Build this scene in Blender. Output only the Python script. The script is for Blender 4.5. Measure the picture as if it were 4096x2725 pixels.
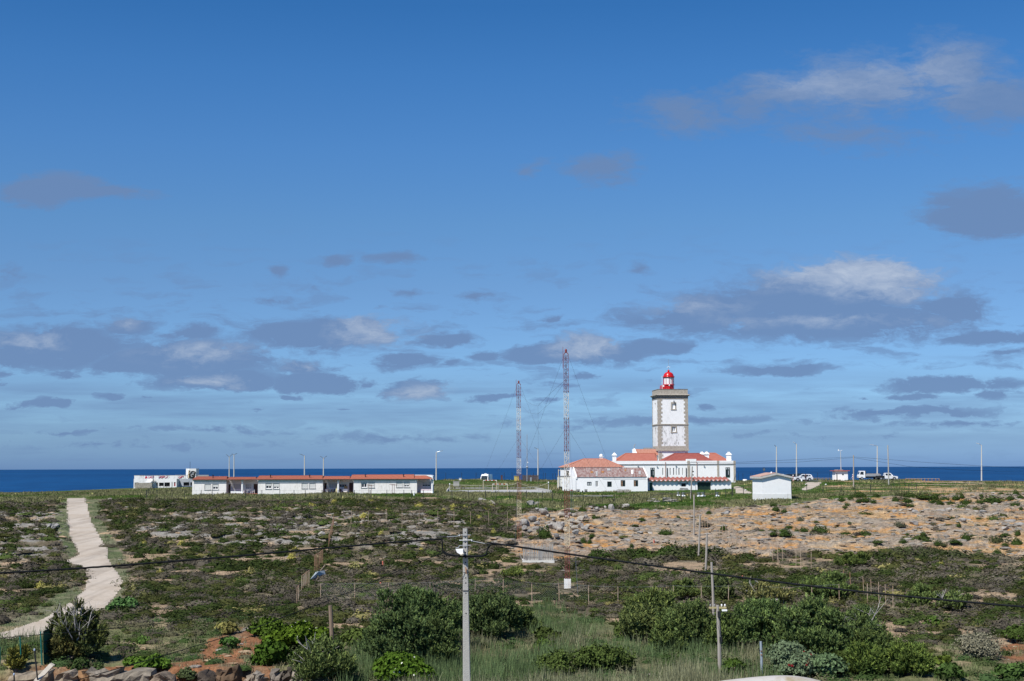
import bpy, math, random
import numpy as np
from mathutils import Vector, Matrix

for o in list(bpy.data.objects): bpy.data.objects.remove(o)
S = bpy.context.scene
COL = S.collection
rnd = random.Random(7)
rng = np.random.default_rng(11)

# ------------------------------------------------------------------ camera
FPX, W0, H0 = 5689.0, 4096, 2725          # focal length in photograph pixels
EYE = 35.0                                # metres above the sea
PITCH = math.atan((1871.0-1362.5)/FPX); ROLL = -0.0032
_f = Vector((0, math.cos(PITCH), math.sin(PITCH)))
_u = Vector((0, -math.sin(PITCH), math.cos(PITCH)))
_r = Vector((1, 0, 0))
RIGHT = math.cos(ROLL)*_r+math.sin(ROLL)*_u
UP = -math.sin(ROLL)*_r+math.cos(ROLL)*_u
FWD = _f
cam = bpy.data.cameras.new('camera'); cam_o = bpy.data.objects.new('camera', cam); COL.objects.link(cam_o)
cam.sensor_width = 36; cam.lens = FPX/W0*36; cam.clip_start = 0.5; cam.clip_end = 200000
M = Matrix((RIGHT, UP, -FWD)).transposed().to_4x4(); M.translation = (0, 0, EYE)
cam_o.matrix_world = M
S.camera = cam_o
S.view_settings.view_transform = 'Standard'; S.view_settings.look = 'None'
S.view_settings.exposure = 0.30; S.view_settings.gamma = 1

def ray(u, v):
    u, v = float(u), float(v)
    return ((u-W0/2)/FPX)*RIGHT - ((v-H0/2)/FPX)*UP + FWD
def at(u, v, d):
    """the world point seen at pixel (u, v) of the photograph, d metres north of the camera"""
    r = ray(u, v); s = d/r.y
    return Vector((r.x*s, d, EYE+r.z*s))
def proj(x, y, z):
    z = z-EYE
    c = x*FWD.x+y*FWD.y+z*FWD.z
    a = x*RIGHT.x+y*RIGHT.y+z*RIGHT.z
    b = x*UP.x+y*UP.y+z*UP.z
    return W0/2+FPX*a/c, H0/2-FPX*b/c
def ppm(d): return FPX/d

# ------------------------------------------------------------------ sun and sky
SUN_TO = Vector((0.50, 0.60, -1.0)).normalized()
sun = bpy.data.lights.new('sun', 'SUN'); sun.energy = 5.0; sun.angle = math.radians(0.53); sun.color = (1.0, 0.955, 0.89)
so = bpy.data.objects.new('sun', sun); COL.objects.link(so)
so.rotation_euler = (-SUN_TO).to_track_quat('Z', 'Y').to_euler()
sun_elev = math.asin(-SUN_TO.z)
sun_az = math.atan2(-SUN_TO.x, -SUN_TO.y)     # clockwise from +Y

CLOUDS = [  # cx, cy, rx, ry (photograph at 2357 px wide), strength
 (2000,200,320,95,.56),(2190,160,180,90,.58),(2270,230,200,80,.62),(1800,225,230,85,.52),(1600,262,190,60,.55),(1950,310,290,60,.45),
 (1390,385,120,44,.55),(1230,388,60,28,.42),(2270,495,155,68,.85),(2180,470,80,36,.6),(110,438,145,38,.85),(240,447,125,20,.8),(15,640,70,26,.4),
 (1980,655,185,62,.95),(1850,690,230,55,.9),(1680,705,170,42,.85),(1600,735,180,36,.88),(1900,738,370,50,.92),(2190,705,130,38,.85),(2270,775,150,22,.8),(2320,815,80,14,.6),
 (285,750,72,22,.75),(430,770,80,18,.75),(740,770,185,42,.95),(850,762,90,36,.95),(640,770,100,24,.8),(130,800,215,46,.95),(30,815,90,26,.9),
 (440,828,215,46,.95),(300,842,90,22,.85),(480,880,160,25,.95),(720,884,160,23,.92),(700,850,100,20,.8),(870,884,40,12,.7),
 (1020,780,82,20,.85),(920,832,66,20,.85),(962,902,68,24,.9),(1010,835,28,12,.6),(1110,820,62,16,.7),
 (1240,815,90,30,.95),(1345,808,95,34,.95),(1430,815,90,24,.85),(1520,800,95,20,.85),(1345,866,44,10,.7),(1290,893,60,8,.5),
 (770,603,60,16,.62),(910,590,75,15,.55),(625,628,38,15,.6),(600,688,85,12,.45),(720,665,40,16,.4),(960,675,42,10,.45),
 (1090,682,66,14,.6),(1283,733,40,14,.65),(1490,622,32,22,.45),(880,707,26,8,.4),
 (1800,848,150,15,.8),(1140,918,66,10,.7),(1270,927,64,9,.65),(100,932,100,12,.8),(150,858,58,15,.75),(245,912,48,10,.7),(15,855,30,16,.6),(5,885,24,11,.6),
 (1600,893,36,12,.6),(1640,930,60,10,.6),(2160,885,150,22,.85),(2300,880,60,12,.7),(2110,912,90,12,.7),(2290,905,60,14,.7),(2120,948,230,14,.7),(1980,915,30,6,.5),
 (790,945,34,6,.5),(600,938,24,6,.5),(330,918,26,6,.5),(495,910,40,5,.45),(660,912,60,8,.6),
 (1560,968,420,14,.5),(2200,975,260,12,.5),(150,988,190,8,.5),(500,990,260,10,.45),(250,1020,420,14,.4),(900,1010,330,16,.42),(1250,985,160,10,.45),(1900,1005,420,16,.4),
]
BRIGHT = [(1990,630,175,50,.85),(1870,640,120,28,.6),(2080,160,280,90,.30),(1900,190,170,45,.4),(855,755,105,36,.50),(1345,798,85,26,.60),(970,908,58,18,.45),
 (60,785,80,20,.4),(470,815,130,24,.35),(480,880,80,14,.45),(280,745,40,12,.25),(700,845,60,14,.3),(1600,700,120,26,.25),(2180,110,80,60,.22),(1900,740,280,14,.3)]

world = bpy.data.worlds.new('World'); S.world = world; world.use_nodes = True
def build_world():
    nt = world.node_tree; N = nt.nodes; L = nt.links; N.clear()
    def nd(t, **k):
        n = N.new(t)
        for a, b in k.items(): setattr(n, a, b)
        return n
    def math_(op, a, b=None, c=None, clamp=False):
        n = nd('ShaderNodeMath', operation=op, use_clamp=clamp)
        for i, x in enumerate((a, b, c)):
            if x is None: continue
            if isinstance(x, (int, float)): n.inputs[i].default_value = x
            else: L.new(x, n.inputs[i])
        return n.outputs[0]
    def vmath(op, a, b=None):
        n = nd('ShaderNodeVectorMath', operation=op)
        for i, x in enumerate((a, b)):
            if x is None: continue
            if isinstance(x, tuple): n.inputs[i].default_value = x
            else: L.new(x, n.inputs[i])
        return n
    out = nd('ShaderNodeOutputWorld'); bg = nd('ShaderNodeBackground')
    sky = nd('ShaderNodeTexSky', sky_type='NISHITA', sun_disc=False)
    sky.sun_elevation = sun_elev; sky.sun_rotation = sun_az
    sky.air_density = 1.0; sky.dust_density = 0.25; sky.ozone_density = 2.2; sky.altitude = 100
    tc = nd('ShaderNodeTexCoord')
    sep = nd('ShaderNodeSeparateXYZ'); L.new(tc.outputs['Generated'], sep.inputs[0])
    X, Y, Z = sep.outputs
    front = math_('GREATER_THAN', Y, 0.08)
    Ys = math_('MAXIMUM', Y, 0.08)
    qx = math_('DIVIDE', X, Ys); qz = math_('DIVIDE', Z, Ys)
    # the clear sky: deepen the physical sky's pale horizon towards the clean Atlantic blue of the day
    ramp = nd('ShaderNodeValToRGB')
    L.new(math_('MULTIPLY', Z, 2.5, clamp=True), ramp.inputs[0])
    cr = ramp.color_ramp; cr.elements[0].position = 0.0; cr.elements[0].color = SKY_T[0]
    cr.elements[1].position = 1.0; cr.elements[1].color = SKY_T[-1][1:]
    for p in SKY_T[1:-1]:
        e = cr.elements.new(p[0]); e.color = p[1:]
    mul = nd('ShaderNodeMix', data_type='RGBA', blend_type='MULTIPLY'); mul.inputs[0].default_value = 1
    L.new(sky.outputs[0], mul.inputs[6]); L.new(ramp.outputs[0], mul.inputs[7])
    q = nd('ShaderNodeCombineXYZ'); L.new(qx, q.inputs[0]); L.new(qz, q.inputs[1])
    # warp
    def noise(sx, sy, detail, rough, seed, src=None):
        m = vmath('MULTIPLY', src or q.outputs[0], (sx, sy, 1)); m2 = vmath('ADD', m.outputs[0], (seed, seed*1.7, seed*.3))
        n = nd('ShaderNodeTexNoise', noise_dimensions='3D'); n.inputs['Scale'].default_value = 1
        n.inputs['Detail'].default_value = detail; n.inputs['Roughness'].default_value = rough
        L.new(m2.outputs[0], n.inputs['Vector']); return n
    w = noise(16, 40, 5, .6, 3.1)
    wv = vmath('MULTIPLY', vmath('SUBTRACT', w.outputs['Color'], (.5, .5, .5)).outputs[0], (.060, .020, 0))
    qw = vmath('ADD', q.outputs[0], wv.outputs[0]).outputs[0]
    def field(lst):
        acc = None
        for cx, cy, rx, ry, k in lst:
            r = ray(cx*W0/2357, cy*W0/2357)
            s = W0/2357/FPX
            a = vmath('SUBTRACT', qw, (r.x/r.y, r.z/r.y, 0))
            b = vmath('MULTIPLY', a.outputs[0], (1/(rx*s*1.45), 1/(ry*s*1.6), 0))
            c = vmath('LENGTH', b.outputs[0]).outputs['Value']
            e = math_('MULTIPLY_ADD', c, -k, k)
            acc = e if acc is None else math_('MAXIMUM', acc, e)
        return math_('MAXIMUM', acc, 0.0)
    n1 = noise(26, 70, 8, .62, 9.0).outputs['Fac']
    den = field(CLOUDS)
    n1c = math_('SUBTRACT', n1, 0.5)
    n4 = noise(85, 190, 6, .65, 41.0, qw).outputs['Fac']
    n1c = math_('MULTIPLY_ADD', math_('SUBTRACT', n4, .5), .75, n1c)
    amp = math_('MULTIPLY_ADD', qz, -2.6, 1.15, clamp=True)
    n1c = math_('MULTIPLY', n1c, amp)
    D = math_('MULTIPLY_ADD', n1c, 3.5, math_('MULTIPLY', den, 3.0))
    D = math_('SUBTRACT', D, 0.56)
    D = math_('MULTIPLY', D, 1.35, clamp=True)
    D = math_('MULTIPLY', D, math_('MULTIPLY_ADD', den, 1.5, 0.30, clamp=True))
    gate = math_('MULTIPLY', den, 9.0, clamp=True)
    D = math_('MULTIPLY', math_('MULTIPLY', D, gate), front)
    # thin streaks low over the sea
    n2 = noise(14, 150, 6, .6, 21.0).outputs['Fac']
    st = math_('MULTIPLY', math_('SUBTRACT', n2, .52), 5.0, clamp=True)
    band = math_('MULTIPLY', math_('SUBTRACT', 0.085, math_('ABSOLUTE', math_('SUBTRACT', qz, .03))), 14, clamp=True)
    st = math_('MULTIPLY', math_('MULTIPLY', st, band), 0.42)
    st = math_('MULTIPLY', st, front)
    D = math_('MAXIMUM', math_('MULTIPLY', D, 0.86), st)
    # many small flat clouds that crowd together towards the horizon
    n5 = noise(24, 105, 7, .6, 57.0, qw).outputs['Fac']
    b5 = math_('MULTIPLY', math_('SUBTRACT', 0.092, math_('ABSOLUTE', math_('SUBTRACT', qz, .082))), 13, clamp=True)
    s5 = math_('MULTIPLY', math_('SUBTRACT', n5, .515), 8.0, clamp=True)
    s5 = math_('MULTIPLY', math_('MULTIPLY', math_('MULTIPLY', s5, b5), .58), front)
    n6 = noise(5, 60, 5, .6, 71.0).outputs['Fac']
    b6 = math_('MULTIPLY', math_('SUBTRACT', 0.030, math_('ABSOLUTE', math_('SUBTRACT', qz, .040))), 60, clamp=True)
    s6 = math_('MULTIPLY', math_('MULTIPLY', math_('MULTIPLY', math_('SUBTRACT', n6, .40), 4.0, clamp=True), b6), math_('MULTIPLY', front, .62))
    D = math_('MAXIMUM', D, math_('MAXIMUM', s5, s6))
    Br = field(BRIGHT)
    n3 = noise(34, 60, 6, .6, 33.0).outputs['Fac']
    B = math_('MULTIPLY', math_('ADD', Br, math_('MULTIPLY', math_('SUBTRACT', math_('MULTIPLY_ADD', n4, .5, math_('MULTIPLY', n3, .5)), .5), math_('MULTIPLY', amp, 2.3))), 1.10, clamp=True)
    B = math_('MULTIPLY', B, math_('MULTIPLY', Br, 4, clamp=True))
    cc = nd('ShaderNodeMix', data_type='RGBA'); L.new(B, cc.inputs[0])
    cc.inputs[6].default_value = CLOUD_DARK; cc.inputs[7].default_value = CLOUD_LIT
    mx = nd('ShaderNodeMix', data_type='RGBA'); L.new(D, mx.inputs[0]); L.new(mul.outputs[2], mx.inputs[6]); L.new(cc.outputs[2], mx.inputs[7])
    L.new(mx.outputs[2], bg.inputs['Color']); bg.inputs['Strength'].default_value = 0.10
    L.new(bg.outputs[0], out.inputs[0])
    world.cycles.sampling_method = 'MANUAL'; world.cycles.sample_map_resolution = 512
SKY_T = [(0.190,0.361,0.884,1),(.053,0.285,0.473,0.888,1),(.119,0.366,0.573,0.940,1),(.315,0.372,0.544,0.799,1),(.424,0.357,0.574,0.813,1),(.551,0.311,0.583,0.874,1),(.676,0.250,0.562,0.880,1),(.789,0.187,0.511,0.839,1),(1.0,0.285,0.592,0.893,1)]
CLOUD_DARK = (1.22, 2.02, 3.70, 1); CLOUD_LIT = (4.1, 4.65, 5.6, 1)
build_world()

# ------------------------------------------------------------------ noise
def _hash(ix, iy, seed):
    h = (ix.astype(np.int64)*374761393+iy.astype(np.int64)*668265263+seed*1442695041) & 0xffffffff
    h = ((h ^ (h >> 13))*1274126177) & 0xffffffff
    return ((h ^ (h >> 16)) & 0xffff)/65535.0
def vnoise(x, y, seed=0):
    x = np.asarray(x, float); y = np.asarray(y, float)
    ix = np.floor(x); iy = np.floor(y); fx = x-ix; fy = y-iy
    fx = fx*fx*(3-2*fx); fy = fy*fy*(3-2*fy)
    a = _hash(ix, iy, seed); b = _hash(ix+1, iy, seed); c = _hash(ix, iy+1, seed); d = _hash(ix+1, iy+1, seed)
    return (a*(1-fx)+b*fx)*(1-fy)+(c*(1-fx)+d*fx)*fy
def fbm(x, y, octv=4, seed=0, gain=.5):
    s = 0; a = 1; t = 0
    for k in range(octv):
        s = s+a*vnoise(np.asarray(x)*2**k+k*17.3, np.asarray(y)*2**k-k*9.1, seed+k); t += a; a *= gain
    return s/t
def sstep(a, b, x):
    t = np.clip((x-a)/(b-a), 0, 1); return t*t*(3-2*t)

# ------------------------------------------------------------------ terrain heights (metres), from a surveyed profile
DL = [40,58,68,77,86,97,112,133,160,190,215,245,275,300,330,345,400,500]
near = [3300,2900,2725,2600,2500,2400,2300,2200,2120,2060]
PROF = {
 -3000: near+[2022,2002,1990,1984,1979,1977,1973,1974],
 0:     near+[2022,2002,1990,1984,1979,1977,1973,1974],
 560:   near+[2020,1996,1982,1974,1966,1963,1956,1952],
 1300:  near+[2020,1996,1975,1966,1950,1942,1932,1932],
 1740:  near+[2020,1996,1974,1961,1931,1922,1921,1925],
 2190:  near+[2022,1998,1977,1960,1930,1922,1921,1925],
 2300:  near+[2024,2002,1984,1974,1938,1930,1925,1928],
 2900:  near+[2022,1998,1984,1973,1938,1926,1922,1926],
 3100:  near[:-1]+[2052,2000,1984,1964,1945,1928,1922,1921,1924],
 3320:  near[:-1]+[2042,2000,1975,1953,1938,1926,1922,1921,1924],
 4096:  near[:-1]+[2038,2000,1972,1952,1940,1930,1926,1925,1928],
 7000:  near[:-1]+[2038,2000,1972,1952,1940,1930,1926,1925,1928],
}
_us = sorted(PROF)
TT = np.array([(lambda r: r.x/r.y)(ray(u, 1990)) for u in _us])
_dg = np.exp(np.linspace(math.log(40), math.log(500), 400))
_z = []
for u in _us:
    zz = np.array([at(u, v, d).z for v, d in zip(PROF[u], DL)])
    _z.append(np.interp(_dg, DL, zz))
_tg = np.linspace(TT[0], TT[-1], 400)
_z = np.array(_z)
ZT = np.array([np.interp(_tg, TT, _z[:, j]) for j in range(400)]).T       # [t, d]
def _smooth(A, n):
    k = np.hanning(2*n+3)[1:-1]; k /= k.sum()
    P = np.pad(A, ((n, n), (n, n)), mode='edge')
    P = np.apply_along_axis(lambda r: np.convolve(r, k, 'valid'), 0, P)
    return np.apply_along_axis(lambda r: np.convolve(r, k, 'valid'), 1, P)
ZT = _smooth(ZT, 4)
def ground(x, y):
    x = np.asarray(x, float); y = np.maximum(np.asarray(y, float), 40)
    t = np.clip(x/y, _tg[0], _tg[-1]); j = (np.log(np.minimum(y, 500))-math.log(40))/(math.log(500)-math.log(40))*399
    i = (t-_tg[0])/(_tg[-1]-_tg[0])*399
    i0 = np.clip(np.floor(i).astype(int), 0, 398); j0 = np.clip(np.floor(j).astype(int), 0, 398)
    a = i-i0; b = j-j0
    z = (ZT[i0, j0]*(1-a)+ZT[i0+1, j0]*a)*(1-b)+(ZT[i0, j0+1]*(1-a)+ZT[i0+1, j0+1]*a)*b
    return z
def excav(x, y):
    """the dug-out edge at the foot of the slope, lower left"""
    u, v = proj(x, y, ground(x, y))
    lim = 71.0+1.2*vnoise(x*.5, x*0, 5)
    return -2.2*sstep(0, .7, lim-y)*sstep(1260, 1150, u)
def G(x, y):
    return float(ground(x, y)+excav(x, y))      # refined below once the ground cover is known
def gp(u, d):
    """ground point seen in column u at distance d"""
    p = at(u, 2000, d)
    for _ in range(3):
        z = G(p.x, d); v = proj(p.x, d, z)[1]; p = at(u, v, d)
    return Vector((p.x, d, G(p.x, d)))
def gv(u, v):
    """ground point seen at pixel (u, v)"""
    lo, hi = 42.0, 420.0
    for _ in range(40):
        m = (lo+hi)/2; p = at(u, v, m)
        if p.z > float(ground(p.x, m)): lo = m
        else: hi = m
    p = at(u, v, lo); return Vector((p.x, lo, float(ground(p.x, lo))))

# ------------------------------------------------------------------ ground-cover map, drawn in the photograph's own frame and looked up from world points
MU0, MU1, MV0, MV1 = -1400, 5500, 1880, 3100
MW, MH = 863, 306
_mu = np.linspace(MU0, MU1, MW); _mv = np.linspace(MV0, MV1, MH)
_MU, _MV = np.meshgrid(_mu, _mv)
def poly_mask(polys, blur=2, k=W0/2357):
    A = np.zeros((MH, MW), bool)
    for P in polys:
        P = [(a*k, b*k) for a, b in P]
        ins = np.zeros((MH, MW), bool)
        n = len(P)
        for i in range(n):
            x1, y1 = P[i]; x2, y2 = P[(i+1) % n]
            if y1 == y2: continue
            c = ((y1 > _MV) != (y2 > _MV)) & (_MU < (x2-x1)*(_MV-y1)/(y2-y1)+x1)
            ins ^= c
        A |= ins
    A = A.astype(float)
    return _smooth(A, blur) if blur else A
def look(Mk, u, v):
    i = np.clip((np.asarray(v)-MV0)/(MV1-MV0)*(MH-1), 0, MH-1.001); j = np.clip((np.asarray(u)-MU0)/(MU1-MU0)*(MW-1), 0, MW-1.001)
    i0 = i.astype(int); j0 = j.astype(int); a = i-i0; b = j-j0
    return (Mk[i0, j0]*(1-a)+Mk[i0+1, j0]*a)*(1-b)+(Mk[i0, j0+1]*(1-a)+Mk[i0+1, j0+1]*a)*b
M_SAND = poly_mask([[(1170,1190),(1300,1172),(1480,1178),(1600,1172),(1800,1166),(1900,1152),(2080,1142),(2250,1136),(3100,1136),(3100,1292),(2357,1290),(2280,1275),(2120,1262),(1960,1270),(1820,1272),(1700,1283),(1560,1262),(1460,1272),(1390,1284),(1270,1262),(1190,1215)],
    [(1100,1240),(1500,1258),(1340,1290),(1180,1272)]], 3)
M_ROCK = poly_mask([[(310,1190),(560,1172),(860,1180),(1050,1178),(1100,1230),(960,1262),(640,1262),(400,1250),(320,1225)],
    [(-600,1185),(100,1180),(165,1195),(165,1240),(150,1275),(60,1290),(-600,1290)]], 6)
M_GRASS = poly_mask([[(-900,1080),(-900,1160),(60,1160),(150,1156),(205,1150),(330,1148),(560,1156),(840,1150),(1000,1145),(1100,1160),(1250,1178),(1400,1168),(1560,1178),(1700,1172),(1850,1160),(1960,1150),(2100,1142),(2357,1134),(3200,1130),(3200,1080)]], 2)
M_VERGE = poly_mask([[(195,1150),(235,1150),(235,1200),(262,1240),(290,1290),(300,1330),(280,1380),(300,1400),(240,1420),(255,1350),(280,1350),(240,1290),(215,1230)],
    [(150,1150),(160,1150),(158,1230),(178,1270),(160,1290),(135,1240),(120,1170)],
    [(-400,1470),(0,1440),(60,1410),(130,1370),(165,1340),(195,1360),(120,1425),(0,1470),(-400,1500)]], 2)
M_LOW = poly_mask([[(-900,1470),(100,1440),(240,1425),(430,1425),(560,1430),(620,1500),(800,1470),(1150,1400),(1300,1410),(1450,1440),(1700,1500),(1900,1500),(2100,1480),(2357,1500),(3200,1500),(3200,2000),(-900,2000)]], 6)
M_CANE = poly_mask([[(780,1530),(860,1460),(1100,1440),(1250,1400),(1340,1420),(1420,1450),(1560,1480),(1760,1490),(1790,1560),(1780,1800),(780,1800)]], 5)
M_SOIL = poly_mask([[(480,1475),(560,1440),(600,1440),(640,1500),(620,1590),(300,1620),(330,1555),(300,1532),(450,1520)],[(60,1535),(300,1535),(330,1560),(60,1600)],[(2240,1500),(2357,1480),(2400,1500),(2357,1530),(2260,1530)]], 3)
M_PATHL = poly_mask([[(157,1148),(196,1146),(201,1170),(212,1205),(230,1238),(249,1268),(248,1285),(283,1338),(284,1350),(243,1398),(225,1410),(118,1455),(30,1475),(-300,1540),(-300,1500),(0,1458),(30,1450),(90,1430),(130,1410),(170,1382),(196,1358),(199,1335),(193,1305),(150,1293),(184,1278),(170,1252),(158,1232),(156,1190)]], 0)
M_TRACK = poly_mask([[(1690,1119),(1700,1119),(1735,1137),(1692,1137)],[(1855,1110),(1895,1110),(1880,1120),(1868,1126),(1850,1130),(1845,1127),(1858,1118)]], 0)
# ------------------------------------------------------------------ materials
MATS = {}
def mat(name, color=(.5,.5,.5), rough=.7, metal=0.0, vary=.12, scale=3.0, bump=0.0, bscale=12.0, spec=.4, color2=None, stretch=(1,1,1), attr=False, contrast=2.0, emit=None):
    if name in MATS: return MATS[name]
    m = bpy.data.materials.new(name); m.use_nodes = True; nt = m.node_tree; N = nt.nodes; L = nt.links
    b = N['Principled BSDF']; b.inputs['Roughness'].default_value = rough; b.inputs['Metallic'].default_value = metal
    b.inputs['Specular IOR Level'].default_value = spec
    tc = N.new('ShaderNodeTexCoord'); mp = N.new('ShaderNodeMapping'); mp.inputs['Scale'].default_value = stretch
    L.new(tc.outputs['Object'], mp.inputs[0])
    n = N.new('ShaderNodeTexNoise'); n.inputs['Scale'].default_value = scale; n.inputs['Detail'].default_value = 6; n.inputs['Roughness'].default_value = .6
    L.new(mp.outputs[0], n.inputs['Vector'])
    mr = N.new('ShaderNodeMapRange'); L.new(n.outputs['Fac'], mr.inputs[0])
    mr.inputs[1].default_value = .5-.5/contrast; mr.inputs[2].default_value = .5+.5/contrast
    mx = N.new('ShaderNodeMix'); mx.data_type = 'RGBA'; L.new(mr.outputs[0], mx.inputs[0])
    if attr:
        a = N.new('ShaderNodeAttribute'); a.attribute_name = 'col'
        mul = N.new('ShaderNodeMix'); mul.data_type = 'RGBA'; mul.blend_type = 'MULTIPLY'; mul.inputs[0].default_value = 1
        mx.inputs[6].default_value = (1-vary,)*3+(1,); mx.inputs[7].default_value = (1+vary,)*3+(1,)
        L.new(a.outputs['Color'], mul.inputs[6]); L.new(mx.outputs[2], mul.inputs[7]); L.new(mul.outputs[2], b.inputs['Base Color'])
    else:
        if color2 is None:
            mx.inputs[6].default_value = tuple(c*(1-vary) for c in color)+(1,); mx.inputs[7].default_value = tuple(min(1, c*(1+vary*.6)) for c in color)+(1,)
        else:
            mx.inputs[6].default_value = tuple(color)+(1,); mx.inputs[7].default_value = tuple(color2)+(1,)
        L.new(mx.outputs[2], b.inputs['Base Color'])
    if bump:
        n2 = N.new('ShaderNodeTexNoise'); n2.inputs['Scale'].default_value = bscale; n2.inputs['Detail'].default_value = 5
        L.new(tc.outputs['Object'], n2.inputs['Vector'])
        bp = N.new('ShaderNodeBump'); bp.inputs['Strength'].default_value = bump; bp.inputs['Distance'].default_value = .1
        L.new(n2.outputs['Fac'], bp.inputs['Height']); L.new(bp.outputs[0], b.inputs['Normal'])
    if emit:
        b.inputs['Emission Color'].default_value = tuple(emit)+(1,); b.inputs['Emission Strength'].default_value = 1
    MATS[name] = m; return m

def plaster(name, base=(.80,.80,.80), dirt=(.42,.40,.37), amount=.5, streak=True, lo=.52, hi=.75):
    """white lime wash with broad wear, streaks that run down, and small chips"""
    if name in MATS: return MATS[name]
    m = bpy.data.materials.new(name); m.use_nodes = True; nt = m.node_tree; N = nt.nodes; L = nt.links
    b = N['Principled BSDF']; b.inputs['Roughness'].default_value = .85; b.inputs['Specular IOR Level'].default_value = .2
    tc = N.new('ShaderNodeTexCoord')
    def nz(sc, st, det=6):
        mp = N.new('ShaderNodeMapping'); mp.inputs['Scale'].default_value = st; L.new(tc.outputs['Object'], mp.inputs[0])
        n = N.new('ShaderNodeTexNoise'); n.inputs['Scale'].default_value = sc; n.inputs['Detail'].default_value = det; n.inputs['Roughness'].default_value = .65
        L.new(mp.outputs[0], n.inputs['Vector']); return n.outputs['Fac']
    def mrange(x, a, c, d=0, e=1):
        r = N.new('ShaderNodeMapRange'); L.new(x, r.inputs[0]); r.inputs[1].default_value = a; r.inputs[2].default_value = c; r.inputs[3].default_value = d; r.inputs[4].default_value = e; return r.outputs[0]
    a1 = mrange(nz(.9, (1,1,.35) if streak else (1,1,1)), lo, hi)
    a2 = mrange(nz(5, (1,1,.25) if streak else (1,1,1)), .45, .72)
    mm = N.new('ShaderNodeMath'); mm.operation = 'MULTIPLY'; L.new(a1, mm.inputs[0]); L.new(a2, mm.inputs[1])
    m3 = N.new('ShaderNodeMath'); m3.operation = 'MULTIPLY'; L.new(mm.outputs[0], m3.inputs[0]); m3.inputs[1].default_value = amount*1.6; m3.use_clamp = True
    mx = N.new('ShaderNodeMix'); mx.data_type = 'RGBA'; L.new(m3.outputs[0], mx.inputs[0]); mx.inputs[7].default_value = dirt+(1,)
    m4 = N.new('ShaderNodeMix'); m4.data_type = 'RGBA'; L.new(mrange(nz(2.2, (1,1,1)), .3, .7), m4.inputs[0])
    m4.inputs[6].default_value = tuple(c*.93 for c in base)+(1,); m4.inputs[7].default_value = base+(1,)
    L.new(m4.outputs[2], mx.inputs[6]); L.new(mx.outputs[2], b.inputs['Base Color'])
    bp = N.new('ShaderNodeBump'); bp.inputs['Strength'].default_value = .25; bp.inputs['Distance'].default_value = .05
    L.new(nz(9, (1,1,1)), bp.inputs['Height']); L.new(bp.outputs[0], b.inputs['Normal'])
    MATS[name] = m; return m

m_leaf = mat('foliage', attr=True, rough=.85, spec=.04, vary=.15, scale=4)
m_ground = mat('ground_cover', attr=True, rough=.95, spec=.03, vary=.38, scale=5.5, bump=.8, bscale=9, contrast=2.8)
m_rock = mat('limestone', attr=True, rough=.92, spec=.15, vary=.28, scale=2.2, bump=.7, bscale=5, contrast=2.6)

# ------------------------------------------------------------------ object helpers
PM = {}
def setp(o, label=None, cat=None, group=None, kind=None):
    if label: o['label'] = label
    if cat: o['category'] = cat
    if group: o['group'] = group
    if kind: o['kind'] = kind
    return o
def thing(name, label, cat, loc=(0,0,0), rz=0.0, group=None):
    o = bpy.data.objects.new(name, None); COL.objects.link(o); o.location = loc; o.rotation_euler = (0,0,rz)
    o.empty_display_size = .2
    setp(o, label, cat, group); PM[o.name] = Matrix.Translation(Vector(loc)) @ Matrix.Rotation(rz, 4, 'Z'); return o
def link(name, me, m=None, parent=None):
    o = bpy.data.objects.new(name, me); COL.objects.link(o)
    if m is not None and not me.materials: me.materials.append(m)
    if parent is not None:
        o.parent = parent; PM[o.name] = PM.get(parent.name, Matrix())
    return o
SPLIT = {'door_panel','side_window','side_board','rear_parapet','stone_pilaster','downpipe','black_pipe','wall_lamp','signal_lamp','porch_column','plaster_loss','parapet_joint','window_board','roof_block','pink_graffiti','junction_box','insulator','verge','net_curtain','porch_parapet','parapet','rail','white_insulator_cap','quoins','bracket','vent','wheel_arch','wind_vane'}
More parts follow.
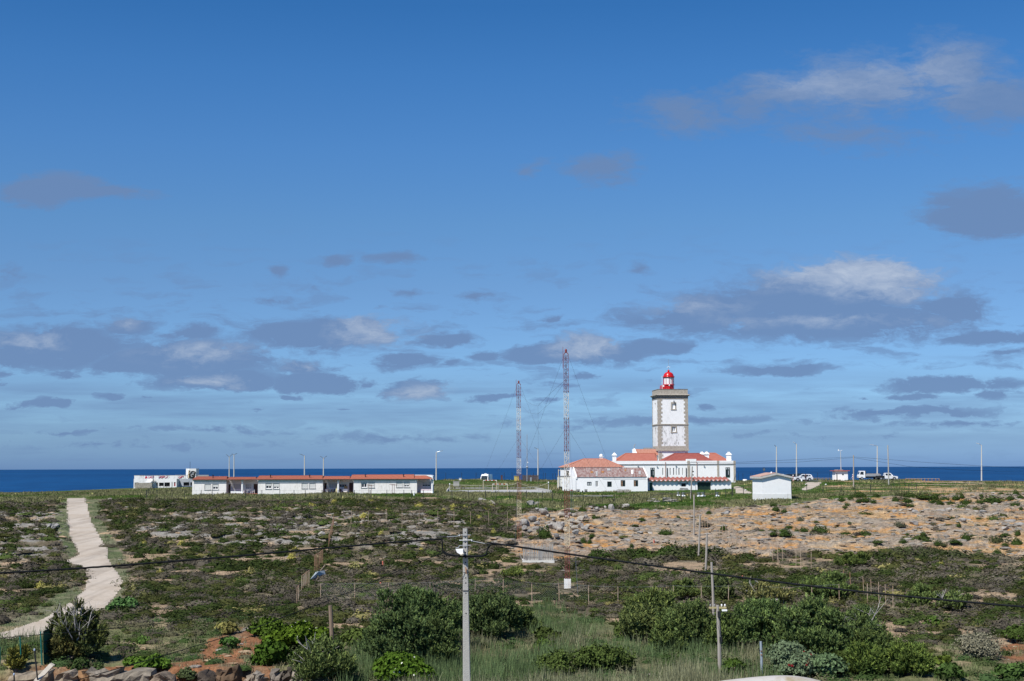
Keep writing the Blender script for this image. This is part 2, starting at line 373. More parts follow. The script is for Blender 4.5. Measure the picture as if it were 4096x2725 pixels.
class MB:
    def __init__(s): s.v = []; s.f = []
    def add(s, vs, fs):
        k = len(s.v); s.v += [tuple(p) for p in vs]; s.f += [tuple(i+k for i in f) for f in fs]; return s
    def box(s, x0, x1, y0, y1, z0, z1, T=None):
        P = [(x, y, z) for z in (z0, z1) for x, y in ((x0,y0),(x1,y0),(x1,y1),(x0,y1))]
        if T is not None: P = [T(*p) for p in P]
        return s.add(P, [(3,2,1,0),(4,5,6,7),(0,1,5,4),(1,2,6,5),(2,3,7,6),(3,0,4,7)])
    def tube(s, pts, r, n=6, r2=None, cap=True):
        pts = [Vector(p) for p in pts]; m = len(pts); rs = r if isinstance(r, (list, tuple)) else [r+(r2-r)*i/(m-1) if r2 is not None else r for i in range(m)]
        vs = []; ref = None
        for i, p in enumerate(pts):
            t = (pts[min(i+1, m-1)]-pts[max(i-1, 0)]).normalized()
            a = t.cross(Vector((0,0,1))) if abs(t.z) < .95 else t.cross(Vector((0,1,0)))
            if ref is not None:
                a = ref - t*ref.dot(t)
            a.normalize(); ref = a; b = t.cross(a)
            for k in range(n):
                q = 2*math.pi*k/n; vs.append(p+rs[i]*(math.cos(q)*a+math.sin(q)*b))
        fs = [(i*n+k, i*n+(k+1) % n, (i+1)*n+(k+1) % n, (i+1)*n+k) for i in range(m-1) for k in range(n)]
        if cap: fs += [tuple(range(n))[::-1], tuple((m-1)*n+k for k in range(n))]
        return s.add(vs, fs)
    def lathe(s, c, prof, n=20):
        vs = []; c = Vector(c)
        for r, z in prof:
            for k in range(n):
                q = 2*math.pi*k/n; vs.append((c.x+r*math.cos(q), c.y+r*math.sin(q), c.z+z))
        m = len(prof)
        fs = [(i*n+k, i*n+(k+1) % n, (i+1)*n+(k+1) % n, (i+1)*n+k) for i in range(m-1) for k in range(n)]
        fs += [tuple(range(n))[::-1], tuple((m-1)*n+k for k in range(n))]
        return s.add(vs, fs)
    def prism(s, poly, a, b, T=None, axis='y'):
        """polygon in (x, z) extruded from y=a to y=b"""
        n = len(poly)
        P = [((x, y, z)) for y in (a, b) for x, z in poly]
        if axis == 'x': P = [(y, x, z) for x, y, z in P]
        if T is not None: P = [T(*p) for p in P]
        return s.add(P, [tuple(range(n)), tuple(range(2*n-1, n-1, -1))]+[(i, i+n, (i+1) % n+n, (i+1) % n) for i in range(n)])
    def quad(s, *p): return s.add(p, [tuple(range(len(p)))])
    def build(s, name, m, parent=None, smooth=False, label=None):
        if name in SPLIT:
            P = s.pieces()
            if len(P) > 1: return [q._build(name, m, parent, smooth, label) for q in P][0]
        return s._build(name, m, parent, smooth, label)
    def pieces(s):
        n = len(s.v); r = list(range(n))
        def fd(a):
            while r[a] != a: r[a] = r[r[a]]; a = r[a]
            return a
        for f in s.f:
            for i in f[1:]: r[fd(i)] = fd(f[0])
        used = {i for f in s.f for i in f}; g = {}
        for i in used: g.setdefault(fd(i), []).append(i)
        B = [(k, np.min([s.v[i] for i in v], 0)-.03, np.max([s.v[i] for i in v], 0)+.03) for k, v in g.items()]
        for i in range(len(B)):
            for j in range(i):
                if (B[i][1] <= B[j][2]).all() and (B[j][1] <= B[i][2]).all(): r[fd(B[i][0])] = fd(B[j][0])
        out = {}
        for f in s.f: out.setdefault(fd(f[0]), []).append(f)
        R = []
        for F in out.values():
            q = MB(); ids = sorted({i for f in F for i in f}); ix = {a: b for b, a in enumerate(ids)}; q.v = [s.v[i] for i in ids]; q.f = [tuple(ix[i] for i in f) for f in F]; R.append(q)
        return R
    def _build(s, name, m, parent, smooth, label):
        vs = s.v
        if parent is not None and parent.name in PM:
            inv = PM[parent.name].inverted(); vs = [tuple(inv @ Vector(p)) for p in vs]
        me = bpy.data.meshes.new(name); me.from_pydata(vs, [], s.f); me.update()
        if smooth:
            for p in me.polygons: p.use_smooth = True
        o = link(name, me, m, parent)
        if label: o['label'] = label
        return o
def kids(o): return [c for c in bpy.data.objects if c.parent == o]
def dup(root, loc, rz=0.0, label=None, scale=None, tree=None, rot=None):
    """copy of a thing with its parts and sub-parts"""
    r = root.copy(); COL.objects.link(r); r.location = loc; r.rotation_euler = rot or (0,0,rz)
    if scale is not None: r.scale = scale if hasattr(scale, '__len__') else (scale,)*3
    if label: r['label'] = label
    for ch in (tree if tree is not None else kids(root)):
        c = ch.copy(); COL.objects.link(c); c.parent = r
        for g in kids(ch):
            d = g.copy(); COL.objects.link(d); d.parent = c
    return r
class Frame:
    """a building's own axes: x along its front, y into it; z is world height"""
    def __init__(s, o, ang): s.o = Vector((o[0], o[1])); s.a = ang; s.c = math.cos(ang); s.s = math.sin(ang)
    def T(s, x, y, z): return Vector((s.o.x+x*s.c-y*s.s, s.o.y+x*s.s+y*s.c, z))
    def px(s, u, v, ly):
        """local x and height where the sight line (u, v) meets the local plane y = ly"""
        r = ray(u, v); dy = -r.x*s.s+r.y*s.c; oy = -(-s.o.x*s.s+s.o.y*s.c)
        k = (ly-oy)/dy; wx, wy = r.x*k, r.y*k
        return ((wx-s.o.x)*s.c+(wy-s.o.y)*s.s, EYE+r.z*k)
    def x(s, u, ly, v=1880): return s.px(u, v, ly)[0]
    def z(s, v, ly, u=2500): return s.px(u, v, ly)[1]

# ------------------------------------------------------------------ soup meshes (foliage, scattered ground cover)
def soup(name, V, C, m, parent=None):
    """V (n,4,3) quads, C (n,3) colours"""
    n = len(V); me = bpy.data.meshes.new(name)
    me.vertices.add(n*4); me.vertices.foreach_set('co', V.reshape(-1).astype(np.float32))
    me.loops.add(n*4); me.loops.foreach_set('vertex_index', np.arange(n*4, dtype=np.int32))
    me.polygons.add(n); me.polygons.foreach_set('loop_start', np.arange(0, n*4, 4, dtype=np.int32))
    try: me.polygons.foreach_set('loop_total', np.full(n, 4, np.int32))
    except Exception: pass
    a = me.color_attributes.new('col', 'FLOAT_COLOR', 'POINT')
    c = np.ones((n, 4, 4), np.float32); c[:, :, :3] = C[:, None, :]
    a.data.foreach_set('color', c.reshape(-1)); me.update(calc_edges=True)
    return link(name, me, m, parent)
def leaves(P, Nrm, size, rg, aspect=1.0, jitter=.6):
    """quads at P facing roughly Nrm"""
    n = len(P); nn = Nrm+rg.normal(0, jitter, (n, 3)); nn /= np.linalg.norm(nn, axis=1)[:, None]+1e-9
    t = np.cross(nn, rg.normal(0, 1, (n, 3))); t /= np.linalg.norm(t, axis=1)[:, None]+1e-9
    b = np.cross(nn, t); s = np.broadcast_to(np.asarray(size, float), (n,))[:, None]
    t = t*s*aspect; b = b*s
    return np.stack([P-t-b, P+t-b*.6, P+t*.7+b, P-t*.8+b*.8], 1)
def dome_pts(n, rg, full=.15, shell=.35):
    d = rg.normal(0, 1, (n, 3)); d[:, 2] = np.abs(d[:, 2])*1.1-full; d /= np.linalg.norm(d, axis=1)[:, None]
    r = (rg.random(n)*shell+1-shell)[:, None]
    return d*r, d
def lumpy(P, seed, amp=.3, f=2.2):
    k = 1+amp*(2*vnoise(P[:, 0]*f+seed*3.7, P[:, 1]*f+P[:, 2]*f*1.3-seed*2.1, seed)-1)
    return P*k[:, None]
def dome_core(r=.72, n=8, m=3):
    q = []
    for j in range(m):
        for i in range(n):
            c = []
            for a, b in ((i, j), (i+1, j), (i+1, j+1), (i, j+1)):
                th = 2*math.pi*a/n; ph = (math.pi/2)*b/m
                c.append((r*math.cos(ph)*math.cos(th), r*math.cos(ph)*math.sin(th), r*math.sin(ph)*.95-.1))
            q.append(c)
    return np.array(q)
def shrub_proto(nl, size, seed, core=True, amp=.35):
    rg = np.random.default_rng(seed); P, d = dome_pts(nl, rg); P = lumpy(P, seed, amp); P[:, 2] = np.maximum(P[:, 2], -.1)
    V = leaves(P, d, size*(.6+.8*rg.random(nl)), rg)
    s = .76+.38*rg.random(nl)
    if core:
        c = dome_core(); V = np.concatenate([V, c]); s = np.concatenate([s, np.full(len(c), .8)])
    return V, s
def tuft_proto(nb, h, w, lean, seed):
    rg = np.random.default_rng(seed); V = []
    for i in range(nb):
        a = rg.random()*6.283; r = rg.random()**.5; bx, by = r*math.cos(a)*.5, r*math.sin(a)*.5
        hh = h*(.5+.6*rg.random()); la = rg.random()*6.283; l = lean*hh*(.2+rg.random())
        ww = w*(.6+.8*rg.random()); wa = rg.random()*3.14; dx, dy = ww*math.cos(wa), ww*math.sin(wa)
        tx, ty = bx+l*math.cos(la), by+l*math.sin(la)
        V.append([(bx-dx, by-dy, -.05), (bx+dx, by+dy, -.05), (tx+dx*.3, ty+dy*.3, hh), (tx-dx*.3, ty-dy*.3, hh)])
    return np.array(V), .75+.5*rg.random(nb)
def scatter(name, protos, P, scl, col, m, rg, parent=None):
    """one mesh of many small plants or stones: for what nobody could count"""
    Vs = []; Cs = []; which = rg.integers(0, len(protos), len(P)); ang = rg.random(len(P))*6.283
    for k, (pv, ps) in enumerate(protos):
        I = np.where(which == k)[0]
        if not len(I): continue
        c, s = np.cos(ang[I])[:, None, None], np.sin(ang[I])[:, None, None]
        x = pv[None, :, :, 0]*1.0; y = pv[None, :, :, 1]; z = pv[None, :, :, 2]
        X = (x*c-y*s)*scl[I, 0][:, None, None]; Y = (x*s+y*c)*scl[I, 1][:, None, None]; Z = z*scl[I, 2][:, None, None]
        V = np.stack(np.broadcast_arrays(X, Y, Z), -1)+P[I][:, None, None, :]
        Vs.append(V.reshape(-1, 4, 3)); Cs.append((col[I][:, None, :]*ps[None, :, None]).reshape(-1, 3))
    return soup(name, np.concatenate(Vs), np.concatenate(Cs), m, parent)

# ------------------------------------------------------------------ the land
def strata(x, y):
    """how much bedrock crops out: bands that follow the bedding, broken up"""
    a = fbm(x*.10+2.0*fbm(x*.05, y*.05, 2, 50), y*.42, 4, 31)
    b = fbm(x*.55, y*1.3, 3, 37)
    return a*.62+b*.38
def micro(x, y, u, v, sand, rock, grass, path):
    bump = (fbm(x*.35, y*.35, 3, 3)-.5)*.30+(fbm(x*1.6, y*1.6, 3, 4)-.5)*.10
    st = strata(x, y)
    ledge = (sstep(.47, .53, st)+sstep(.56, .60, st))*.22*np.clip(sand+rock, 0, 1)+(fbm(x*2.5, y*2.5, 3, 6)-.5)*.30*np.clip(sand+rock, 0, 1)
    far = sstep(255, 235, y)
    return (bump*(1-.75*grass)+ledge)*(1-path)*far+(1-far)*bump*.12*(1-path)
def land_colour(x, y, u, v):
    """soil, rock, turf: what the surface itself is"""
    sand = look(M_SAND, u+30*(fbm(x*.3, y*.3, 3, 61)-.5)*2, v+14*(fbm(x*.2, y*.2, 3, 62)-.5)*2)
    rock = look(M_ROCK, u, v); grass = look(M_GRASS, u+20*(fbm(x*.3, y*.2, 2, 63)-.5), v+16*(fbm(x*.15, y*.15, 3, 64)-.5))
    verge = look(M_VERGE, u, v); low = look(M_LOW, u, v); soil = look(M_SOIL, u+14*(fbm(x*1.2, y*1.2, 2, 66)-.5), v+14*(fbm(x*1.1, y*1.1, 2, 65)-.5))
    cane = look(M_CANE, u, v)
    def lp(A, B, k): return A*(1-k[..., None])+B*k[..., None]
    n1 = fbm(x*.5, y*.5, 4, 71); n2 = fbm(x*.13, y*.17, 3, 72); n3 = fbm(x*2.2, y*2.2, 3, 73)
    c = lp(np.array([.100,.085,.058]), np.array([.170,.145,.100]), sstep(.35, .65, n1))
    c = lp(c, np.array([.30,.22,.145]), sstep(.56, .66, fbm(x*.22, y*.5, 4, 74))*.9)               # sandy gaps in the heath
    sandc = lp(np.array([.365,.222,.105]), np.array([.405,.28,.155]), sstep(.4, .6, n1))
    sandc = lp(sandc, np.array([.40,.195,.060]), np.clip(sstep(.50, .66, fbm(x*.12, y*.28, 3, 75))*.75+.6*sstep(2800,2500,u)*sstep(2150,2190,v), 0, .85))
    st = strata(x, y)
    sandc = lp(sandc, np.array([.225,.205,.175]), sstep(.50, .56, st)*.8)
    c = lp(c, sandc, sstep(.3, .7, sand))
    rk = lp(np.array([.25,.19,.13]), np.array([.21,.20,.18]), sstep(.46, .55, st))
    c = lp(c, rk, sstep(.25, .75, rock)*sstep(.40, .5, n2*.5+n1*.5))
    gr = lp(np.array([.040,.078,.016]), np.array([.080,.105,.032]), sstep(.38, .62, n2))
    gr = lp(gr, np.array([.15,.14,.075]), sstep(.52, .7, fbm(x*.11, y*.11, 3, 77))*.7)
    bare = sstep(.52, .62, fbm(x*.09, y*.12, 4, 79)+.10*sstep(3500, 3800, u)-.25*sstep(3500, 3100, u))
    gr = lp(gr, sandc*1.0, bare*(y > 225))
    c = lp(c, gr, sstep(.3, .7, grass))
    c = lp(c, lp(np.array([.085,.11,.05]), np.array([.15,.15,.09]), sstep(.4,.6,n1)), sstep(.3, .7, verge)*.9)
    lw = lp(np.array([.12,.125,.06]), np.array([.21,.175,.105]), sstep(.42, .62, n1))
    c = lp(c, lw, sstep(.3, .7, low))
    c = lp(c, np.array([.10,.105,.055]), sstep(.3, .7, cane)*.8)
    so_ = lp(np.array([.205,.098,.050]), np.array([.15,.11,.07]), sstep(.4, .62, n1))
    c = lp(c, so_, sstep(.25, .6, soil))
    c = c*(.72+.56*n3)[..., None]*(1-.30*sstep(.52,.62,fbm(x*1.3, y*2.6, 3, 78))*(sand > .5))[..., None]
    return c, sand, rock, grass, verge, low, soil, cane

def surface(x, y):
    x = np.asarray(x, float); y = np.asarray(y, float)
    Z = ground(x, y); u, v = proj(x, y, Z)
    sand = look(M_SAND, u+30*(fbm(x*.3, y*.3, 3, 61)-.5)*2, v+14*(fbm(x*.2, y*.2, 3, 62)-.5)*2); grass = look(M_GRASS, u+20*(fbm(x*.3, y*.2, 2, 63)-.5), v+16*(fbm(x*.15, y*.15, 3, 64)-.5))
    p = np.clip(look(M_PATHL, u, v)+look(M_TRACK, u, v), 0, 1)
    return Z+micro(x, y, u, v, sand, look(M_ROCK, u, v), grass, p)+excav(x, y)
def G(x, y): return float(surface(np.array([x]), np.array([y]))[0])
def gv(u, v):
    """first point of the land met by the sight line (u, v)"""
    lo, hi = 42.0, 420.0
    for _ in range(30):
        m = (lo+hi)/2; p = at(u, v, m)
        if p.z > float(ground(p.x, m)): lo = m
        else: hi = m
    r = ray(u, v); y = np.arange(max(42, lo-22), lo+3, .15); x = r.x/r.y*y; z = EYE+r.z/r.y*y
    h = np.nonzero(surface(x, y) >= z)[0]; k = h[0] if len(h) else len(y)-1
    return Vector((float(x[k]), float(y[k]), float(z[k])))
def build_land():
    t = np.concatenate([np.linspace(-1.3, -.44, 60)[:-1], np.linspace(-.44, .44, 720), np.linspace(.44, 1.3, 60)[1:]])
    d = np.exp(np.linspace(math.log(40), math.log(500), 860))
    T, D = np.meshgrid(t, d, indexing='ij'); X = T*D; Y = D
    Z = ground(X, Y); u, v = proj(X, Y, Z)
    c, sand, rock, grass, verge, low, soil, cane = land_colour(X, Y, u, v)
    ue = u+10*(fbm(X*1.5, Y*1.5, 2, 81)-.5); ve = v+5*(fbm(X*1.3, Y*1.3, 2, 82)-.5)
    path = look(M_PATHL, ue, ve); track = look(M_TRACK, ue, ve)
    pm = np.clip(path+track, 0, 1)
    hard = np.clip(_smooth(pm, 1), 0, 1)
    Z = Z+micro(X, Y, u, v, sand, rock, grass, hard)
    e = excav(X, Y); Z = Z+e
    c = c*(1-sstep(-.1, -.6, e)[..., None])+np.array([.17,.095,.052])*sstep(-.1, -.6, e)[..., None]
    # cliff behind
    extra = [(502, 24.), (506, 10.), (512, -3.)]
    Xe = np.stack([t*a for a, _ in extra], 1); Ye = np.stack([t*0+a for a, _ in extra], 1); Ze = np.stack([t*0+b for _, b in extra], 1)
    # foot of the slope: level ground running on under the viewpoint
    base = Z[:, :1]
    X = np.concatenate([X, Xe], 1); Y = np.concatenate([Y, Ye], 1); Z = np.concatenate([Z, Ze], 1)
    c = np.concatenate([c, np.broadcast_to(np.array([.3,.25,.19]), Xe.shape+(3,))], 1)
    nt_, nd_ = X.shape
    V = np.stack([X, Y, Z], -1).reshape(-1, 3); idx = np.arange(nt_*nd_).reshape(nt_, nd_)
    F = np.stack([idx[:-1, :-1], idx[1:, :-1], idx[1:, 1:], idx[:-1, 1:]], -1)
    def grid_mesh(name, V, F, C, m):
        me = bpy.data.meshes.new(name); n = len(F)
        me.vertices.add(len(V)); me.vertices.foreach_set('co', V.reshape(-1).astype(np.float32))
        me.loops.add(n*4); me.loops.foreach_set('vertex_index', F.reshape(-1).astype(np.int32))
        me.polygons.add(n); me.polygons.foreach_set('loop_start', np.arange(0, n*4, 4, dtype=np.int32))
        try: me.polygons.foreach_set('loop_total', np.full(n, 4, np.int32))
        except Exception: pass
        me.polygons.foreach_set('use_smooth', np.ones(n, bool))
        a = me.color_attributes.new('col', 'FLOAT_COLOR', 'POINT'); cc = np.ones((len(V), 4), np.float32); cc[:, :3] = C
        a.data.foreach_set('color', cc.reshape(-1)); me.update(calc_edges=True); return link(name, me, m)
    setp(grid_mesh('ground', V, F.reshape(-1, 4), c.reshape(-1, 3), m_ground), kind='structure')
    # the dirt road and tracks: sheets laid on the same surface
    def sheet(name, mask, colf, dz):
        k = mask[:-1, :-1]+mask[1:, :-1]+mask[1:, 1:]+mask[:-1, 1:] > 2.0
        nf = F[:mask.shape[0]-1, :mask.shape[1]-1][k]
        used, inv = np.unique(nf.reshape(-1), return_inverse=True)
        Vv = V[used].copy(); Vv[:, 2] += dz
        grid_mesh_o = grid_mesh(name, Vv, inv.reshape(-1, 4), colf(Vv[:, 0], Vv[:, 1]), m_path)
        setp(grid_mesh_o, kind='structure'); return grid_mesh_o
    def pc(x, y):
        n = fbm(x*.6, y*.3, 3, 91)[:, None]; n2 = fbm(x*3, y*2, 3, 92)[:, None]
        a = np.array([.36,.30,.235])*(1-n)+np.array([.46,.41,.35])*n
        return a*(.90+.20*n2)*(1-.16*sstep(.5,.65,fbm(x*1.3, y*.05, 3, 93)))[:, None]
    sheet('path', path, pc, .03); sheet('track', track, pc, .03)
    # level ground under and around the viewpoint
    mb = MB(); mb.quad((-60,-80,24.9), (60,-80,24.9), (60,41,24.9), (-60,41,24.9)); o = mb.build('yard_ground', mat('yard_soil', (.2,.17,.11), .95, bump=.3)); setp(o, kind='structure')
m_path = mat('path_dirt', attr=True, rough=.95, spec=.1, vary=.10, scale=5, bump=.4, bscale=14)
build_land()

# sea
def build_sea():
    m = bpy.data.materials.new('sea_water'); m.use_nodes = True; N = m.node_tree.nodes; L = m.node_tree.links
    b = N['Principled BSDF']; b.inputs['Roughness'].default_value = .42; b.inputs['IOR'].default_value = 1.33; b.inputs['Specular IOR Level'].default_value = .03
    tc = N.new('ShaderNodeTexCoord'); mp = N.new('ShaderNodeMapping'); L.new(tc.outputs['Object'], mp.inputs[0]); mp.inputs['Scale'].default_value = (.02, .0035, 1)
    n = N.new('ShaderNodeTexNoise'); n.inputs['Scale'].default_value = 1; n.inputs['Detail'].default_value = 12; n.inputs['Roughness'].default_value = .72; L.new(mp.outputs[0], n.inputs['Vector'])
    mp2 = N.new('ShaderNodeMapping'); L.new(tc.outputs['Object'], mp2.inputs[0]); mp2.inputs['Scale'].default_value = (.0006, .00015, 1)
    n2 = N.new('ShaderNodeTexNoise'); n2.inputs['Scale'].default_value = 1; n2.inputs['Detail'].default_value = 3; L.new(mp2.outputs[0], n2.inputs['Vector'])
    ad = N.new('ShaderNodeMath'); ad.operation = 'MULTIPLY_ADD'; L.new(n2.outputs['Fac'], ad.inputs[0]); ad.inputs[1].default_value = .5; L.new(n.outputs['Fac'], ad.inputs[2])
    r = N.new('ShaderNodeMapRange'); r.inputs[1].default_value = .58; r.inputs[2].default_value = .92; L.new(ad.outputs[0], r.inputs[0])
    mx = N.new('ShaderNodeMix'); mx.data_type = 'RGBA'; L.new(r.outputs[0], mx.inputs[0]); mx.inputs[6].default_value = SEA_A; mx.inputs[7].default_value = SEA_B
    L.new(mx.outputs[2], b.inputs['Base Color'])
    bp = N.new('ShaderNodeBump'); bp.inputs['Strength'].default_value = .3; bp.inputs['Distance'].default_value = 1; L.new(n.outputs['Fac'], bp.inputs['Height']); L.new(bp.outputs[0], b.inputs['Normal'])
    mb = MB(); ys = [495, 1500, 4000, 12000, 30000, 120000]
    for y0, y1 in zip(ys, ys[1:]):
        mb.quad((-y0*2-500, y0, 0), (y0*2+500, y0, 0), (y1*2+500, y1, 0), (-y1*2-500, y1, 0))
    o = mb.build('sea', m); setp(o, kind='structure')
SEA_A = (.0015,.024,.085,1); SEA_B = (.004,.055,.165,1)
build_sea()
# ------------------------------------------------------------------ building materials
m_white = plaster('white_limewash', (.88,.88,.87), (.50,.48,.44), .35)
m_white_dirty = plaster('weathered_limewash', (.80,.80,.79), (.22,.21,.195), 1.25, lo=.42, hi=.66)
m_tower = plaster('tower_limewash', (.84,.84,.83), (.40,.39,.38), .55, lo=.48, hi=.75)
m_flats = plaster('flats_render', (.80,.775,.74), (.42,.39,.33), .7, lo=.4, hi=.7)
m_trimw = mat('white_trim', (.84,.84,.83), .7, vary=.05)
m_ashlar = mat('ashlar_granite', (.28,.245,.195), .9, color2=(.47,.43,.37), scale=2.4, bump=.4, bscale=8)
m_ashlar_dark = mat('ashlar_stained', (.12,.11,.10), .9, color2=(.33,.30,.26), scale=3.0, bump=.4, bscale=8)
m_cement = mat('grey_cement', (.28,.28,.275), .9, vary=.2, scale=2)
m_concrete = mat('concrete', (.37,.362,.335), .9, vary=.13, scale=6, bump=.25, bscale=30)
m_tile = mat('orange_roof_tile', (.35,.105,.058), .85, color2=(.46,.165,.10), scale=5)
m_tile_pink = mat('faded_pink_sheet', (.30,.125,.082), .85, color2=(.42,.21,.155), scale=1.2, stretch=(3,.4,1))
m_tile_flat = mat('salmon_sheet', (.31,.098,.068), .85, color2=(.37,.135,.098), scale=1)
m_tile_dark = mat('dark_red_sheet', (.21,.048,.038), .85, color2=(.29,.085,.068), scale=1.5)
m_tile_zig = mat('brick_red_sheet', (.22,.062,.048), .85, color2=(.33,.12,.09), scale=2)
m_sheet_old = mat('lichened_sheet', (.17,.068,.058), .9, color2=(.34,.29,.27), scale=1.6, stretch=(2.5,.5,.5), contrast=3.2)
m_dgreen = mat('dark_green_paint', (.010,.035,.025), .5, vary=.2)
m_green = mat('green_paint', (.015,.085,.058), .55, vary=.2)
m_glass = mat('dark_glass', (.02,.028,.035), .08, vary=.2, spec=.6)
m_curtain = mat('net_curtain', (.42,.44,.46), .8, vary=.15)
m_dark = mat('dark_interior', (.018,.018,.02), .9)
m_red = mat('lighthouse_red', (.50,.010,.010), .25, vary=.06, spec=.5)
m_lantern = mat('lantern_curtain', (.78,.78,.76), .35, color2=(.62,.64,.66), scale=3, stretch=(3,3,.5))
m_steel = mat('galvanised_steel', (.45,.47,.49), .45, metal=.6, vary=.12)
m_black = mat('black_paint', (.016,.017,.018), .6)
m_brown = mat('brown_door', (.085,.032,.022), .6, vary=.15)
m_pink = mat('pink_plinth', (.58,.48,.50), .85)
m_shutter = mat('roller_shutter', (.66,.66,.63), .6, vary=.03)
m_stone = mat('rubble_stone', (.17,.155,.13), .95, color2=(.36,.33,.28), scale=2.2, bump=.8, bscale=3, contrast=3)
m_redpipe = mat('rust_red_downpipe', (.38,.22,.17), .7)

def wall(mb, T, x0, x1, z0, z1, y, holes=(), depth=.25):
    """a wall face in the plane y with real openings and reveals"""
    xs = sorted({x0, x1, *[h[0] for h in holes], *[h[1] for h in holes]}); zs = sorted({z0, z1, *[h[2] for h in holes], *[h[3] for h in holes]})
    xs = [x for x in xs if x0 <= x <= x1]; zs = [z for z in zs if z0 <= z <= z1]
    for a, b in zip(xs, xs[1:]):
        for c, d in zip(zs, zs[1:]):
            mx, mz = (a+b)/2, (c+d)/2
            if any(h[0] < mx < h[1] and h[2] < mz < h[3] for h in holes): continue
            mb.quad(T(a,y,c), T(b,y,c), T(b,y,d), T(a,y,d))
    for a, b, c, d in holes:
        y2 = y+depth
        mb.quad(T(a,y,c), T(a,y,d), T(a,y2,d), T(a,y2,c)); mb.quad(T(b,y,c), T(b,y2,c), T(b,y2,d), T(b,y,d))
        mb.quad(T(a,y,c), T(a,y2,c), T(b,y2,c), T(b,y,c)); mb.quad(T(a,y,d), T(b,y,d), T(b,y2,d), T(a,y2,d))
def shell(mb, T, x0, x1, y0, y1, z0, z1, holes=(), depth=.25, top=True):
    wall(mb, T, x0, x1, z0, z1, y0, holes, depth)
    mb.quad(T(x0,y0,z0), T(x0,y0,z1), T(x0,y1,z1), T(x0,y1,z0)); mb.quad(T(x1,y0,z0), T(x1,y1,z0), T(x1,y1,z1), T(x1,y0,z1))
    mb.quad(T(x0,y1,z0), T(x0,y1,z1), T(x1,y1,z1), T(x1,y1,z0))
    if top: mb.quad(T(x0,y0,z1), T(x1,y0,z1), T(x1,y1,z1), T(x0,y1,z1))
def window(parent, T, h, y, frame=m_trimw, pane=m_glass, bars=1, rows=1, depth=.14, shutter=0.0, name='window', label=None, fw=.06):
    a, b, c, d = h; f = MB(); y2 = y+depth
    f.box(a, a+fw, y2-.04, y2+.04, c, d, T); f.box(b-fw, b, y2-.04, y2+.04, c, d, T)
    f.box(a+fw, b-fw, y2-.04, y2+.04, d-fw, d, T); f.box(a+fw, b-fw, y2-.04, y2+.04, c, c+fw, T)
    for k in range(1, bars+1):
        x = a+(b-a)*k/(bars+1); f.box(x-fw*.45, x+fw*.45, y2-.035, y2+.03, c+fw, d-fw, T)
    for k in range(1, rows):
        z = c+(d-c)*k/rows; f.box(a+fw, b-fw, y2-.025, y2+.025, z-fw*.3, z+fw*.3, T)
    w = f.build(name, frame, parent, label=label)
    MB().quad(T(a,y2+.02,c), T(b,y2+.02,c), T(b,y2+.02,d), T(a,y2+.02,d)).build('pane', pane, w)
    if shutter:
        zb = d-(d-c)*shutter; s = MB(); n = max(2, int((d-zb)/.12))
        for k in range(n):
            z0 = zb+(d-zb)*k/n; s.box(a+.02, b-.02, y2-.075, y2-.05, z0, z0+(d-zb)/n*.86, T)
        s.build('shutter', m_shutter, w)
    return w
def corr(mb, A, B, C, D, pitch, amp, th=.03, zig=False, sub=6):
    """corrugated roof plane: eave A-B, ridge D-C (C above B); ridge may be shorter (hips)"""
    A, B, C, D = map(Vector, (A, B, C, D)); e = (B-A); Lx = e.length; e = e/Lx
    xD = (D-A).dot(e); xC = (C-A).dot(e)
    sl = (D-A)-e*xD                      # slope vector, perpendicular to the eave
    up = e.cross(sl).normalized()
    if up.z < 0: up = -up
    n = max(2, int(Lx/pitch*sub)); vs = []
    for i in range(n+1):
        x = Lx*i/n; tau = 1.0
        if xD > 1e-3: tau = min(tau, x/xD)
        if Lx-xC > 1e-3: tau = min(tau, (Lx-x)/(Lx-xC))
        ph = (x/pitch) % 1
        h = amp*(abs(2*ph-1)*2-1 if zig else math.cos(2*math.pi*ph))
        b0 = A+e*x+up*h; t0 = A+e*x+sl*max(tau, 0)+up*h*(1 if tau > .02 else 0)
        vs += [b0, t0, b0-up*th]
    fs = [(3*i, 3*i+3, 3*i+4, 3*i+1) for i in range(n)]+[(3*i+2, 3*i+5, 3*i+3, 3*i) for i in range(n)]
    mb.add(vs, fs)
def hip(parent, F, x0, x1, y0, y1, ze, zr, rx0, rx1, m, pitch=.25, amp=.035, ry=None, over=.25, label=None, ridge=None, name='roof'):
    """hipped roof on an x0..x1 by y0..y1 plan: eaves at ze, ridge rx0..rx1 at zr"""
    ry = (y0+y1)/2 if ry is None else ry; T = F.T
    x0 -= over; x1 += over; y0 -= over; y1 += over
    a, b, c, d = T(x0,y0,ze), T(x1,y0,ze), T(x1,y1,ze), T(x0,y1,ze); r0, r1 = T(rx0,ry,zr), T(rx1,ry,zr)
    mb = MB(); corr(mb, a, b, r1, r0, pitch, amp); corr(mb, c, d, r0, r1, pitch, amp)
    corr(mb, b, c, r1, r1, pitch, amp); corr(mb, d, a, r0, r0, pitch, amp)
    o = mb.build(name, m, parent, label=label)
    if ridge:
        q = MB(); q.tube([a, r0], .09, 5); q.tube([b, r1], .09, 5); q.tube([c, r1], .09, 5); q.tube([d, r0], .09, 5); q.tube([r0, r1], .10, 5); q.build('ridge_tiles', ridge, o)
    return o
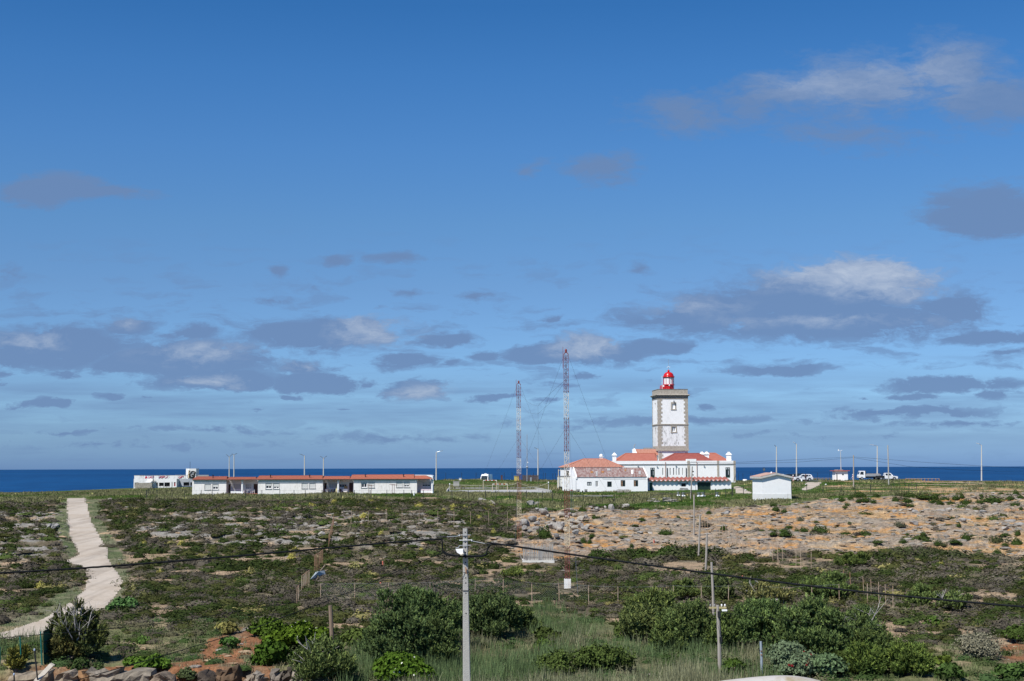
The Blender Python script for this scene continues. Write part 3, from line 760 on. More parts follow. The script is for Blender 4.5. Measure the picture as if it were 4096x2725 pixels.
def chimney(parent, F, x, y, z0, z1, w=.9, m=None, domed=False):
    m = m or m_trimw; mb = MB(); T = F.T; h = w/2
    mb.box(x-h, x+h, y-h, y+h, z0, z1-.75, T)
    mb.box(x-h-.14, x+h+.14, y-h-.14, y+h+.14, z1-.75, z1-.6, T)
    k = len(mb.v); q = h+.08
    for z, r in ((z1-.6, q), (z1-.25, h*.62)):
        for a, b in ((-1,-1),(1,-1),(1,1),(-1,1)): mb.v.append(tuple(T(x+a*r, y+b*r, z)))
    mb.f += [(k+i, k+(i+1) % 4, k+4+(i+1) % 4, k+4+i) for i in range(4)]+[(k+4, k+5, k+6, k+7)]
    mb.box(x-h*.5, x+h*.5, y-h*.5, y+h*.5, z1-.252, z1, T)
    o = mb.build('chimney', m, parent)
    s = MB()
    for dx in (-.22, .22): s.box(x+dx*w-.07, x+dx*w+.07, y-h*.51-.012, y-h*.505, z1-.17, z1-.06, T)
    s.build('vent', m_dark, o); return o

# ------------------------------------------------------------------ the lighthouse
ANG = math.radians(5.4)
P0 = at(2636, 1920, 345); FL = Frame((P0.x, P0.y), ANG); T = FL.T
def lighthouse():
    z = lambda v: FL.z(v, 0, 2690)
    W = FL.x(2755.3, 0); zb = 30.5
    lh = thing('lighthouse', 'tall square white lighthouse tower with stone corners and a red domed lantern', 'lighthouse', T(W/2, W/2, zb), ANG)
    # lower shaft, narrower stage rising out of the roofs
    q = .14
    mb = MB(); shell(mb, T, q, W-q, q, W-q, zb, z(1804), top=False); mb.build('tower_base', m_white, lh)
    # stages with real window openings
    def hx(a, b, c, d, y=0): return (FL.x(a, y), FL.x(b, y), z(d), z(c))
    w1 = hx(2691.5, 2703.5, 1615, 1636); w2 = hx(2690, 2705, 1707, 1727)
    for nm, v0, v1, h in (('upper_stage', 1597, 1696, w1), ('lower_stage', 1703, 1784.5, w2)):
        mb = MB(); wall(mb, T, 0, W, z(v1), z(v0), 0, [h], .35)
        mb.quad(T(W,0,z(v1)), T(W,W,z(v1)), T(W,W,z(v0)), T(W,0,z(v0))); mb.quad(T(0,W,z(v1)), T(W,W,z(v1)), T(W,W,z(v0)), T(0,W,z(v0)))
        # side face, with its slit
        Ts = lambda a, b, c: T(b, a, c)
        sl = (W*.44, W*.60, z(v1)+(z(v0)-z(v1))*(.58 if v0 < 1650 else .42), z(v1)+(z(v0)-z(v1))*(.87 if v0 < 1650 else .93))
        wall(mb, Ts, 0, W, z(v1), z(v0), 0, [sl], .4)
        o = mb.build(nm, m_tower if v0 < 1650 else m_white_dirty, lh)
        MB().quad(Ts(sl[0],.3,sl[2]), Ts(sl[1],.3,sl[2]), Ts(sl[1],.3,sl[3]), Ts(sl[0],.3,sl[3])).build('slit_window', m_dark, lh)
    # dressed stone
    mb = MB(); mb.box(-.03, W+.03, -.03, W+.03, z(1799), z(1784.5), T); mb.build('stone_band', m_ashlar, lh)
    for v0, v1, p in ((1799, 1804, .17), (1696, 1699.5, .16), (1699.5, 1703, .08)):
        MB().box(-p, W+p, -p, W+p, z(v1), z(v0), T).build('string_course', m_ashlar, lh)
    MB().box(-.05, W+.05, -.05, W+.05, z(1597), z(1585.5), T).build('frieze', m_ashlar_dark, lh)
    mb = MB(); k = 0
    for p, v0, v1 in ((.18, 1583.5, 1585.5), (.34, 1581, 1583.5), (.48, 1579, 1581)): mb.box(-p, W+p, -p, W+p, z(v1)+.001*k, z(v0), T); k += 1
    n0 = len(mb.v)
    for zz, p in ((z(1579)-.001, .40), (z(1577), .05)):
        for a, b in ((0,0),(1,0),(1,1),(0,1)): mb.v.append(tuple(T(-p+a*(W+2*p), -p+b*(W+2*p), zz)))
    mb.f += [(n0+i, n0+(i+1) % 4, n0+4+(i+1) % 4, n0+4+i) for i in range(4)]
    mb.build('cornice', m_ashlar, lh)
    mb = MB(); zt = z(1558.8); zp = z(1577)-.01
    for a, b, c, d in ((0,W,0,.3),(0,W,W-.3,W),(0,.3,.3,W-.3),(W-.3,W,.3,W-.3)): mb.box(a, b, c, d, zp, zt, T)
    mb.box(.3, W-.3, .3, W-.3, zp, zp+.3, T)
    o = mb.build('parapet', m_ashlar, lh)
    mb = MB()
    for a, b, c, d in ((-.06,W+.06,-.06,.36),(-.06,W+.06,W-.36,W+.06),(-.06,.36,.36,W-.36),(W-.36,W+.06,.36,W-.36)): mb.box(a, b, c, d, zt, zt+.13, T)
    mb.build('coping', m_ashlar_dark, o)
    mb = MB()
    for k in range(1, 9): mb.box(W*k/9-.012, W*k/9+.012, -.008, .0, zp+.1, zt-.02, T)
    mb.build('parapet_joint', m_ashlar_dark, o)
    # quoins
    mb = MB(); r = random.Random(3)
    for v0, v1 in ((1597, 1696), (1703, 1784.5)):
        a, b = z(v1), z(v0); n = int((b-a)/.47); h = (b-a)/n
        for i in range(n):
            L_ = (1.02 if i % 2 else .72)+r.uniform(-.06, .06); M_ = (.72 if i % 2 else 1.02)+r.uniform(-.06, .06)
            zz = a+i*h
            for sx in (0, 1):
                x0, x1 = (-.035, L_) if sx == 0 else (W-L_, W+.035)
                mb.box(x0, x1, -.035, .0, zz+.012, zz+h-.012, T)
                X0, X1 = (-.034, .0) if sx == 0 else (W, W+.034)
                mb.box(X0, X1, .0, M_, zz+.012, zz+h-.012, T); mb.box(X0, X1, W-M_*.6, W+.03, zz+.012, zz+h-.012, T)
    a, b = 31.5, z(1804); n = int((b-a)/.47)
    for i in range(n):
        L_ = 1.02 if i % 2 else .72
        mb.box(q-.035, q+L_, q-.035, q, a+i*.47+.012, a+i*.47+.458, T); mb.box(W-q-L_, W-q+.035, q-.035, q, a+i*.47+.012, a+i*.47+.458, T); mb.box(q-.034, q, q, q+1.6-L_, a+i*.47+.012, a+i*.47+.458, T)
    mb.build('quoins', m_ashlar, lh)
    # window surrounds and windows
    for h, m_, wn in ((w1, (m_trimw), 0), (w2, m_glass, 1)):
        a, b, c, d = h; g = .30; f = MB()
        f.box(a-g, a, -.05, .02, c-.02, d+.12, T); f.box(b, b+g, -.05, .02, c-.02, d+.12, T); f.box(a-g, b+g, -.055, .02, d+.12, d+.36, T); f.box(a-g-.05, b+g+.05, -.09, .02, c-.30, c-.02, T); f.box(a, b, -.05, .02, d, d+.12, T)
        f.build('window_surround', m_ashlar, lh)
        if wn: window(lh, T, h, 0, m_trimw, m_glass, 1, 3, .22, fw=.17)
        else: MB().box(a, b, .2, .24, c, d, T).build('blocked_window', m_white, lh)
    # flood lamp and bracket over the upper window
    c = T((w1[0]+w1[1])/2+.05, -.35, z(1605)); mb = MB(); mb.tube([T((w1[0]+w1[1])/2, 0, z(1601)), T((w1[0]+w1[1])/2, -.3, z(1601)), c], .05, 6); mb.lathe(c-Vector((0,0,.25)), [(.02,0),(.2,.05),(.22,.25),(.1,.38)], 10); mb.build('wall_lamp', m_steel, lh)
    # lantern
    c = T(W*.468, W*.5, 0); zz = lambda v: FL.z(v, W*.5, 2682)
    cx = Vector((c.x, c.y, 0)); R = 1.28
    mb = MB(); mb.lathe(cx, [(R+.02, zt-.9), (R+.02, zz(1540.5))], 16); mb.build('lantern_drum', m_red, lh)
    mb = MB(); mb.lathe(cx, [(R+.22, zz(1541)), (R+.22, zz(1539.6))], 24); mb.build('gallery_plate', m_red, lh)
    mb = MB(); x0 = W*.468-R-.95
    mb.prism([(x0, zt-.6), (x0+1.5, zt-.6), (x0+1.5, zz(1542)), (x0+.28, zz(1542))], W*.36, W*.64, T); o = mb.build('entry_hatch', m_red, lh)
    n = 10
    mb = MB(); mb.lathe(cx, [(R-.06, zz(1539.6)), (R-.06, zz(1510))], n*2); mb.build('lantern_curtain', m_lantern, lh)
    mb = MB()
    for k in range(n):
        a = 2*math.pi*(k+.5)/n; p = cx+Vector((math.cos(a)*R, math.sin(a)*R, 0)); mb.tube([p+Vector((0,0,zz(1539.6))), p+Vector((0,0,zz(1510)))], .045, 5)
    for v in (1539, 1511): mb.tube([cx+Vector((math.cos(2*math.pi*k/30)*R, math.sin(2*math.pi*k/30)*R, zz(v))) for k in range(31)], .05, 5, cap=False)
    mb.build('lantern_glazing_bars', m_red, lh)
    z0 = zz(1509); dz = zz(1489)-z0
    prof = [(R+.02, z0-.1), (R+.18, z0-.05), (R+.18, z0+.16), (R+.02, z0+.2)]+[(R*.99*math.cos(t)**.9, z0+.2+(dz-.15)*math.sin(t)) for t in np.linspace(.05, 1.32, 9)]+[(.20, z0+dz+.1), (.15, z0+dz+.25)]
    d_ = MB(); d_.lathe(cx, prof, 28); d_.build('dome', m_red, lh, smooth=True)
    b = zz(1484); mb = MB(); mb.lathe(cx, [(max(.01, .29*math.cos(t)), b+.29*math.sin(t)) for t in np.linspace(-1.5, 1.5, 9)], 14); mb.build('ball_finial', m_red, lh, smooth=True)
    mb = MB(); mb.tube([cx+Vector((0,0,b+.25)), cx+Vector((0,0,zz(1436)))], .035, 5); o = mb.build('lightning_rod', m_steel, lh)
    mb = MB()
    for dx, dz_ in ((.32,0),(-.32,0),(0,.2)):
        p = cx+Vector((dx, 0, zz(1469)+dz_)); mb.tube([cx+Vector((0,0,zz(1469)+.1)), p], .02, 4); mb.box(p.x-.07, p.x+.07, p.y-.05, p.y+.05, p.z-.08, p.z+.08)
    mb.build('wind_vane', m_trimw, o)
    p = T(FL.x(2653, 1), 1, 0); mb = MB(); mb.tube([p+Vector((0,0,zt)), p+Vector((0,0,FL.z(1503, 1)))], .055, 6, r2=.04); mb.build('whip_antenna', m_trimw, lh)
    p = T(.5, 1, 0); mb = MB(); mb.tube([p+Vector((0,0,zt)), p+Vector((0,0,zt+1.5))], .015, 4); mb.build('thin_antenna', m_steel, lh)
    mb = MB(); p = T(FL.x(2658,1),1,zz(1547)); mb.box(p.x-.16,p.x+.16,p.y-.16,p.y+.1,p.z-.2,p.z+.2); p=T(FL.x(2682,2),2,zz(1543)); mb.lathe(p, [(.05,-.25),(.14,-.1),(.14,.12),(.04,.2)], 8); mb.build('signal_lamp', m_trimw, lh)
lighthouse()

# ------------------------------------------------------------------ keepers' building round the foot of the tower
def pil(mb, x0, x1, y, z0, z1): mb.box(x0, x1, y-.06, y+.05, z0, z1, T)
def keepers():
    Y = -8.0; z = lambda v, y=Y: FL.z(v, y, 2690); X = lambda u, y=Y: FL.x(u, y)
    x0, x1 = X(2436), X(2941); zt, zb = z(1843.8), 29.6
    kb = thing('keepers_building', 'long white parapeted building with red roofs wrapped round the foot of the lighthouse', 'building', T((x0+x1)/2, Y, zb), ANG)
    slits = [(2649.5,2653,1), (2679,2682.6,1), (2692.5,2696.6,1), (2704,2706.8,1), (2714,2718.4,1), (2729,2731.6,1)]
    H = [(X(a), X(b), z(1900), z(1872)) for a, b, _ in slits]
    dl = (X(2601.5), X(2619), z(1912.5), z(1871)); dr = (X(2902), X(2920.5), z(1912.3), z(1870.7))
    mb = MB(); shell(mb, T, x0, x1, Y, 5.0, zb, zt-.9, H+[dl, dr], .3, top=True); mb.build('wall', m_white, kb)
    mb = MB()                                                              # parapet: front, back, sides
    for a, b, c, d in ((x0, x1, Y, Y+.3), (x0, x1, 4.7, 5.0), (x0, x0+.3, Y+.3, 4.7), (x1-.3, x1, Y+.3, 4.7)): mb.box(a, b, c, d, zt-.9+.002, zt, T)
    xs = X(2746), X(2785.5); mb.box(xs[0], xs[1], Y-.05, Y+.6, zt-.35, z(1836.5), T)
    mb.build('parapet', m_white, kb)
    mb = MB(); mb.box(x0-.1, x1+.12, Y-.13, Y-.002, z(1859), z(1856), T); mb.box(x1, x1+.12, Y, 5, z(1859), z(1856), T); mb.build('string_course', m_cement, kb)
    mb = MB()
    for a, b in ((2749.5, 2760), (2868.5, 2876.5), (2934, 2942)): pil(mb, X(a), X(b), Y, zb+.3, zt-.0021)
    mb.box(X(2942), X(2942)+.05, Y-.06, Y+.6, zb+.3, zt-.01, T); mb.build('stone_pilaster', m_ashlar, kb)
    mb = MB()
    for a in (2661.5, 2787): mb.tube([T(X(a), Y-.16, zb+.2), T(X(a), Y-.16, zt-.2)], .06, 6)
    mb.build('downpipe', m_redpipe, kb)
    mb = MB()
    for a in (2669, 2744.5): mb.box(X(a)-.09, X(a)+.09, Y-.12, Y-.005, zb+.6, z(1872), T); 
    mb.build('black_pipe', m_black, kb)
    for h in H:
        window(kb, T, h, Y, m_cement, m_glass, 0, 1, .2, fw=.05, name='slit_window')
    for h in (dl, dr):
        a, b, c, d = h
        w = window(kb, T, h, Y, m_dgreen, m_glass, 1, 1, .12, fw=.14, name='double_door')
        s = MB(); s.box(a+.1, b-.1, Y+.06, Y+.10, c+(d-c)*.74, c+(d-c)*.79, T); s.box(a+.1, b-.1, Y+.07, Y+.11, c, c+(d-c)*.2, T); s.build('door_panel', m_dgreen, w)
        s = MB(); s.box(a+.15, (a+b)/2-.1, Y+.085, Y+.10, c+(d-c)*.81, d-.12, T); s.box((a+b)/2+.1, b-.15, Y+.085, Y+.10, c+(d-c)*.81, d-.12, T); s.box((a+b)/2+.1, b-.3, Y+.085, Y+.10, c+(d-c)*.28, c+(d-c)*.70, T); s.build('net_curtain', m_curtain, w)
    mb = MB()
    for u, v in ((2628, 1865), (2703, 1861), (2551, 1861), (2816, 1863)):
        p = T(X(u), Y-.2, z(v)); mb.tube([p+Vector((0,.2,.1)), p], .04, 4); mb.box(p.x-.14, p.x+.14, p.y-.08, p.y+.08, p.z-.16, p.z+.02)
    mb.build('wall_lamp', m_steel, kb)
    # roofs standing behind the parapet
    zr = lambda v, y: FL.z(v, y, 2560)
    y0, y1 = -6.8, -1.2
    hip(kb, FL, X(2465,y0)+.1, X(2631,y0)-.4, y0, y1, z(1843.5,y0)-.05, z(1813.5,-4), X(2503,-4), X(2624,-4), m_tile_flat, .2, .02, over=.2, label='left salmon hipped roof', ridge=m_tile)
    hip(kb, FL, X(2656,y0), X(2850,y0), y0, -1.0, z(1843.5,y0)-.05, z(1814,-4), X(2699,-4), X(2797,-4), m_tile_dark, .3, .03, over=.1, label='dark red hipped roof right of the tower', ridge=m_tile_dark)
    ya = 1.0
    hip(kb, FL, X(2780,ya-2), X(2913,ya-2), ya-2.6, ya+3, z(1843.5,ya-2)-.1, z(1813,ya), X(2812,ya), X(2863,ya), m_tile_flat, .3, .03, over=.1, label='far right salmon roof', ridge=m_tile)
    yb = 3.2; a, b, = X(2541,yb), X(2630,yb)
    mb = MB(); corr(mb, T(a, yb-2.2, z(1814,yb)-.4), T(b, yb-2.2, z(1814,yb)-.4), T(b, yb, z(1796.5,yb)), T(a, yb, z(1796.5,yb)), .25, .03); mb.build('back_roof', m_tile_pink, kb)
    mb = MB(); mb.prism([(yb-3.4, z(1843,yb)-.6), (yb+2, z(1843,yb)-.6), (yb+2, z(1797,yb)), (yb-.1, z(1794.5,yb)), (yb-2.5, z(1813,yb)), (yb-3.0, z(1830,yb))], a-.35, a-.02, lambda x, y, zz: T(x, y, zz), axis='x'); mb.build('gable_wall', m_white, kb)
    mb = MB(); mb.box(X(2576,yb+1), X(2620,yb+1), yb+.6, yb+1.6, z(1797,yb)-.3, z(1791,yb+1), T); mb.build('tank_housing', m_cement, kb)
    p = T(a-.2, yb, z(1795,yb)); mb = MB(); mb.tube([p, p+Vector((0,0,.8)), p+Vector((.35,0,1.15))], [.09,.1,.06], 5); mb.build('flue', m_cement, kb)
    for u0, u1, v0, y in ((2451,2464.5,1809.5,-6), (2801,2816.5,1806.5,-1), (2819.5,2835,1806,-3), (2908,2924,1808,-4)):
        xm = (X(u0,y)+X(u1,y))/2; chimney(kb, FL, xm, y, z(1846,y)-.4, z(v0,y), X(u1,y)-X(u0,y))
keepers()

# ------------------------------------------------------------------ hip-roofed house at the left
def hiphouse():
    Y = -26.0; z = lambda v, y=Y: FL.z(v, y, 2380); X = lambda u, y=Y: FL.x(u, y)
    x0, x1 = X(2262), X(2489); zb = 28.6; ze = z(1868.5)
    hb = thing('hip_roofed_house', 'white house with a pale orange hipped roof and arched porch, left of the lighthouse', 'house', T((x0+x1)/2, Y, zb), ANG)
    arch = (X(2291), X(2305), z(1908), z(1879)); win = (X(2264.5), X(2274), z(1904), z(1884)) if False else (x0+.15, x0+.75, z(1903), z(1884))
    mb = MB(); shell(mb, T, x0, x1, Y, Y+9, zb, ze, [arch, win], .5); mb.build('wall', m_white, hb)
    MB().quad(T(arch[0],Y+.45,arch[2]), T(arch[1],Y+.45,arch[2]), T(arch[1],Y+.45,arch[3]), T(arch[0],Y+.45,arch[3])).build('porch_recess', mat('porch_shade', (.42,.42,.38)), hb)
    window(hb, T, win, Y, m_dgreen, m_glass, 1, 2, .12)
    mb = MB(); mb.box(X(2279), X(2287), Y-.35, Y-.002, zb+.3, ze-.05, T); mb.build('pillar', m_trimw, hb)
    hip(hb, FL, x0, x1, Y, Y+9, ze-.02, z(1835.7, Y+4.5), X(2334.7,Y+4.5), X(2418,Y+4.5), m_tile_pink, .32, .045, over=.35, ridge=m_tile)
    y = Y+6.5; xc = X(2405, y); zt = z(1818, y); mb = MB(); mb.box(xc-.36, xc+.36, y-.36, y+.36, z(1840,y)-.5, zt-.55, T); mb.box(xc-.46, xc+.46, y-.46, y+.46, zt-.55, zt-.45, T)
    mb.lathe(T(xc, y, 0), [(.38, zt-.45), (.42, zt-.3), (.36, zt-.1), (.2, zt+.05), (.02, zt+.1)], 14); mb.build('chimney', m_trimw, hb)
hiphouse()

# ------------------------------------------------------------------ the long annex with the lichened roof
def annex():
    Y = -38.0; z = lambda v, y=Y: FL.z(v, y, 2450); X = lambda u, y=Y: FL.x(u, y)
    x0, x1 = X(2305), X(2590); zb = 28.6; ze = z(1908); zr = z(1871.5, Y+4.6)
    an = thing('annex', 'long low white annex with a patchy lichened corrugated roof and small green windows', 'building', T((x0+x1)/2, Y, zb), ANG)
    ws = [(2348,2366,1927.5,1942.5,1,1), (2381.5,2392.5,1924.5,1948,1,3), (2428.5,2446.5,1926.5,1948,1,2), (2482.5,2500.5,1921.3,1946.5,1,3), (2534.5,2552,1921.3,1946.5,1,3)]
    H = [(X(a), X(b), z(d), z(c)) for a, b, c, d, _, _ in ws]
    mb = MB(); wall(mb, T, x0, x1, zb, ze, Y, H, .22)
    for x in (x0, x1):
        mb.quad(T(x, Y, zb), T(x, Y, ze), T(x, Y+4.6, zr), T(x, Y+9, ze), T(x, Y+9, zb))
    mb.quad(T(x0, Y+9, zb), T(x1, Y+9, zb), T(x1, Y+9, ze), T(x0, Y+9, ze)); mb.build('wall', m_white_dirty if False else m_white, an)
    for i, h in enumerate(H):
        window(an, T, h, Y, m_trimw if i == 1 else m_dgreen, m_curtain if i == 0 else m_glass, ws[i][4], ws[i][5], .1, fw=.09)
    mb = MB()
    for i in (3, 4):
        a, b, c, d = H[i]; mb.box(a+.15, (a+b)/2-.08, Y+.085, Y+.10, c+.12, d-.2, T)
    mb.build('window_board', mat('plywood', (.38,.22,.13), vary=.3), an)
    mb = MB(); corr(mb, T(x0+.1, Y-.12, ze-.02), T(x1-.1, Y-.12, ze-.02), T(x1-.1, Y+4.6, zr), T(x0+.1, Y+4.6, zr), .28, .05); corr(mb, T(x1-.1, Y+9.1, ze), T(x0+.1, Y+9.1, ze), T(x0+.1, Y+4.6, zr), T(x1-.1, Y+4.6, zr), .28, .05)
    ro = mb.build('roof', m_sheet_old, an)
    def patch(u0, u1, v0, v1, m_, nm='roof_patch'):
        f = lambda v: min(max((z(v)-ze)/(z(1871.5)-ze), 0), 1)
        def pt(u, v):
            k = f(v); y = Y-.12+4.7*k; return T(X(u, y), y, ze+(zr-ze)*k+.09)
        o = MB(); o.quad(pt(u0,v1), pt(u1,v1), pt(u1,v0), pt(u0,v0)); a, b, c, d = [Vector(q) for q in o.v]; dn = Vector((0,0,-.06))
        o.add([a+dn, b+dn, c+dn, d+dn], []); o.f += [(0,4,5,1), (1,5,6,2), (2,6,7,3), (3,7,4,0)]; o.build(nm, m_, ro)
    mo = mat('orange_patch', (.34,.15,.05), vary=.2); mg = mat('grey_patch', (.36,.35,.34), vary=.15)
    patch(2362, 2372, 1886.5, 1893, mo); patch(2406, 2415, 1885.5, 1892.5, mo); patch(2524.5, 2533, 1882, 1896.5, m_trimw); patch(2554, 2563, 1886, 1899, mg); patch(2428, 2442, 1876, 1884, mg); patch(2383, 2390, 1886, 1906, mg); patch(2499,2504,1879,1886,mo)
    mb = MB()
    for x, w in ((x0-.08, .22), (x1-.16, .24)):
        mb.prism([(Y-.15, ze-.4), (Y-.15, ze+.12), (Y+4.6, zr+.16), (Y+9.1, ze+.12), (Y+9.1, ze-.4)], x, x+w, lambda a, b, c: T(a, b, c), axis='x')
    mb.build('verge', m_white, an)
    mb = MB(); mb.tube([T(X(2410), Y-.03, z(1910)), T(X(2410), Y-.03, z(1916)), T(x1-.3, Y-.03, z(1916.5))], .025, 4); mb.build('cable_duct', m_cement, an)
    p = T(x1-.2, Y+2, zr-.2); mb = MB(); mb.tube([p, p+Vector((0,0,.9)), p+Vector((-.25,0,1.1))], .03, 4); mb.build('aerial', m_steel, an)
    # garden wall on the left
    gw = thing('garden_wall', 'white garden wall joining the annex to the plant room', 'wall', T(X(2270), Y, zb), ANG)
    mb = MB(); mb.prism([(X(2250), zb), (X(2305)-.1, zb), (X(2305)-.1, z(1908)), (X(2296), z(1911)), (X(2250), z(1915))], Y+.02, Y+.3, lambda a, b, c: T(a, b, c)); mb.build('masonry', m_white, gw)
annex()
def plant_room():
    Y = -33.0; z = lambda v, y=Y: FL.z(v, y, 2260); X = lambda u, y=Y: FL.x(u, y)
    x0, x1 = X(2236), X(2281); zb = z(1954)-.6
    pr = thing('plant_room', 'small flat-roofed cream plant room with a yellowish post at its corner', 'shed', T((x0+x1)/2, Y, zb), ANG)
    mb = MB(); shell(mb, T, x0, x1, Y, Y+3, zb, z(1905.5)); mb.build('wall', plaster('cream_wash', (.72,.72,.66), (.4,.33,.2), .8), pr)
    mb = MB(); mb.box(x0-.12, x1+.15, Y-.12, Y+3.1, z(1905.5), z(1904), T); mb.build('roof', m_cement, pr)
    mb = MB(); mb.box(X(2239.5), X(2245.5), Y-.02, Y-.003, z(1919), z(1917.8), T); mb.box(X(2246), X(2248.5), Y-.1, Y-.003, z(1932), z(1929.5), T); mb.build('vent', m_cement, pr)
    mb = MB(); p = T(x0-.15, Y-.3, zb); q = T(x0-.15, Y-.3, z(1878)); mb.tube([p, q], .07, 6); a = T(X(2233.5,Y-.3), Y-.3, z(1882)); b = T(X(2242,Y-.3), Y-.3, z(1882)); mb.tube([a, b], .03, 4)
    mb.tube([b, b+Vector((0,0,.3))], .05, 5); mb.build('corner_post', mat('yellowed_paint', (.58,.52,.38)), pr)
    mb = MB(); mb.box(X(2236,Y-.6), X(2248,Y-.6), Y-.7, Y-.1, zb, z(1946.5), T); o = mb.build('dark_crate', m_black); setp(o, 'dark box on the ground against the cream plant room', 'box')
    o.name = 'storage_box'
plant_room()

# ------------------------------------------------------------------ garage shed with the folded red roof
def garage():
    Y = -35.0; z = lambda v, y=Y: FL.z(v, y, 2750); X = lambda u, y=Y: FL.x(u, y)
    x0, x1 = X(2592), X(2924); zb = z(1975)-.9; zt = z(1920)
    ga = thing('garage', 'low white garage with a zigzag folded red roof and a big dark green door', 'garage', T((x0+x1)/2, Y, zb), ANG)
    d1 = (X(2597), X(2609.5), z(1967), z(1930.5)); w = (X(2725), X(2742.5), z(1946.8), z(1933.4)); d2 = (X(2789), X(2842), z(1975.5), z(1929.5))
    mb = MB(); shell(mb, T, x0, x1, Y, Y+7, zb, zt, [d1, w, d2], .22); mb.build('wall', m_white, ga)
    def leaf(h, nm, m_, panels):
        a, b, c, d = h; mb = MB(); mb.box(a, b, Y+.12, Y+.17, c, d, T); o = mb.build(nm, m_, ga); s = MB()
        for k in range(1, panels): x = a+(b-a)*k/panels; s.box(x-.02, x+.02, Y+.112, Y+.12, c+.05, d-.05, T)
        if panels > 1: s.build('board_joint', m_black, o)
        s = MB(); s.tube([T(b-.25, Y+.06, (c+d)/2), T(b-.12, Y+.06, (c+d)/2)], .03, 5); s.build('handle', m_steel, o)
    leaf(d1, 'side_door', m_green, 1); leaf(d2, 'garage_door', m_dgreen, 12)
    o = window(ga, T, w, Y, m_black, m_dark, 3, 4, .1, fw=.05, name='barred_window')
    mb = MB(); mb.box(X(2780), X(2892), Y-.25, Y-.05, z(1928.8), z(1927.3), T); mb.build('door_rail', m_steel, ga)
    # folded plate roof
    mb = MB(); yo = Y-.55; n = 19; pitch = (X(2924)-X(2594))/n
    ze = z(1923); zr = zt+.55
    vs = []; fs = []
    for i in range(2*n+1):
        x = x0-.05+i*pitch/2; h = .19 if i % 2 else -.15
        vs += [T(x, yo, ze+h), T(x, Y+3.4, zr+h*.8), T(x, yo, ze+h-.035)]
    fs = [(3*i, 3*i+3, 3*i+4, 3*i+1) for i in range(2*n)]+[(3*i+2, 3*i+5, 3*i+3, 3*i) for i in range(2*n)]
    mb.add(vs, fs); mb.build('folded_roof', m_tile_zig, ga)
    # bare cement where the lime wash has fallen
    def blob(pts, nm):
        o = MB(); o.quad(*[T(X(u), Y-.006, z(v)) for u, v in pts]); o.build(nm, m_cement, ga)
    blob([(2707,1934),(2714,1930),(2724,1931),(2724.5,1935),(2715,1934.5)], 'plaster_loss'); blob([(2743,1931),(2752,1930),(2752,1935),(2747,1937),(2743,1934)], 'plaster_loss')
    blob([(2716,1957),(2721,1951.5),(2732,1952),(2740,1953),(2747,1952),(2752,1956),(2750,1964),(2753,1969),(2747,1969),(2744,1963),(2735,1958.5),(2726,1960),(2720,1960)], 'plaster_loss')
    mb = MB(); mb.tube([T(X(2781), Y-.04, z(1930)), T(X(2781), Y-.04, z(1975))], .03, 4); mb.build('conduit', m_cement, ga)
    # wash-house frame behind, over the roof
garage()

# ------------------------------------------------------------------ the small gable hut at the right
def hut():
    A = math.radians(7.0); p = at(3050, 1990, 220); F = Frame((p.x, p.y), A); T = F.T
    z = lambda v: F.z(v, 0, 3100); X = lambda u: F.x(u, 0)
    W = X(3163); zb = z(1991)-.8; ze = z(1913); zp = z(1899.5); L_ = 5.2; xm = X(3106)
    h = thing('gable_hut', 'plain windowless white gabled hut with a concrete-edged roof standing in the grass', 'hut', T(W/2, 0, zb), A)
    mb = MB()
    mb.quad(T(0,0,zb), T(W,0,zb), T(W,0,ze), T(xm,0,zp), T(0,0,ze)); mb.quad(T(0,L_,zb), T(0,L_,ze), T(xm,L_,zp), T(W,L_,ze), T(W,L_,zb))
    mb.quad(T(0,0,zb), T(0,0,ze), T(0,L_,ze), T(0,L_,zb)); mb.quad(T(W,0,zb), T(W,L_,zb), T(W,L_,ze), T(W,0,ze)); mb.build('wall', plaster('hut_render', (.86,.86,.85), (.5,.48,.45), .35), h)
    mb = MB(); mb.box(-.02, W+.02, -.03, 0, zb, z(1976), T); mb.box(-.03, 0, 0, L_, zb, z(1976), T); mb.build('plinth', plaster('plinth_render', (.74,.74,.72), (.4,.38,.34), .6), h)
    mb = MB(); t = .28; o = .32
    s = (zp-ze)/xm; s2 = (zp-ze)/(W-xm)
    prof = [(-o, ze-o*s), (xm, zp), (W+o, ze-o*s2), (W+o, ze-o*s2+t), (xm, zp+t), (-o, ze-o*s+t)]
    mb.prism(prof, -.32, L_+.3, T); mb.build('roof_slab', mat('weathered_cement', (.36,.34,.31), .9, color2=(.60,.59,.56), scale=3), h)
    mb = MB(); corr(mb, T(-o, L_+.3, ze-o*s+t+.03), T(-o, -.2, ze-o*s+t+.03), T(xm, -.2, zp+t+.03), T(xm, L_+.3, zp+t+.03), .3, .03); mb.build('roof_tiles', mat('bleached_tile', (.30,.15,.11), .9, color2=(.44,.33,.28), scale=3), h)
    mb = MB(); q = T(xm-.7, .4, zp+t-.05); mb.lathe(q, [(.12,0),(.12,.18),(.05,.24)], 8); mb.build('vent_cap', m_trimw, h)
hut()

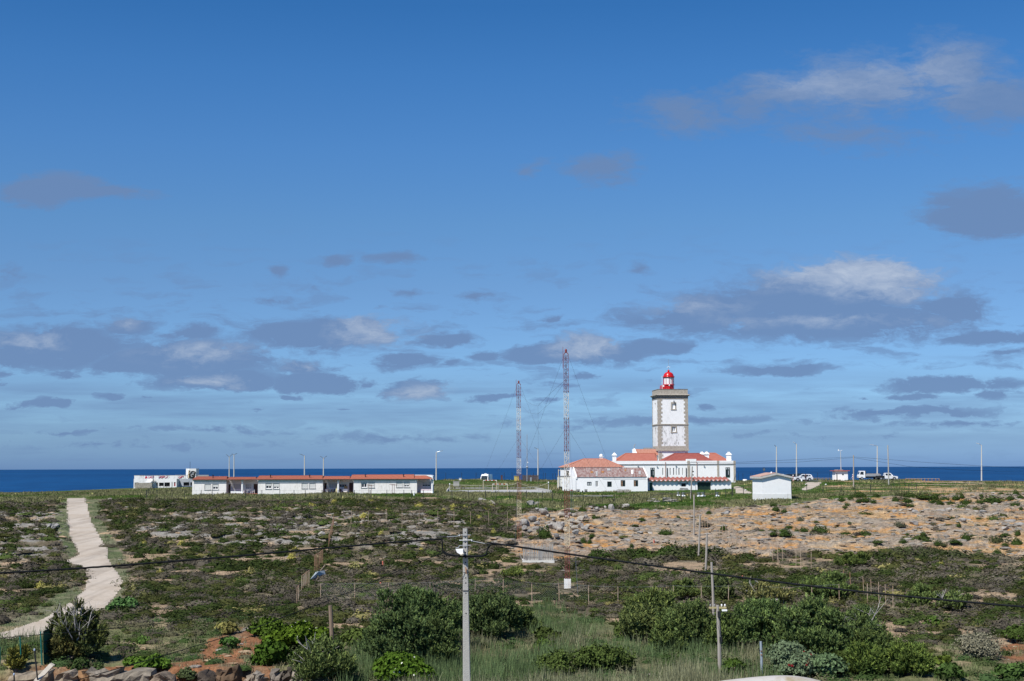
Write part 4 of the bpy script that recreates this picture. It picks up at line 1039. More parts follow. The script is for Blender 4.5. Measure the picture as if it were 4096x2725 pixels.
# ------------------------------------------------------------------ single-storey flats in a row
def flats():
    D = 275.0; F = Frame((at(770, 1950, D).x, D), 0.0); T = F.T
    z = lambda v, u=1250, y=0: F.z(v, y, u); X = lambda u, y=0: F.x(u, y)
    fl = thing('row_of_flats', 'long single-storey white row house with an orange tiled roof and recessed porches', 'row house', T(X(1250), 0, z(1975)), 0)
    z0 = z(1990); zw = lambda u: z(1920.5, u)
    r1 = lambda x: 500+.2758*x; r2 = lambda x: 1100+.297*x
    v1 = lambda y: 1820+.2758*y; v2 = lambda y: 1760+.297*y
    blocks = [(770, 906), (1033, 1292), (1415, 1668)]
    wins = {0: [(r1(1158), r1(1250), v1(426), v1(502), 1.0), (r1(1272), r1(1362), v1(425), v1(500), .5)],
            1: [(r1(2042), r1(2132), v1(416), v1(492), .42), (r1(2153), r1(2243), v1(415), v1(490), .62), (r2(362), r2(445), v2(585), v2(655), 1.0), (r2(465), r2(548), v2(585), v2(655), 1.0)],
            2: [(r2(1160), r2(1243), v2(578), v2(648), .2), (r2(1260), r2(1343), v2(578), v2(648), 1.0), (r2(1635), r2(1717), v2(575), v2(643), 1.0), (r2(1735), r2(1815), v2(575), v2(643), .6)]}
    zt = z(1921, 1250)
    for i, (a, b) in enumerate(blocks):
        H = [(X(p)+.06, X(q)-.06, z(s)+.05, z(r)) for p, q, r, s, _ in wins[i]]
        mb = MB(); shell(mb, T, X(a), X(b), 0, 7.5, z0, zt, H, .2); mb.build('wall', m_flats, fl)
        mb = MB(); mb.box(X(a)-.08, X(b)+.08, -.08, 7.5, zt, zt+.16, T); mb.build('wall_cap', m_trimw, fl)
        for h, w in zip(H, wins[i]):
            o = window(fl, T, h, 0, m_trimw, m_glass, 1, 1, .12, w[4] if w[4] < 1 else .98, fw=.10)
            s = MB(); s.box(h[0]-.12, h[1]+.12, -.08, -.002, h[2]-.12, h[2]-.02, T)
            for q in (h[0]-.08, h[1]+.02): s.box(q, q+.06, -.03, -.003, h[2]-.02, h[3]+.06, T)  # grey strips at sides and top paint a shadow line round the opening
            s.box(h[0]-.08, h[1]+.08, -.032, -.003, h[3]+.06, h[3]+.12, T); s.build('sill_and_shadow_outline', m_cement, o)
    # recessed porches
    rec = [(906, 1033), (1292, 1415), (1668, 1730)]; Yr = 2.2
    doors = [[(r1(1475)+1, r1(1533), v1(421), v1(557)), (r1(1868), r1(1928)-1, v1(418), v1(550))], [(r2(650), r2(695), v2(583), v2(708)), (r2(1000), r2(1052), v2(578), v2(700))], [(r2(1915), r2(1960), v2(570), v2(695))]]
    rw = [[(r1(1562), r1(1685), v1(418), v1(492), 1.0), (r1(1745), r1(1835), v1(420), v1(487), .8)], [(r2(722), r2(838), v2(585), v2(648), 1.0), (r2(868), r2(968), v2(598), v2(640), .1)], [(r2(1985), r2(2092), v2(572), v2(632), .6)]]
    for i, (a, b) in enumerate(rec):
        sc = lambda u: X(u, Yr)
        Hd = [(sc(p), sc(q), z(1974, 1250, Yr)-.05, z(r, 1250, Yr)) for p, q, r, s in doors[i]]
        Hw = [(sc(p), sc(q), z(s, 1250, Yr), z(r, 1250, Yr)) for p, q, r, s, _ in rw[i]]
        mb = MB(); wall(mb, T, X(a), X(b)+(.12 if i == 2 else 0), z0, zt+.3, Yr, Hd+Hw, .15); mb.build('porch_wall', m_white if i < 2 else m_flats, fl)
        for k, h in enumerate(Hd): MB().box(h[0], h[1], Yr+.08, Yr+.13, h[2], h[3], T).build('door', m_brown if i < 2 else m_flats, fl)
        for h, w in zip(Hw, rw[i]): window(fl, T, h, Yr, m_trimw, m_glass, 2, 1, .1, w[4], fw=.07, name='porch_window')
        mb = MB(); mb.box(X(a), X(b), 0, Yr, z(1976), z(1973.5), T); mb.build('porch_floor', mat('terracotta_floor', (.36,.13,.08)), fl)
    mb = MB(); c = [(r1(1703), 0), (r2(853), 1), (r2(2118), 2)]
    for u, _ in c:
        x = X(u); mb.lathe(T(x, .18, 0), [(.26, z0), (.26, z(1971)), (.19, z(1970)), (.17, zt-.35), (.26, zt-.25), (.26, zt+.05), (.2, zt+.1)], 12)
    mb.build('porch_column', m_trimw, fl)
    mb = MB()
    for a, b in ((r1(1535), r1(1693)), (r2(1965), r2(2105))):
        n = int((X(b)-X(a))/.3); mb.box(X(a), X(b), .08, .22, z(1974), z(1965.5), T)
        for k in range(n): q = X(a)+k*.3+.05; mb.box(q, q+.18, .08, .22, z(1965.5), z(1964.3), T)
    mb.build('porch_parapet', m_trimw, fl)
    MB().box(X(r2(1965)), X(r2(2100)), .3, .34, z(1966), z(1958.5), T).build('pink_plinth', m_pink, fl)
    # roofs
    segs = [(771, 909, 1904.8, 1), (909, 1025, 1907.6, 0), (1025, 1291, 1902.2, 1), (1291, 1400, 1905.2, 0), (1400, 1657, 1899.6, 1), (1657, 1731, 1903.2, 2)]
    ro = None
    for a, b, vr, k in segs:
        yr = 4.0 if k == 1 else 3.0; zr = F.z(vr, yr, 1250)
        mb = MB(); A_, B_ = T(X(a), -.35, zt+.20), T(X(b), -.35, zt+.20)
        rb = X(b, yr) if k < 2 else X(b, yr)-1.3
        corr(mb, A_, B_, T(min(rb, X(b)), yr, zr), T(X(a), yr, zr), .24, .045)
        corr(mb, T(X(b), 8, zt+.1), T(X(a), 8, zt+.1), T(X(a), yr, zr), T(min(rb, X(b)), yr, zr), .24, .045)
        r_ = mb.build('roof', m_tile, fl); ro = ro or r_
        mb = MB(); mb.quad(T(X(a)+.02, -.3, zt+.16), T(X(a)+.02, yr, zr-.05), T(X(a)+.02, 7.9, zt+.1)); mb.quad(T(X(b)-.02, -.3, zt+.16), T(X(b)-.02, yr, zr-.05), T(X(b)-.02, 7.9, zt+.1)); mb.build('roof_end', m_flats, fl)
    mb = MB(); mb.box(X(770), X(1731), -.42, -.35, zt+.06, zt+.15, T); mb.build('eave_gutter', m_dark, fl)
    for u in (r1(1278), r1(2112), r2(468), r2(1218), r2(1732)):
        x = X(u, 1.5); mb = MB(); mb.tube([T(x, 1.5, zt+.3), T(x, 1.5, zt+.95)], .09, 7); mb.box(x-.16, x+.16, 1.34, 1.66, zt+.95, zt+1.05, T); mb.build('roof_vent', m_dark, fl)
    # garden furniture on the porches
    return F, X, z, r1, r2, v1, v2
FF = flats()
# ------------------------------------------------------------------ loose stones and boulders
def ico(sub=2):
    t = (1+5**.5)/2; v = [(-1,t,0),(1,t,0),(-1,-t,0),(1,-t,0),(0,-1,t),(0,1,t),(0,-1,-t),(0,1,-t),(t,0,-1),(t,0,1),(-t,0,-1),(-t,0,1)]
    f = [(0,11,5),(0,5,1),(0,1,7),(0,7,10),(0,10,11),(1,5,9),(5,11,4),(11,10,2),(10,7,6),(7,1,8),(3,9,4),(3,4,2),(3,2,6),(3,6,8),(3,8,9),(4,9,5),(2,4,11),(6,2,10),(8,6,7),(9,8,1)]
    v = [Vector(p).normalized() for p in v]
    for _ in range(sub):
        c = {}; nf = []
        def mid(a, b):
            k = (min(a, b), max(a, b))
            if k not in c: c[k] = len(v); v.append(((v[a]+v[b])/2).normalized())
            return c[k]
        for a, b, d in f:
            x, y, z = mid(a, b), mid(b, d), mid(d, a); nf += [(a,x,z),(b,y,x),(d,z,y),(x,y,z)]
        f = nf
    return np.array([tuple(p) for p in v]), f
IV, IF = ico(2); IV1, IF1 = ico(1)
def rock_shape(V, seed, planes=11, cut=.52):
    rg = np.random.default_rng(seed); P = V.copy()
    for _ in range(planes):
        n = rg.normal(0, 1, 3); n /= np.linalg.norm(n); d = cut+.25*rg.random(); s = P@n
        P -= np.outer(np.maximum(s-d, 0), n)
    P *= (1+.10*(vnoise(V[:, 0]*2.5+seed, V[:, 1]*2.5+V[:, 2]*2, seed)-.5))[:, None]
    return P
def rock_mesh(name, seed, col, dims=(1,.8,.6), n=2):
    V, Fc = (IV, IF) if n == 2 else (IV1, IF1)
    P = rock_shape(V, seed)*np.array(dims)
    me = bpy.data.meshes.new(name); me.from_pydata(P.tolist(), [], Fc); me.update()
    a = me.color_attributes.new('col', 'FLOAT_COLOR', 'POINT'); c = np.ones((len(P), 4), np.float32)
    k = .85+.3*vnoise(P[:, 0]*3, P[:, 1]*3+P[:, 2]*2, seed+3); c[:, :3] = np.array(col)[None]*k[:, None]
    a.data.foreach_set('color', c.reshape(-1)); me.materials.append(m_rock); return me
ROCKS = [rock_mesh('boulder', s, c, d) for s, c, d in ((1,(.29,.272,.245),(1,.8,.72)), (2,(.32,.30,.265),(1,.75,.6)), (3,(.26,.25,.235),(.9,.8,.85)), (4,(.33,.30,.25),(1.1,.7,.5)), (5,(.24,.232,.218),(1,.9,.65)))]
def boulder(u, v, w, label, group, k=None, tilt=.3, sink=.25, hs=1.0, name='boulder'):
    p = gv(u, v); s = w/ppm(p.y)/2; me = ROCKS[rnd.randrange(5) if k is None else k]
    o = bpy.data.objects.new(name, me); COL.objects.link(o)
    o.location = (p.x, p.y, G(p.x, p.y)+s*.45*hs-s*sink*.5); o.scale = (s, s*rnd.uniform(.8, 1.1), s*hs*rnd.uniform(.85, 1.15)); o.rotation_euler = (rnd.uniform(-tilt, tilt), rnd.uniform(-tilt, tilt), rnd.uniform(0, 6.28))
    setp(o, label, 'boulder', group); return o
PILE = [(2060,34),(2078,26),(2100,30)]
for u, v, w in [(2100,2105,55),(2130,2088,46),(2148,2100,30),(2172,2060,48),(2190,2072,30),(2182,2040,26),(2098,2122,40),(2205,2115,42),(2188,2110,26),(2222,2112,50),(2240,2125,46),(2234,2104,32),(2250,2108,34),(2262,2130,34),(2285,2112,30),(2250,2068,44),(2268,2078,30),
                (2300,2122,44),(2312,2098,46),(2325,2112,36),(2338,2120,30),(2350,2114,44),(2356,2108,28),(2305,2138,40),(2290,2094,32),(2325,2082,48),(2342,2074,28),(2278,2064,24),(2160,2082,24),(2215,2090,26),(2298,2066,24),(2225,2154,30),(2250,2160,26),(2140,2120,30),(2118,2135,26),(2158,2130,34)]:
    boulder(u, v, w, 'grey boulder in the rock heap at the foot of the tall red and white mast', 'boulders heaped behind the tall mast')
for u, v, w, lb in [(2448,2040,46,'upright pale boulder standing alone in the grass before the annex'), (2502,2036,46,'blocky grey boulder in the grass right of the upright pale one'), (2366,2036,24,'small orange-lichened boulder at the edge of the grass'), (2388,2040,28,'flat orange-lichened boulder beside the small one at the grass edge'), (2422,2033,22,'small pale boulder left of the upright one'),
                (1925,2008,32,'white boulder near the football court, left of a pair'), (1937,2006,24,'white boulder leaning on its larger neighbour below the court'), (1968,2012,26,'white boulder in the grass just right of the pair below the court'), (1976,2019,22,'small pale boulder by the heath edge below the court'),
                (2124,2022,40,'large white boulder in the grass left of the tall mast'), (2142,2020,28,'white boulder touching the large one left of the tall mast'), (2158,2014,16,'small white boulder in the grass beyond the larger pair'), (2150,2045,30,'pale boulder above the heap left of the tall mast'),
                (200,2112,34,'grey boulder beside the dirt road, leftmost of four'), (214,2120,30,'low grey boulder in front of the roadside group'), (228,2112,36,'large grey boulder beside the dirt road, rightmost of four'), (210,2104,22,'small grey boulder at the back of the roadside group'),
                (438,2000,22,'pale boulder lying alone in grass right of the dirt road'), (1290,2148,52,'big grey boulder on the outcrop by the rusty fence')]:
    boulder(u, v, w, lb, 'boulders lying singly in the grass')
# rock faces along the ledge at the right
for u, v, w, hs in [(3580,2045,40,.7),(3606,2040,36,.6),(3640,2038,44,.7),(3662,2048,34,.7),(3680,2062,40,.6),(3760,2042,44,.7),(3792,2040,42,.9),(3815,2036,46,.6),(3842,2038,34,.5),(3872,2040,30,.7),(3900,2046,40,.5),(3930,2050,46,.8),(3958,2062,56,.8),(3980,2056,40,.7),(4010,2068,46,.5),(4040,2078,60,.5),(4072,2096,60,.6),(4020,2112,56,.5),(4060,2118,60,.5),(3990,2090,36,.5),
                    (3660,2100,50,.9),(3680,2110,30,.6),(3850,2080,44,.7),(3874,2078,40,.5),(3830,2092,26,.6),(3510,2090,60,.3),(3540,2094,50,.4),(3290,2082,70,.5),(3330,2078,40,.4),(3100,2056,40,.6),(3160,2050,50,.5),(3060,2062,50,.4),(2980,2046,60,.4),(2905,2050,50,.5),(2870,2060,40,.4),
                    (2490,2140,50,.6),(2520,2144,54,.5),(2560,2130,40,.7),(2580,2150,48,.5),(2600,2136,38,.8),(2510,2160,40,.5),(2470,2150,36,.5),(2550,2158,44,.4),(2620,2160,40,.4)]:
    boulder(u, v, w, 'weathered grey limestone block of the broken ledges on the bare ground', 'limestone blocks cropping out of the bare ground', hs=hs, sink=.9, tilt=.2)
# quarried blocks at the lower left
ledge = [(250,2668,120,'dark stained block with a straight face at the left end of the cut',2),(100,2690,170,'rounded pale outcrop beneath the leaning beam',0),(240,2712,110,'brownish block right of the leaning beam',3),(390,2700,200,'long layered grey slab in the middle of the cut',4),(520,2712,150,'cracked grey slab stepping down right of the long one',1),(650,2715,110,'reddish grey block beside the orange soil slip',3)]
def block(u, v, w, h, lb, d=None, seed=0, col=(.30,.29,.27)):
    p = at(u, v, d or 69.5); s = 1/ppm(p.y); me = bpy.data.meshes.new('rock_block'); rg = np.random.default_rng(seed+40)
    # squared block with broken layers and a rough face
    bmv = []; bmf = []; nx, nz = 7, 6; W_, H_ = w*s/2, h*s
    top = p.z
    def pt(i, j, back):
        a = i/(nx-1)*2-1; b = j/(nz-1); n = rg.normal(0, .03)
        x = a*W_*(1+.08*math.sin(b*5+seed))+rg.normal(0, .05); zz = top-H_*(1-b)+rg.normal(0, .05)+.12*math.sin(a*2.2+seed*1.7)*b; y = (1.0 if back else -.0)+rg.normal(0, .05)+(.10*((j+seed) % 2))
        return (x, y+.15*(1-abs(a)**3)*(-1 if not back else 1), zz)
    P = np.array([[pt(i, j, bk) for j in range(nz)] for bk in (0, 1) for i in range(nx)]).reshape(2, nx, nz, 3)
    idx = np.arange(2*nx*nz).reshape(2, nx, nz); f = []
    for i in range(nx-1):
        for j in range(nz-1):
            f.append((idx[0,i,j], idx[0,i+1,j], idx[0,i+1,j+1], idx[0,i,j+1])); f.append((idx[1,i,j], idx[1,i,j+1], idx[1,i+1,j+1], idx[1,i+1,j]))
    for j in range(nz-1):
        f.append((idx[0,0,j], idx[0,0,j+1], idx[1,0,j+1], idx[1,0,j])); f.append((idx[0,-1,j], idx[1,-1,j], idx[1,-1,j+1], idx[0,-1,j+1]))
    for i in range(nx-1): f.append((idx[0,i,-1], idx[0,i+1,-1], idx[1,i+1,-1], idx[1,i,-1]))
    V = P.reshape(-1, 3); V[:, 2] -= p.z; me.from_pydata(V.tolist(), [], [tuple(int(q) for q in a) for a in f]); me.update()
    a = me.color_attributes.new('col', 'FLOAT_COLOR', 'POINT'); c = np.ones((len(V), 4), np.float32); c[:, :3] = np.array(col)*np.array([.66,.58,.48])*(.7+.6*rg.random(len(V)))[:, None]; a.data.foreach_set('color', c.reshape(-1))
    o = link('rock_block', me, m_rock); o.location = p; setp(o, lb, 'rock', 'squared rock blocks of the dug-out edge'); return o
for i, (u, v, w, h, lb, c) in enumerate([(110,2668,170,90,'pale rounded block under the leaning wooden beam',(.34,.32,.28)),(262,2672,100,90,'grey block with a dark cleft right of the wooden beam',(.32,.30,.27)),(345,2668,60,90,'orange-stained block wedged in the soil',(.34,.22,.13)),(410,2664,130,90,'long grey slab with thin layers',(.33,.32,.30)),(525,2682,150,80,'cracked grey slab left of the orange slip',(.30,.295,.28)),(640,2685,90,70,'tilted rock slab between the slab and the soil',(.28,.25,.22)),
        (830,2676,90,80,'near-black fissured block, left one of the dark pair',(.10,.09,.085)),(905,2668,90,90,'dark brown pillar-like block, right one of the dark pair',(.16,.12,.09)),(1000,2700,60,50,'low pale block in the rubble',(.33,.31,.28)),(1031,2692,52,60,'squared light grey block standing by itself',(.36,.36,.35)),(1105,2668,50,80,'tall grey block capped with orange lichen',(.27,.265,.26)),(1145,2664,44,80,'black shadowed block behind the lichen-capped one',(.12,.115,.11)),(1182,2676,40,50,'small white-grey block on top of another',(.42,.42,.41)),(1185,2698,60,60,'broad grey block beneath the small pale one',(.30,.30,.29))]):
    block(u, v+rnd.uniform(10, 32), w*rnd.uniform(.75, 1.0), h, lb, 68.6+(.6 if i in (6,7,10,11,12) else 0), i, c)

# ------------------------------------------------------------------ ground cover nobody could count
def samples(n, d0, d1, rg, tmax=.40, pw=1.0):
    """random spots, evenly spread over the land between distances d0 and d1 (pw<1 thins the far part)"""
    d = (d0**(1+pw)+(d1**(1+pw)-d0**(1+pw))*rg.random(n))**(1/(1+pw)); t = (rg.random(n)*2-1)*tmax
    x, y = t*d, d; z = ground(x, y); u, v = proj(x, y, z); return x, y, surface(x, y), u, v
def covers(x, y, u, v):
    uu = u+30*(fbm(x*.3, y*.3, 3, 61)-.5)*2; vv = v+14*(fbm(x*.2, y*.2, 3, 62)-.5)*2
    road = np.maximum(look(M_PATHL, u, v), look(M_TRACK, u, v))
    for du, dv in ((10,0),(-10,0),(0,5),(0,-5)): road = np.maximum(road, np.maximum(look(M_PATHL, u+du, v+dv), look(M_TRACK, u+du, v+dv)))
    return dict(sand=look(M_SAND, uu, vv), rock=look(M_ROCK, u, v), grass=look(M_GRASS, u, v), verge=look(M_VERGE, u, v), low=look(M_LOW, u, v), cane=look(M_CANE, u, v), soil=look(M_SOIL, u, v), road=road)
BUILT = []     # rectangles (x0, x1, y0, y1) kept free of plants
def zoff(x, y): return 0.0
_a, _b = gv(2095, 2249), gv(2212, 2252); _c, _d = gv(2270, 2352), gv(2077, 2165)
CLEAR = [((_a.x+_b.x)/2, _a.y, 2.0, 3.4, 3.0), (_c.x, _c.y, .9, 3.6, 1.0), (_d.x, _d.y, .6, 2.0, .6)]
SHR = [shrub_proto(105, .085, s, True, .55) for s in (1, 2, 3, 4, 5)]
SHR_NEAR = [shrub_proto(190, .060, s, True, .55) for s in (11, 12, 13, 14)]
def heath():
    rg = np.random.default_rng(5)
    for name, n, d0, d1, protos, lab in (('heath_scrub', 23000, 112, 236, SHR, 'low grey-brown and dark green heath scrub covering the middle slope'), ('heath_scrub', 7200, 74, 112, SHR_NEAR, 'low grey-brown and green heath scrub on the nearer slope')):
        x, y, z, u, v = samples(n, d0, d1, rg); C = covers(x, y, u, v)
        n2 = fbm(x*.13, y*.2, 3, 101); gap = fbm(x*.22, y*.5, 4, 74)
        keep = rg.random(n) < (1-sstep(.25, .6, C['sand'])*(.985-.08*sstep(.52, .64, fbm(x*.12, y*.2, 3, 130))))*(1-C['rock']*.50*sstep(.42, .52, fbm(x*.2, y*.6, 3, 72)))*(1-sstep(.3, .7, C['grass'])*.99)*(1-sstep(.15, .6, C['verge'])*.95)*(1-sstep(.3, .7, C['low'])*.72)*(1-C['soil']*.8)*(1-sstep(.57, .64, gap)*.85)
        keep &= C['road'] < .05; keep &= C['cane'] < .5
        for a, b, w_, f_, g_ in CLEAR: keep &= ~((np.abs(x-a) < w_) & (y > b-f_) & (y < b+g_))
        x, y, z, u, v, n2 = [q[keep] for q in (x, y, z, u, v, n2)]; m = len(x)
        R = rg.random(m); big = rg.random(m)
        kind = R+(fbm(x*.09, y*.12, 3, 104)-.5)*1.5
        cols = np.where((kind < .30)[:, None], [.036,.052,.014], np.where((kind < .52)[:, None], [.062,.068,.022], np.where((kind < .80)[:, None], [.098,.086,.066], np.where((kind < 1.02)[:, None], [.118,.104,.070], [.062,.088,.024]))))
        yl = rg.random(m) < .012; cols = np.where(yl[:, None], [.22,.20,.075], cols)
        cols = cols*(.60+.66*rg.random(m))[:, None]
        s = .24+.70*big**2.0
        scl = np.stack([s*rg.uniform(.8, 1.5, m), s*rg.uniform(.8, 1.3, m), s*rg.uniform(.34, .72, m)], 1)
        P = np.stack([x, y, z+.05], 1)
        o = scatter(name, protos, P, scl, cols, m_leaf, rg); setp(o, lab, 'heath', kind='stuff')
heath()
def rubble():
    rg = np.random.default_rng(6)
    def proto(seed):
        P = rock_shape(IV1, seed, 6, .5)*np.array([1, .75, .42]); q = []
        for a, b, c in IF1: q.append([P[a], P[b], P[c], P[c]*.999+P[a]*.001])
        q = np.array(q); keepf = q[:, :, 2].mean(1) > -.25; q = q[keepf]; return q, np.full(len(q), 1.0)
    protos = [proto(s) for s in range(20, 27)]
    n = 75000; x, y, z, u, v = samples(n, 66, 240, rg); C = covers(x, y, u, v); st = strata(x, y)
    dens = sstep(.3, .6, C['sand'])*(.35+.65*sstep(.46, .54, st))+C['rock']*.42*sstep(.44, .52, st)+C['soil']*.5+.03+C['low']*.03
    keep = (rg.random(n) < dens*.48*(.35+1.2*fbm(x*.12, y*.2, 3, 140))) & (C['road'] < .05) & (C['grass'] < .5); keep &= (y < 215) | (C['grass'] < .2)
    x, y, z, u, v = [q[keep] for q in (x, y, z, u, v)]; m = len(x); k = fbm(x*.15, y*.3, 3, 75); so_ = C['soil'][keep]
    s = (.06+.42*rg.random(m)**3.4)*np.where(y < 100, .6, 1.0)
    cols = np.array([.275,.25,.215])*(1-.5*rg.random(m))[:, None]; cols = np.where((rg.random(m) < .3)[:, None], np.array([.32,.235,.15]), cols); cols = np.where((so_ > .4)[:, None] & (rg.random(m) < .6)[:, None], np.array([.21,.14,.085]), cols)
    scl = np.stack([s*rg.uniform(1, 1.9, m), s, s*rg.uniform(.6, 1.1, m)], 1)
    bump = np.stack([x, y, z+zoff(x, y)+.02], 1)
    # stones lie along the bedding: little rotation
    o = scatter('loose_stones', protos, bump, scl, cols, m_rock, rg); setp(o, 'loose limestone rubble strewn over the bare sandy slope and outcrops', 'rubble', kind='stuff')
rubble()
def turf():
    rg = np.random.default_rng(8)
    tf = [tuft_proto(12, .5, .045, .5, s) for s in (1, 2, 3)]
    n = 42000; x, y, z, u, v = samples(n, 195, 372, rg, .42, .2); C = covers(x, y, u, v)
    clump = fbm(x*.25, y*.25, 3, 110)
    keep = (rg.random(n) < sstep(.3, .7, C['grass'])*(.35+1.0*clump)) & (C['road'] < .05)
    # keep the court, the building plots clear
    keep &= ~((y > 284) & (y < 304) & (u > 1785) & (u < 2200)); keep &= ~((v < 1956) & (u > 2230) & (u < 2960) & (y > 300)); keep &= ~((u > 3690) & (y > 333))
    keep &= rg.random(n) > .85*sstep(.54, .6, fbm(x*.09, y*.12, 4, 79)+.10*sstep(3500, 3800, u)-.25*sstep(3500, 3100, u))
    x, y, z = x[keep], y[keep], z[keep]; m = len(x); k = fbm(x*.11, y*.11, 3, 77); g = fbm(x*.09, y*.13, 3, 111)
    cols = np.where((k > .56)[:, None], [.17,.17,.085], np.where((g > .5)[:, None], [.055,.105,.020], [.085,.125,.035]))*(.7+.6*rg.random(m))[:, None]
    fl = rg.random(m) < .018; cols = np.where(fl[:, None], [.55,.52,.20], cols)
    s = .35+.75*clump[keep]*(1+.8*(k > .56)); scl = np.stack([s*1.5, s*1.2, s*rg.uniform(.22, .55, m)*(1+.6*(k > .56))], 1)
    cols = cols*.95
    o = scatter('grass', tf, np.stack([x, y, z], 1), scl, cols, m_leaf, rg); setp(o, 'green and straw-coloured grass on the flat ground round the buildings', 'grass', kind='stuff')
    # rough grass of the near slope, verges
    tn = [tuft_proto(16, .5, .022, .55, s) for s in (5, 6, 7)]
    n = 26000; x, y, z, u, v = samples(n, 62, 215, rg, .40, .3); C = covers(x, y, u, v); clump = fbm(x*.5, y*.5, 3, 113); inner = np.maximum(look(M_PATHL, u, v), look(M_TRACK, u, v))
    keep = (rg.random(n) < np.clip(sstep(.2, .6, C['low'])*.85*(clump > .4)+sstep(.2, .6, C['verge'])*.9+.05-C['soil']*.35, 0, 1)) & ((C['road'] < .04) | ((inner < .45) & (rg.random(n) < .5)))
    x, y, z, u, v = [q[keep] for q in (x, y, z, u, v)]; m = len(x); k = fbm(x*.3, y*.3, 3, 114)
    cols = np.where((k > .52)[:, None], [.20,.185,.105], [.115,.14,.06])*(.7+.6*rg.random(m))[:, None]
    vg = C['verge'][keep] > .5; cols = np.where(vg[:, None], np.array([.115,.145,.075]), cols)
    s = rg.uniform(.35, .85, m); scl = np.stack([s, s, s*rg.uniform(.4, 1.0, m)*np.where(vg, .6, 1)], 1)
    o = scatter('rough_grass', tn, np.stack([x, y, z+zoff(x, y)], 1), scl, cols, m_leaf, rg); setp(o, 'dry and green rough grass of the near slope and the road verges', 'grass', kind='stuff')
    # tall reeds and cane
    tc = [tuft_proto(18, 1.0, .014, .32, s) for s in (8, 9, 10)]
    n = 15000; x, y, z, u, v = samples(n, 58, 100, rg, .40, .5); C = covers(x, y, u, v); clump = fbm(x*.35, y*.35, 3, 115)
    nearroad = (u < 230) & (v > 2540) & (v < 2620)
    keep = (rg.random(n) < sstep(.2, .7, C['cane'])*(.3+1.1*sstep(.4, .6, clump))) | (nearroad & (rg.random(n) < .5))
    keep &= C['road'] < .05
    x, y, z = x[keep], y[keep], z[keep]; m = len(x); k = fbm(x*.25, y*.25, 3, 116)
    cols = np.where((k > .56)[:, None], [.20,.205,.12], [.10,.145,.062])*(.7+.6*rg.random(m))[:, None]
    s = rg.uniform(.5, 1.15, m); scl = np.stack([s*.9, s*.9, s*(.35+.75*clump[keep])], 1)
    o = scatter('cane_grass', tc, np.stack([x, y, z], 1), scl, cols, m_leaf, rg); setp(o, 'tall pale green cane and reed grass in the hollow at the foot of the slope', 'tall grass', kind='stuff')
    # low green bushes melting into the hollow
    n = 4200; x, y, z, u, v = samples(n, 60, 98, rg, .40, .5); C = covers(x, y, u, v)
    keep = (rg.random(n) < sstep(.2, .6, C['low'])*(1-.40*C['cane'])*.62*(fbm(x*.3, y*.3, 2, 120) > .43)*(1-.6*C['soil'])) & (C['road'] < .02)
    x, y, z = x[keep], y[keep], z[keep]; m = len(x); cols = np.array([[.045,.075,.022],[.07,.09,.035],[.11,.105,.06],[.05,.085,.03]])[rg.integers(0, 4, m)]*(.8+.4*rg.random(m))[:, None]
    s = rg.uniform(.25, .6, m); scl = np.stack([s*1.3, s, s*.7], 1)
    o = scatter('undergrowth', SHR_NEAR, np.stack([x, y, z+zoff(x, y)], 1), scl, cols, m_leaf, rg); setp(o, 'mixed low green undergrowth at the bottom of the slope', 'undergrowth', kind='stuff')
turf()

# ------------------------------------------------------------------ single shrubs one can tell apart
m_bark = mat('bark', (.13,.10,.08), .9, vary=.25, scale=8); m_deadwood = mat('bleached_wood', (.36,.34,.32), .9, vary=.2, scale=6)
def cushion_mesh(seed, col, nl=420, size=.06):
    V, s = shrub_proto(nl, size, seed, True, .45); rg = np.random.default_rng(seed)
    o = soup('shrub', V, np.array(col)[None]*s[:, None], m_leaf); me = o.data; bpy.data.objects.remove(o); return me
DARK = [cushion_mesh(s, (.040,.066,.016)) for s in (1, 2, 3)]+[cushion_mesh(4, (.060,.070,.030)), cushion_mesh(5, (.085,.090,.055))]
YEL = [cushion_mesh(s, (.36,.33,.085), 300, .07) for s in (6, 7)]+[cushion_mesh(8, (.24,.23,.09), 300, .07)]
def cushion(me, u, v, w, h, label, group, name='cushion_shrub', cat='shrub'):
    p = gv(u, v); k = 1/ppm(p.y); o = bpy.data.objects.new(name, me); COL.objects.link(o); o.location = (p.x, p.y, G(p.x, p.y)+.02)
    o.scale = (w*k/2*1.08, w*k/2*rnd.uniform(.6, .9), h*k*1.25); o.rotation_euler = (0, 0, rnd.uniform(-.5, .5)+(3.14 if rnd.random() < .5 else 0)); setp(o, label, cat, group); return o
R4 = lambda x, y: (3072+.5262*x, 1900+.5262*y)
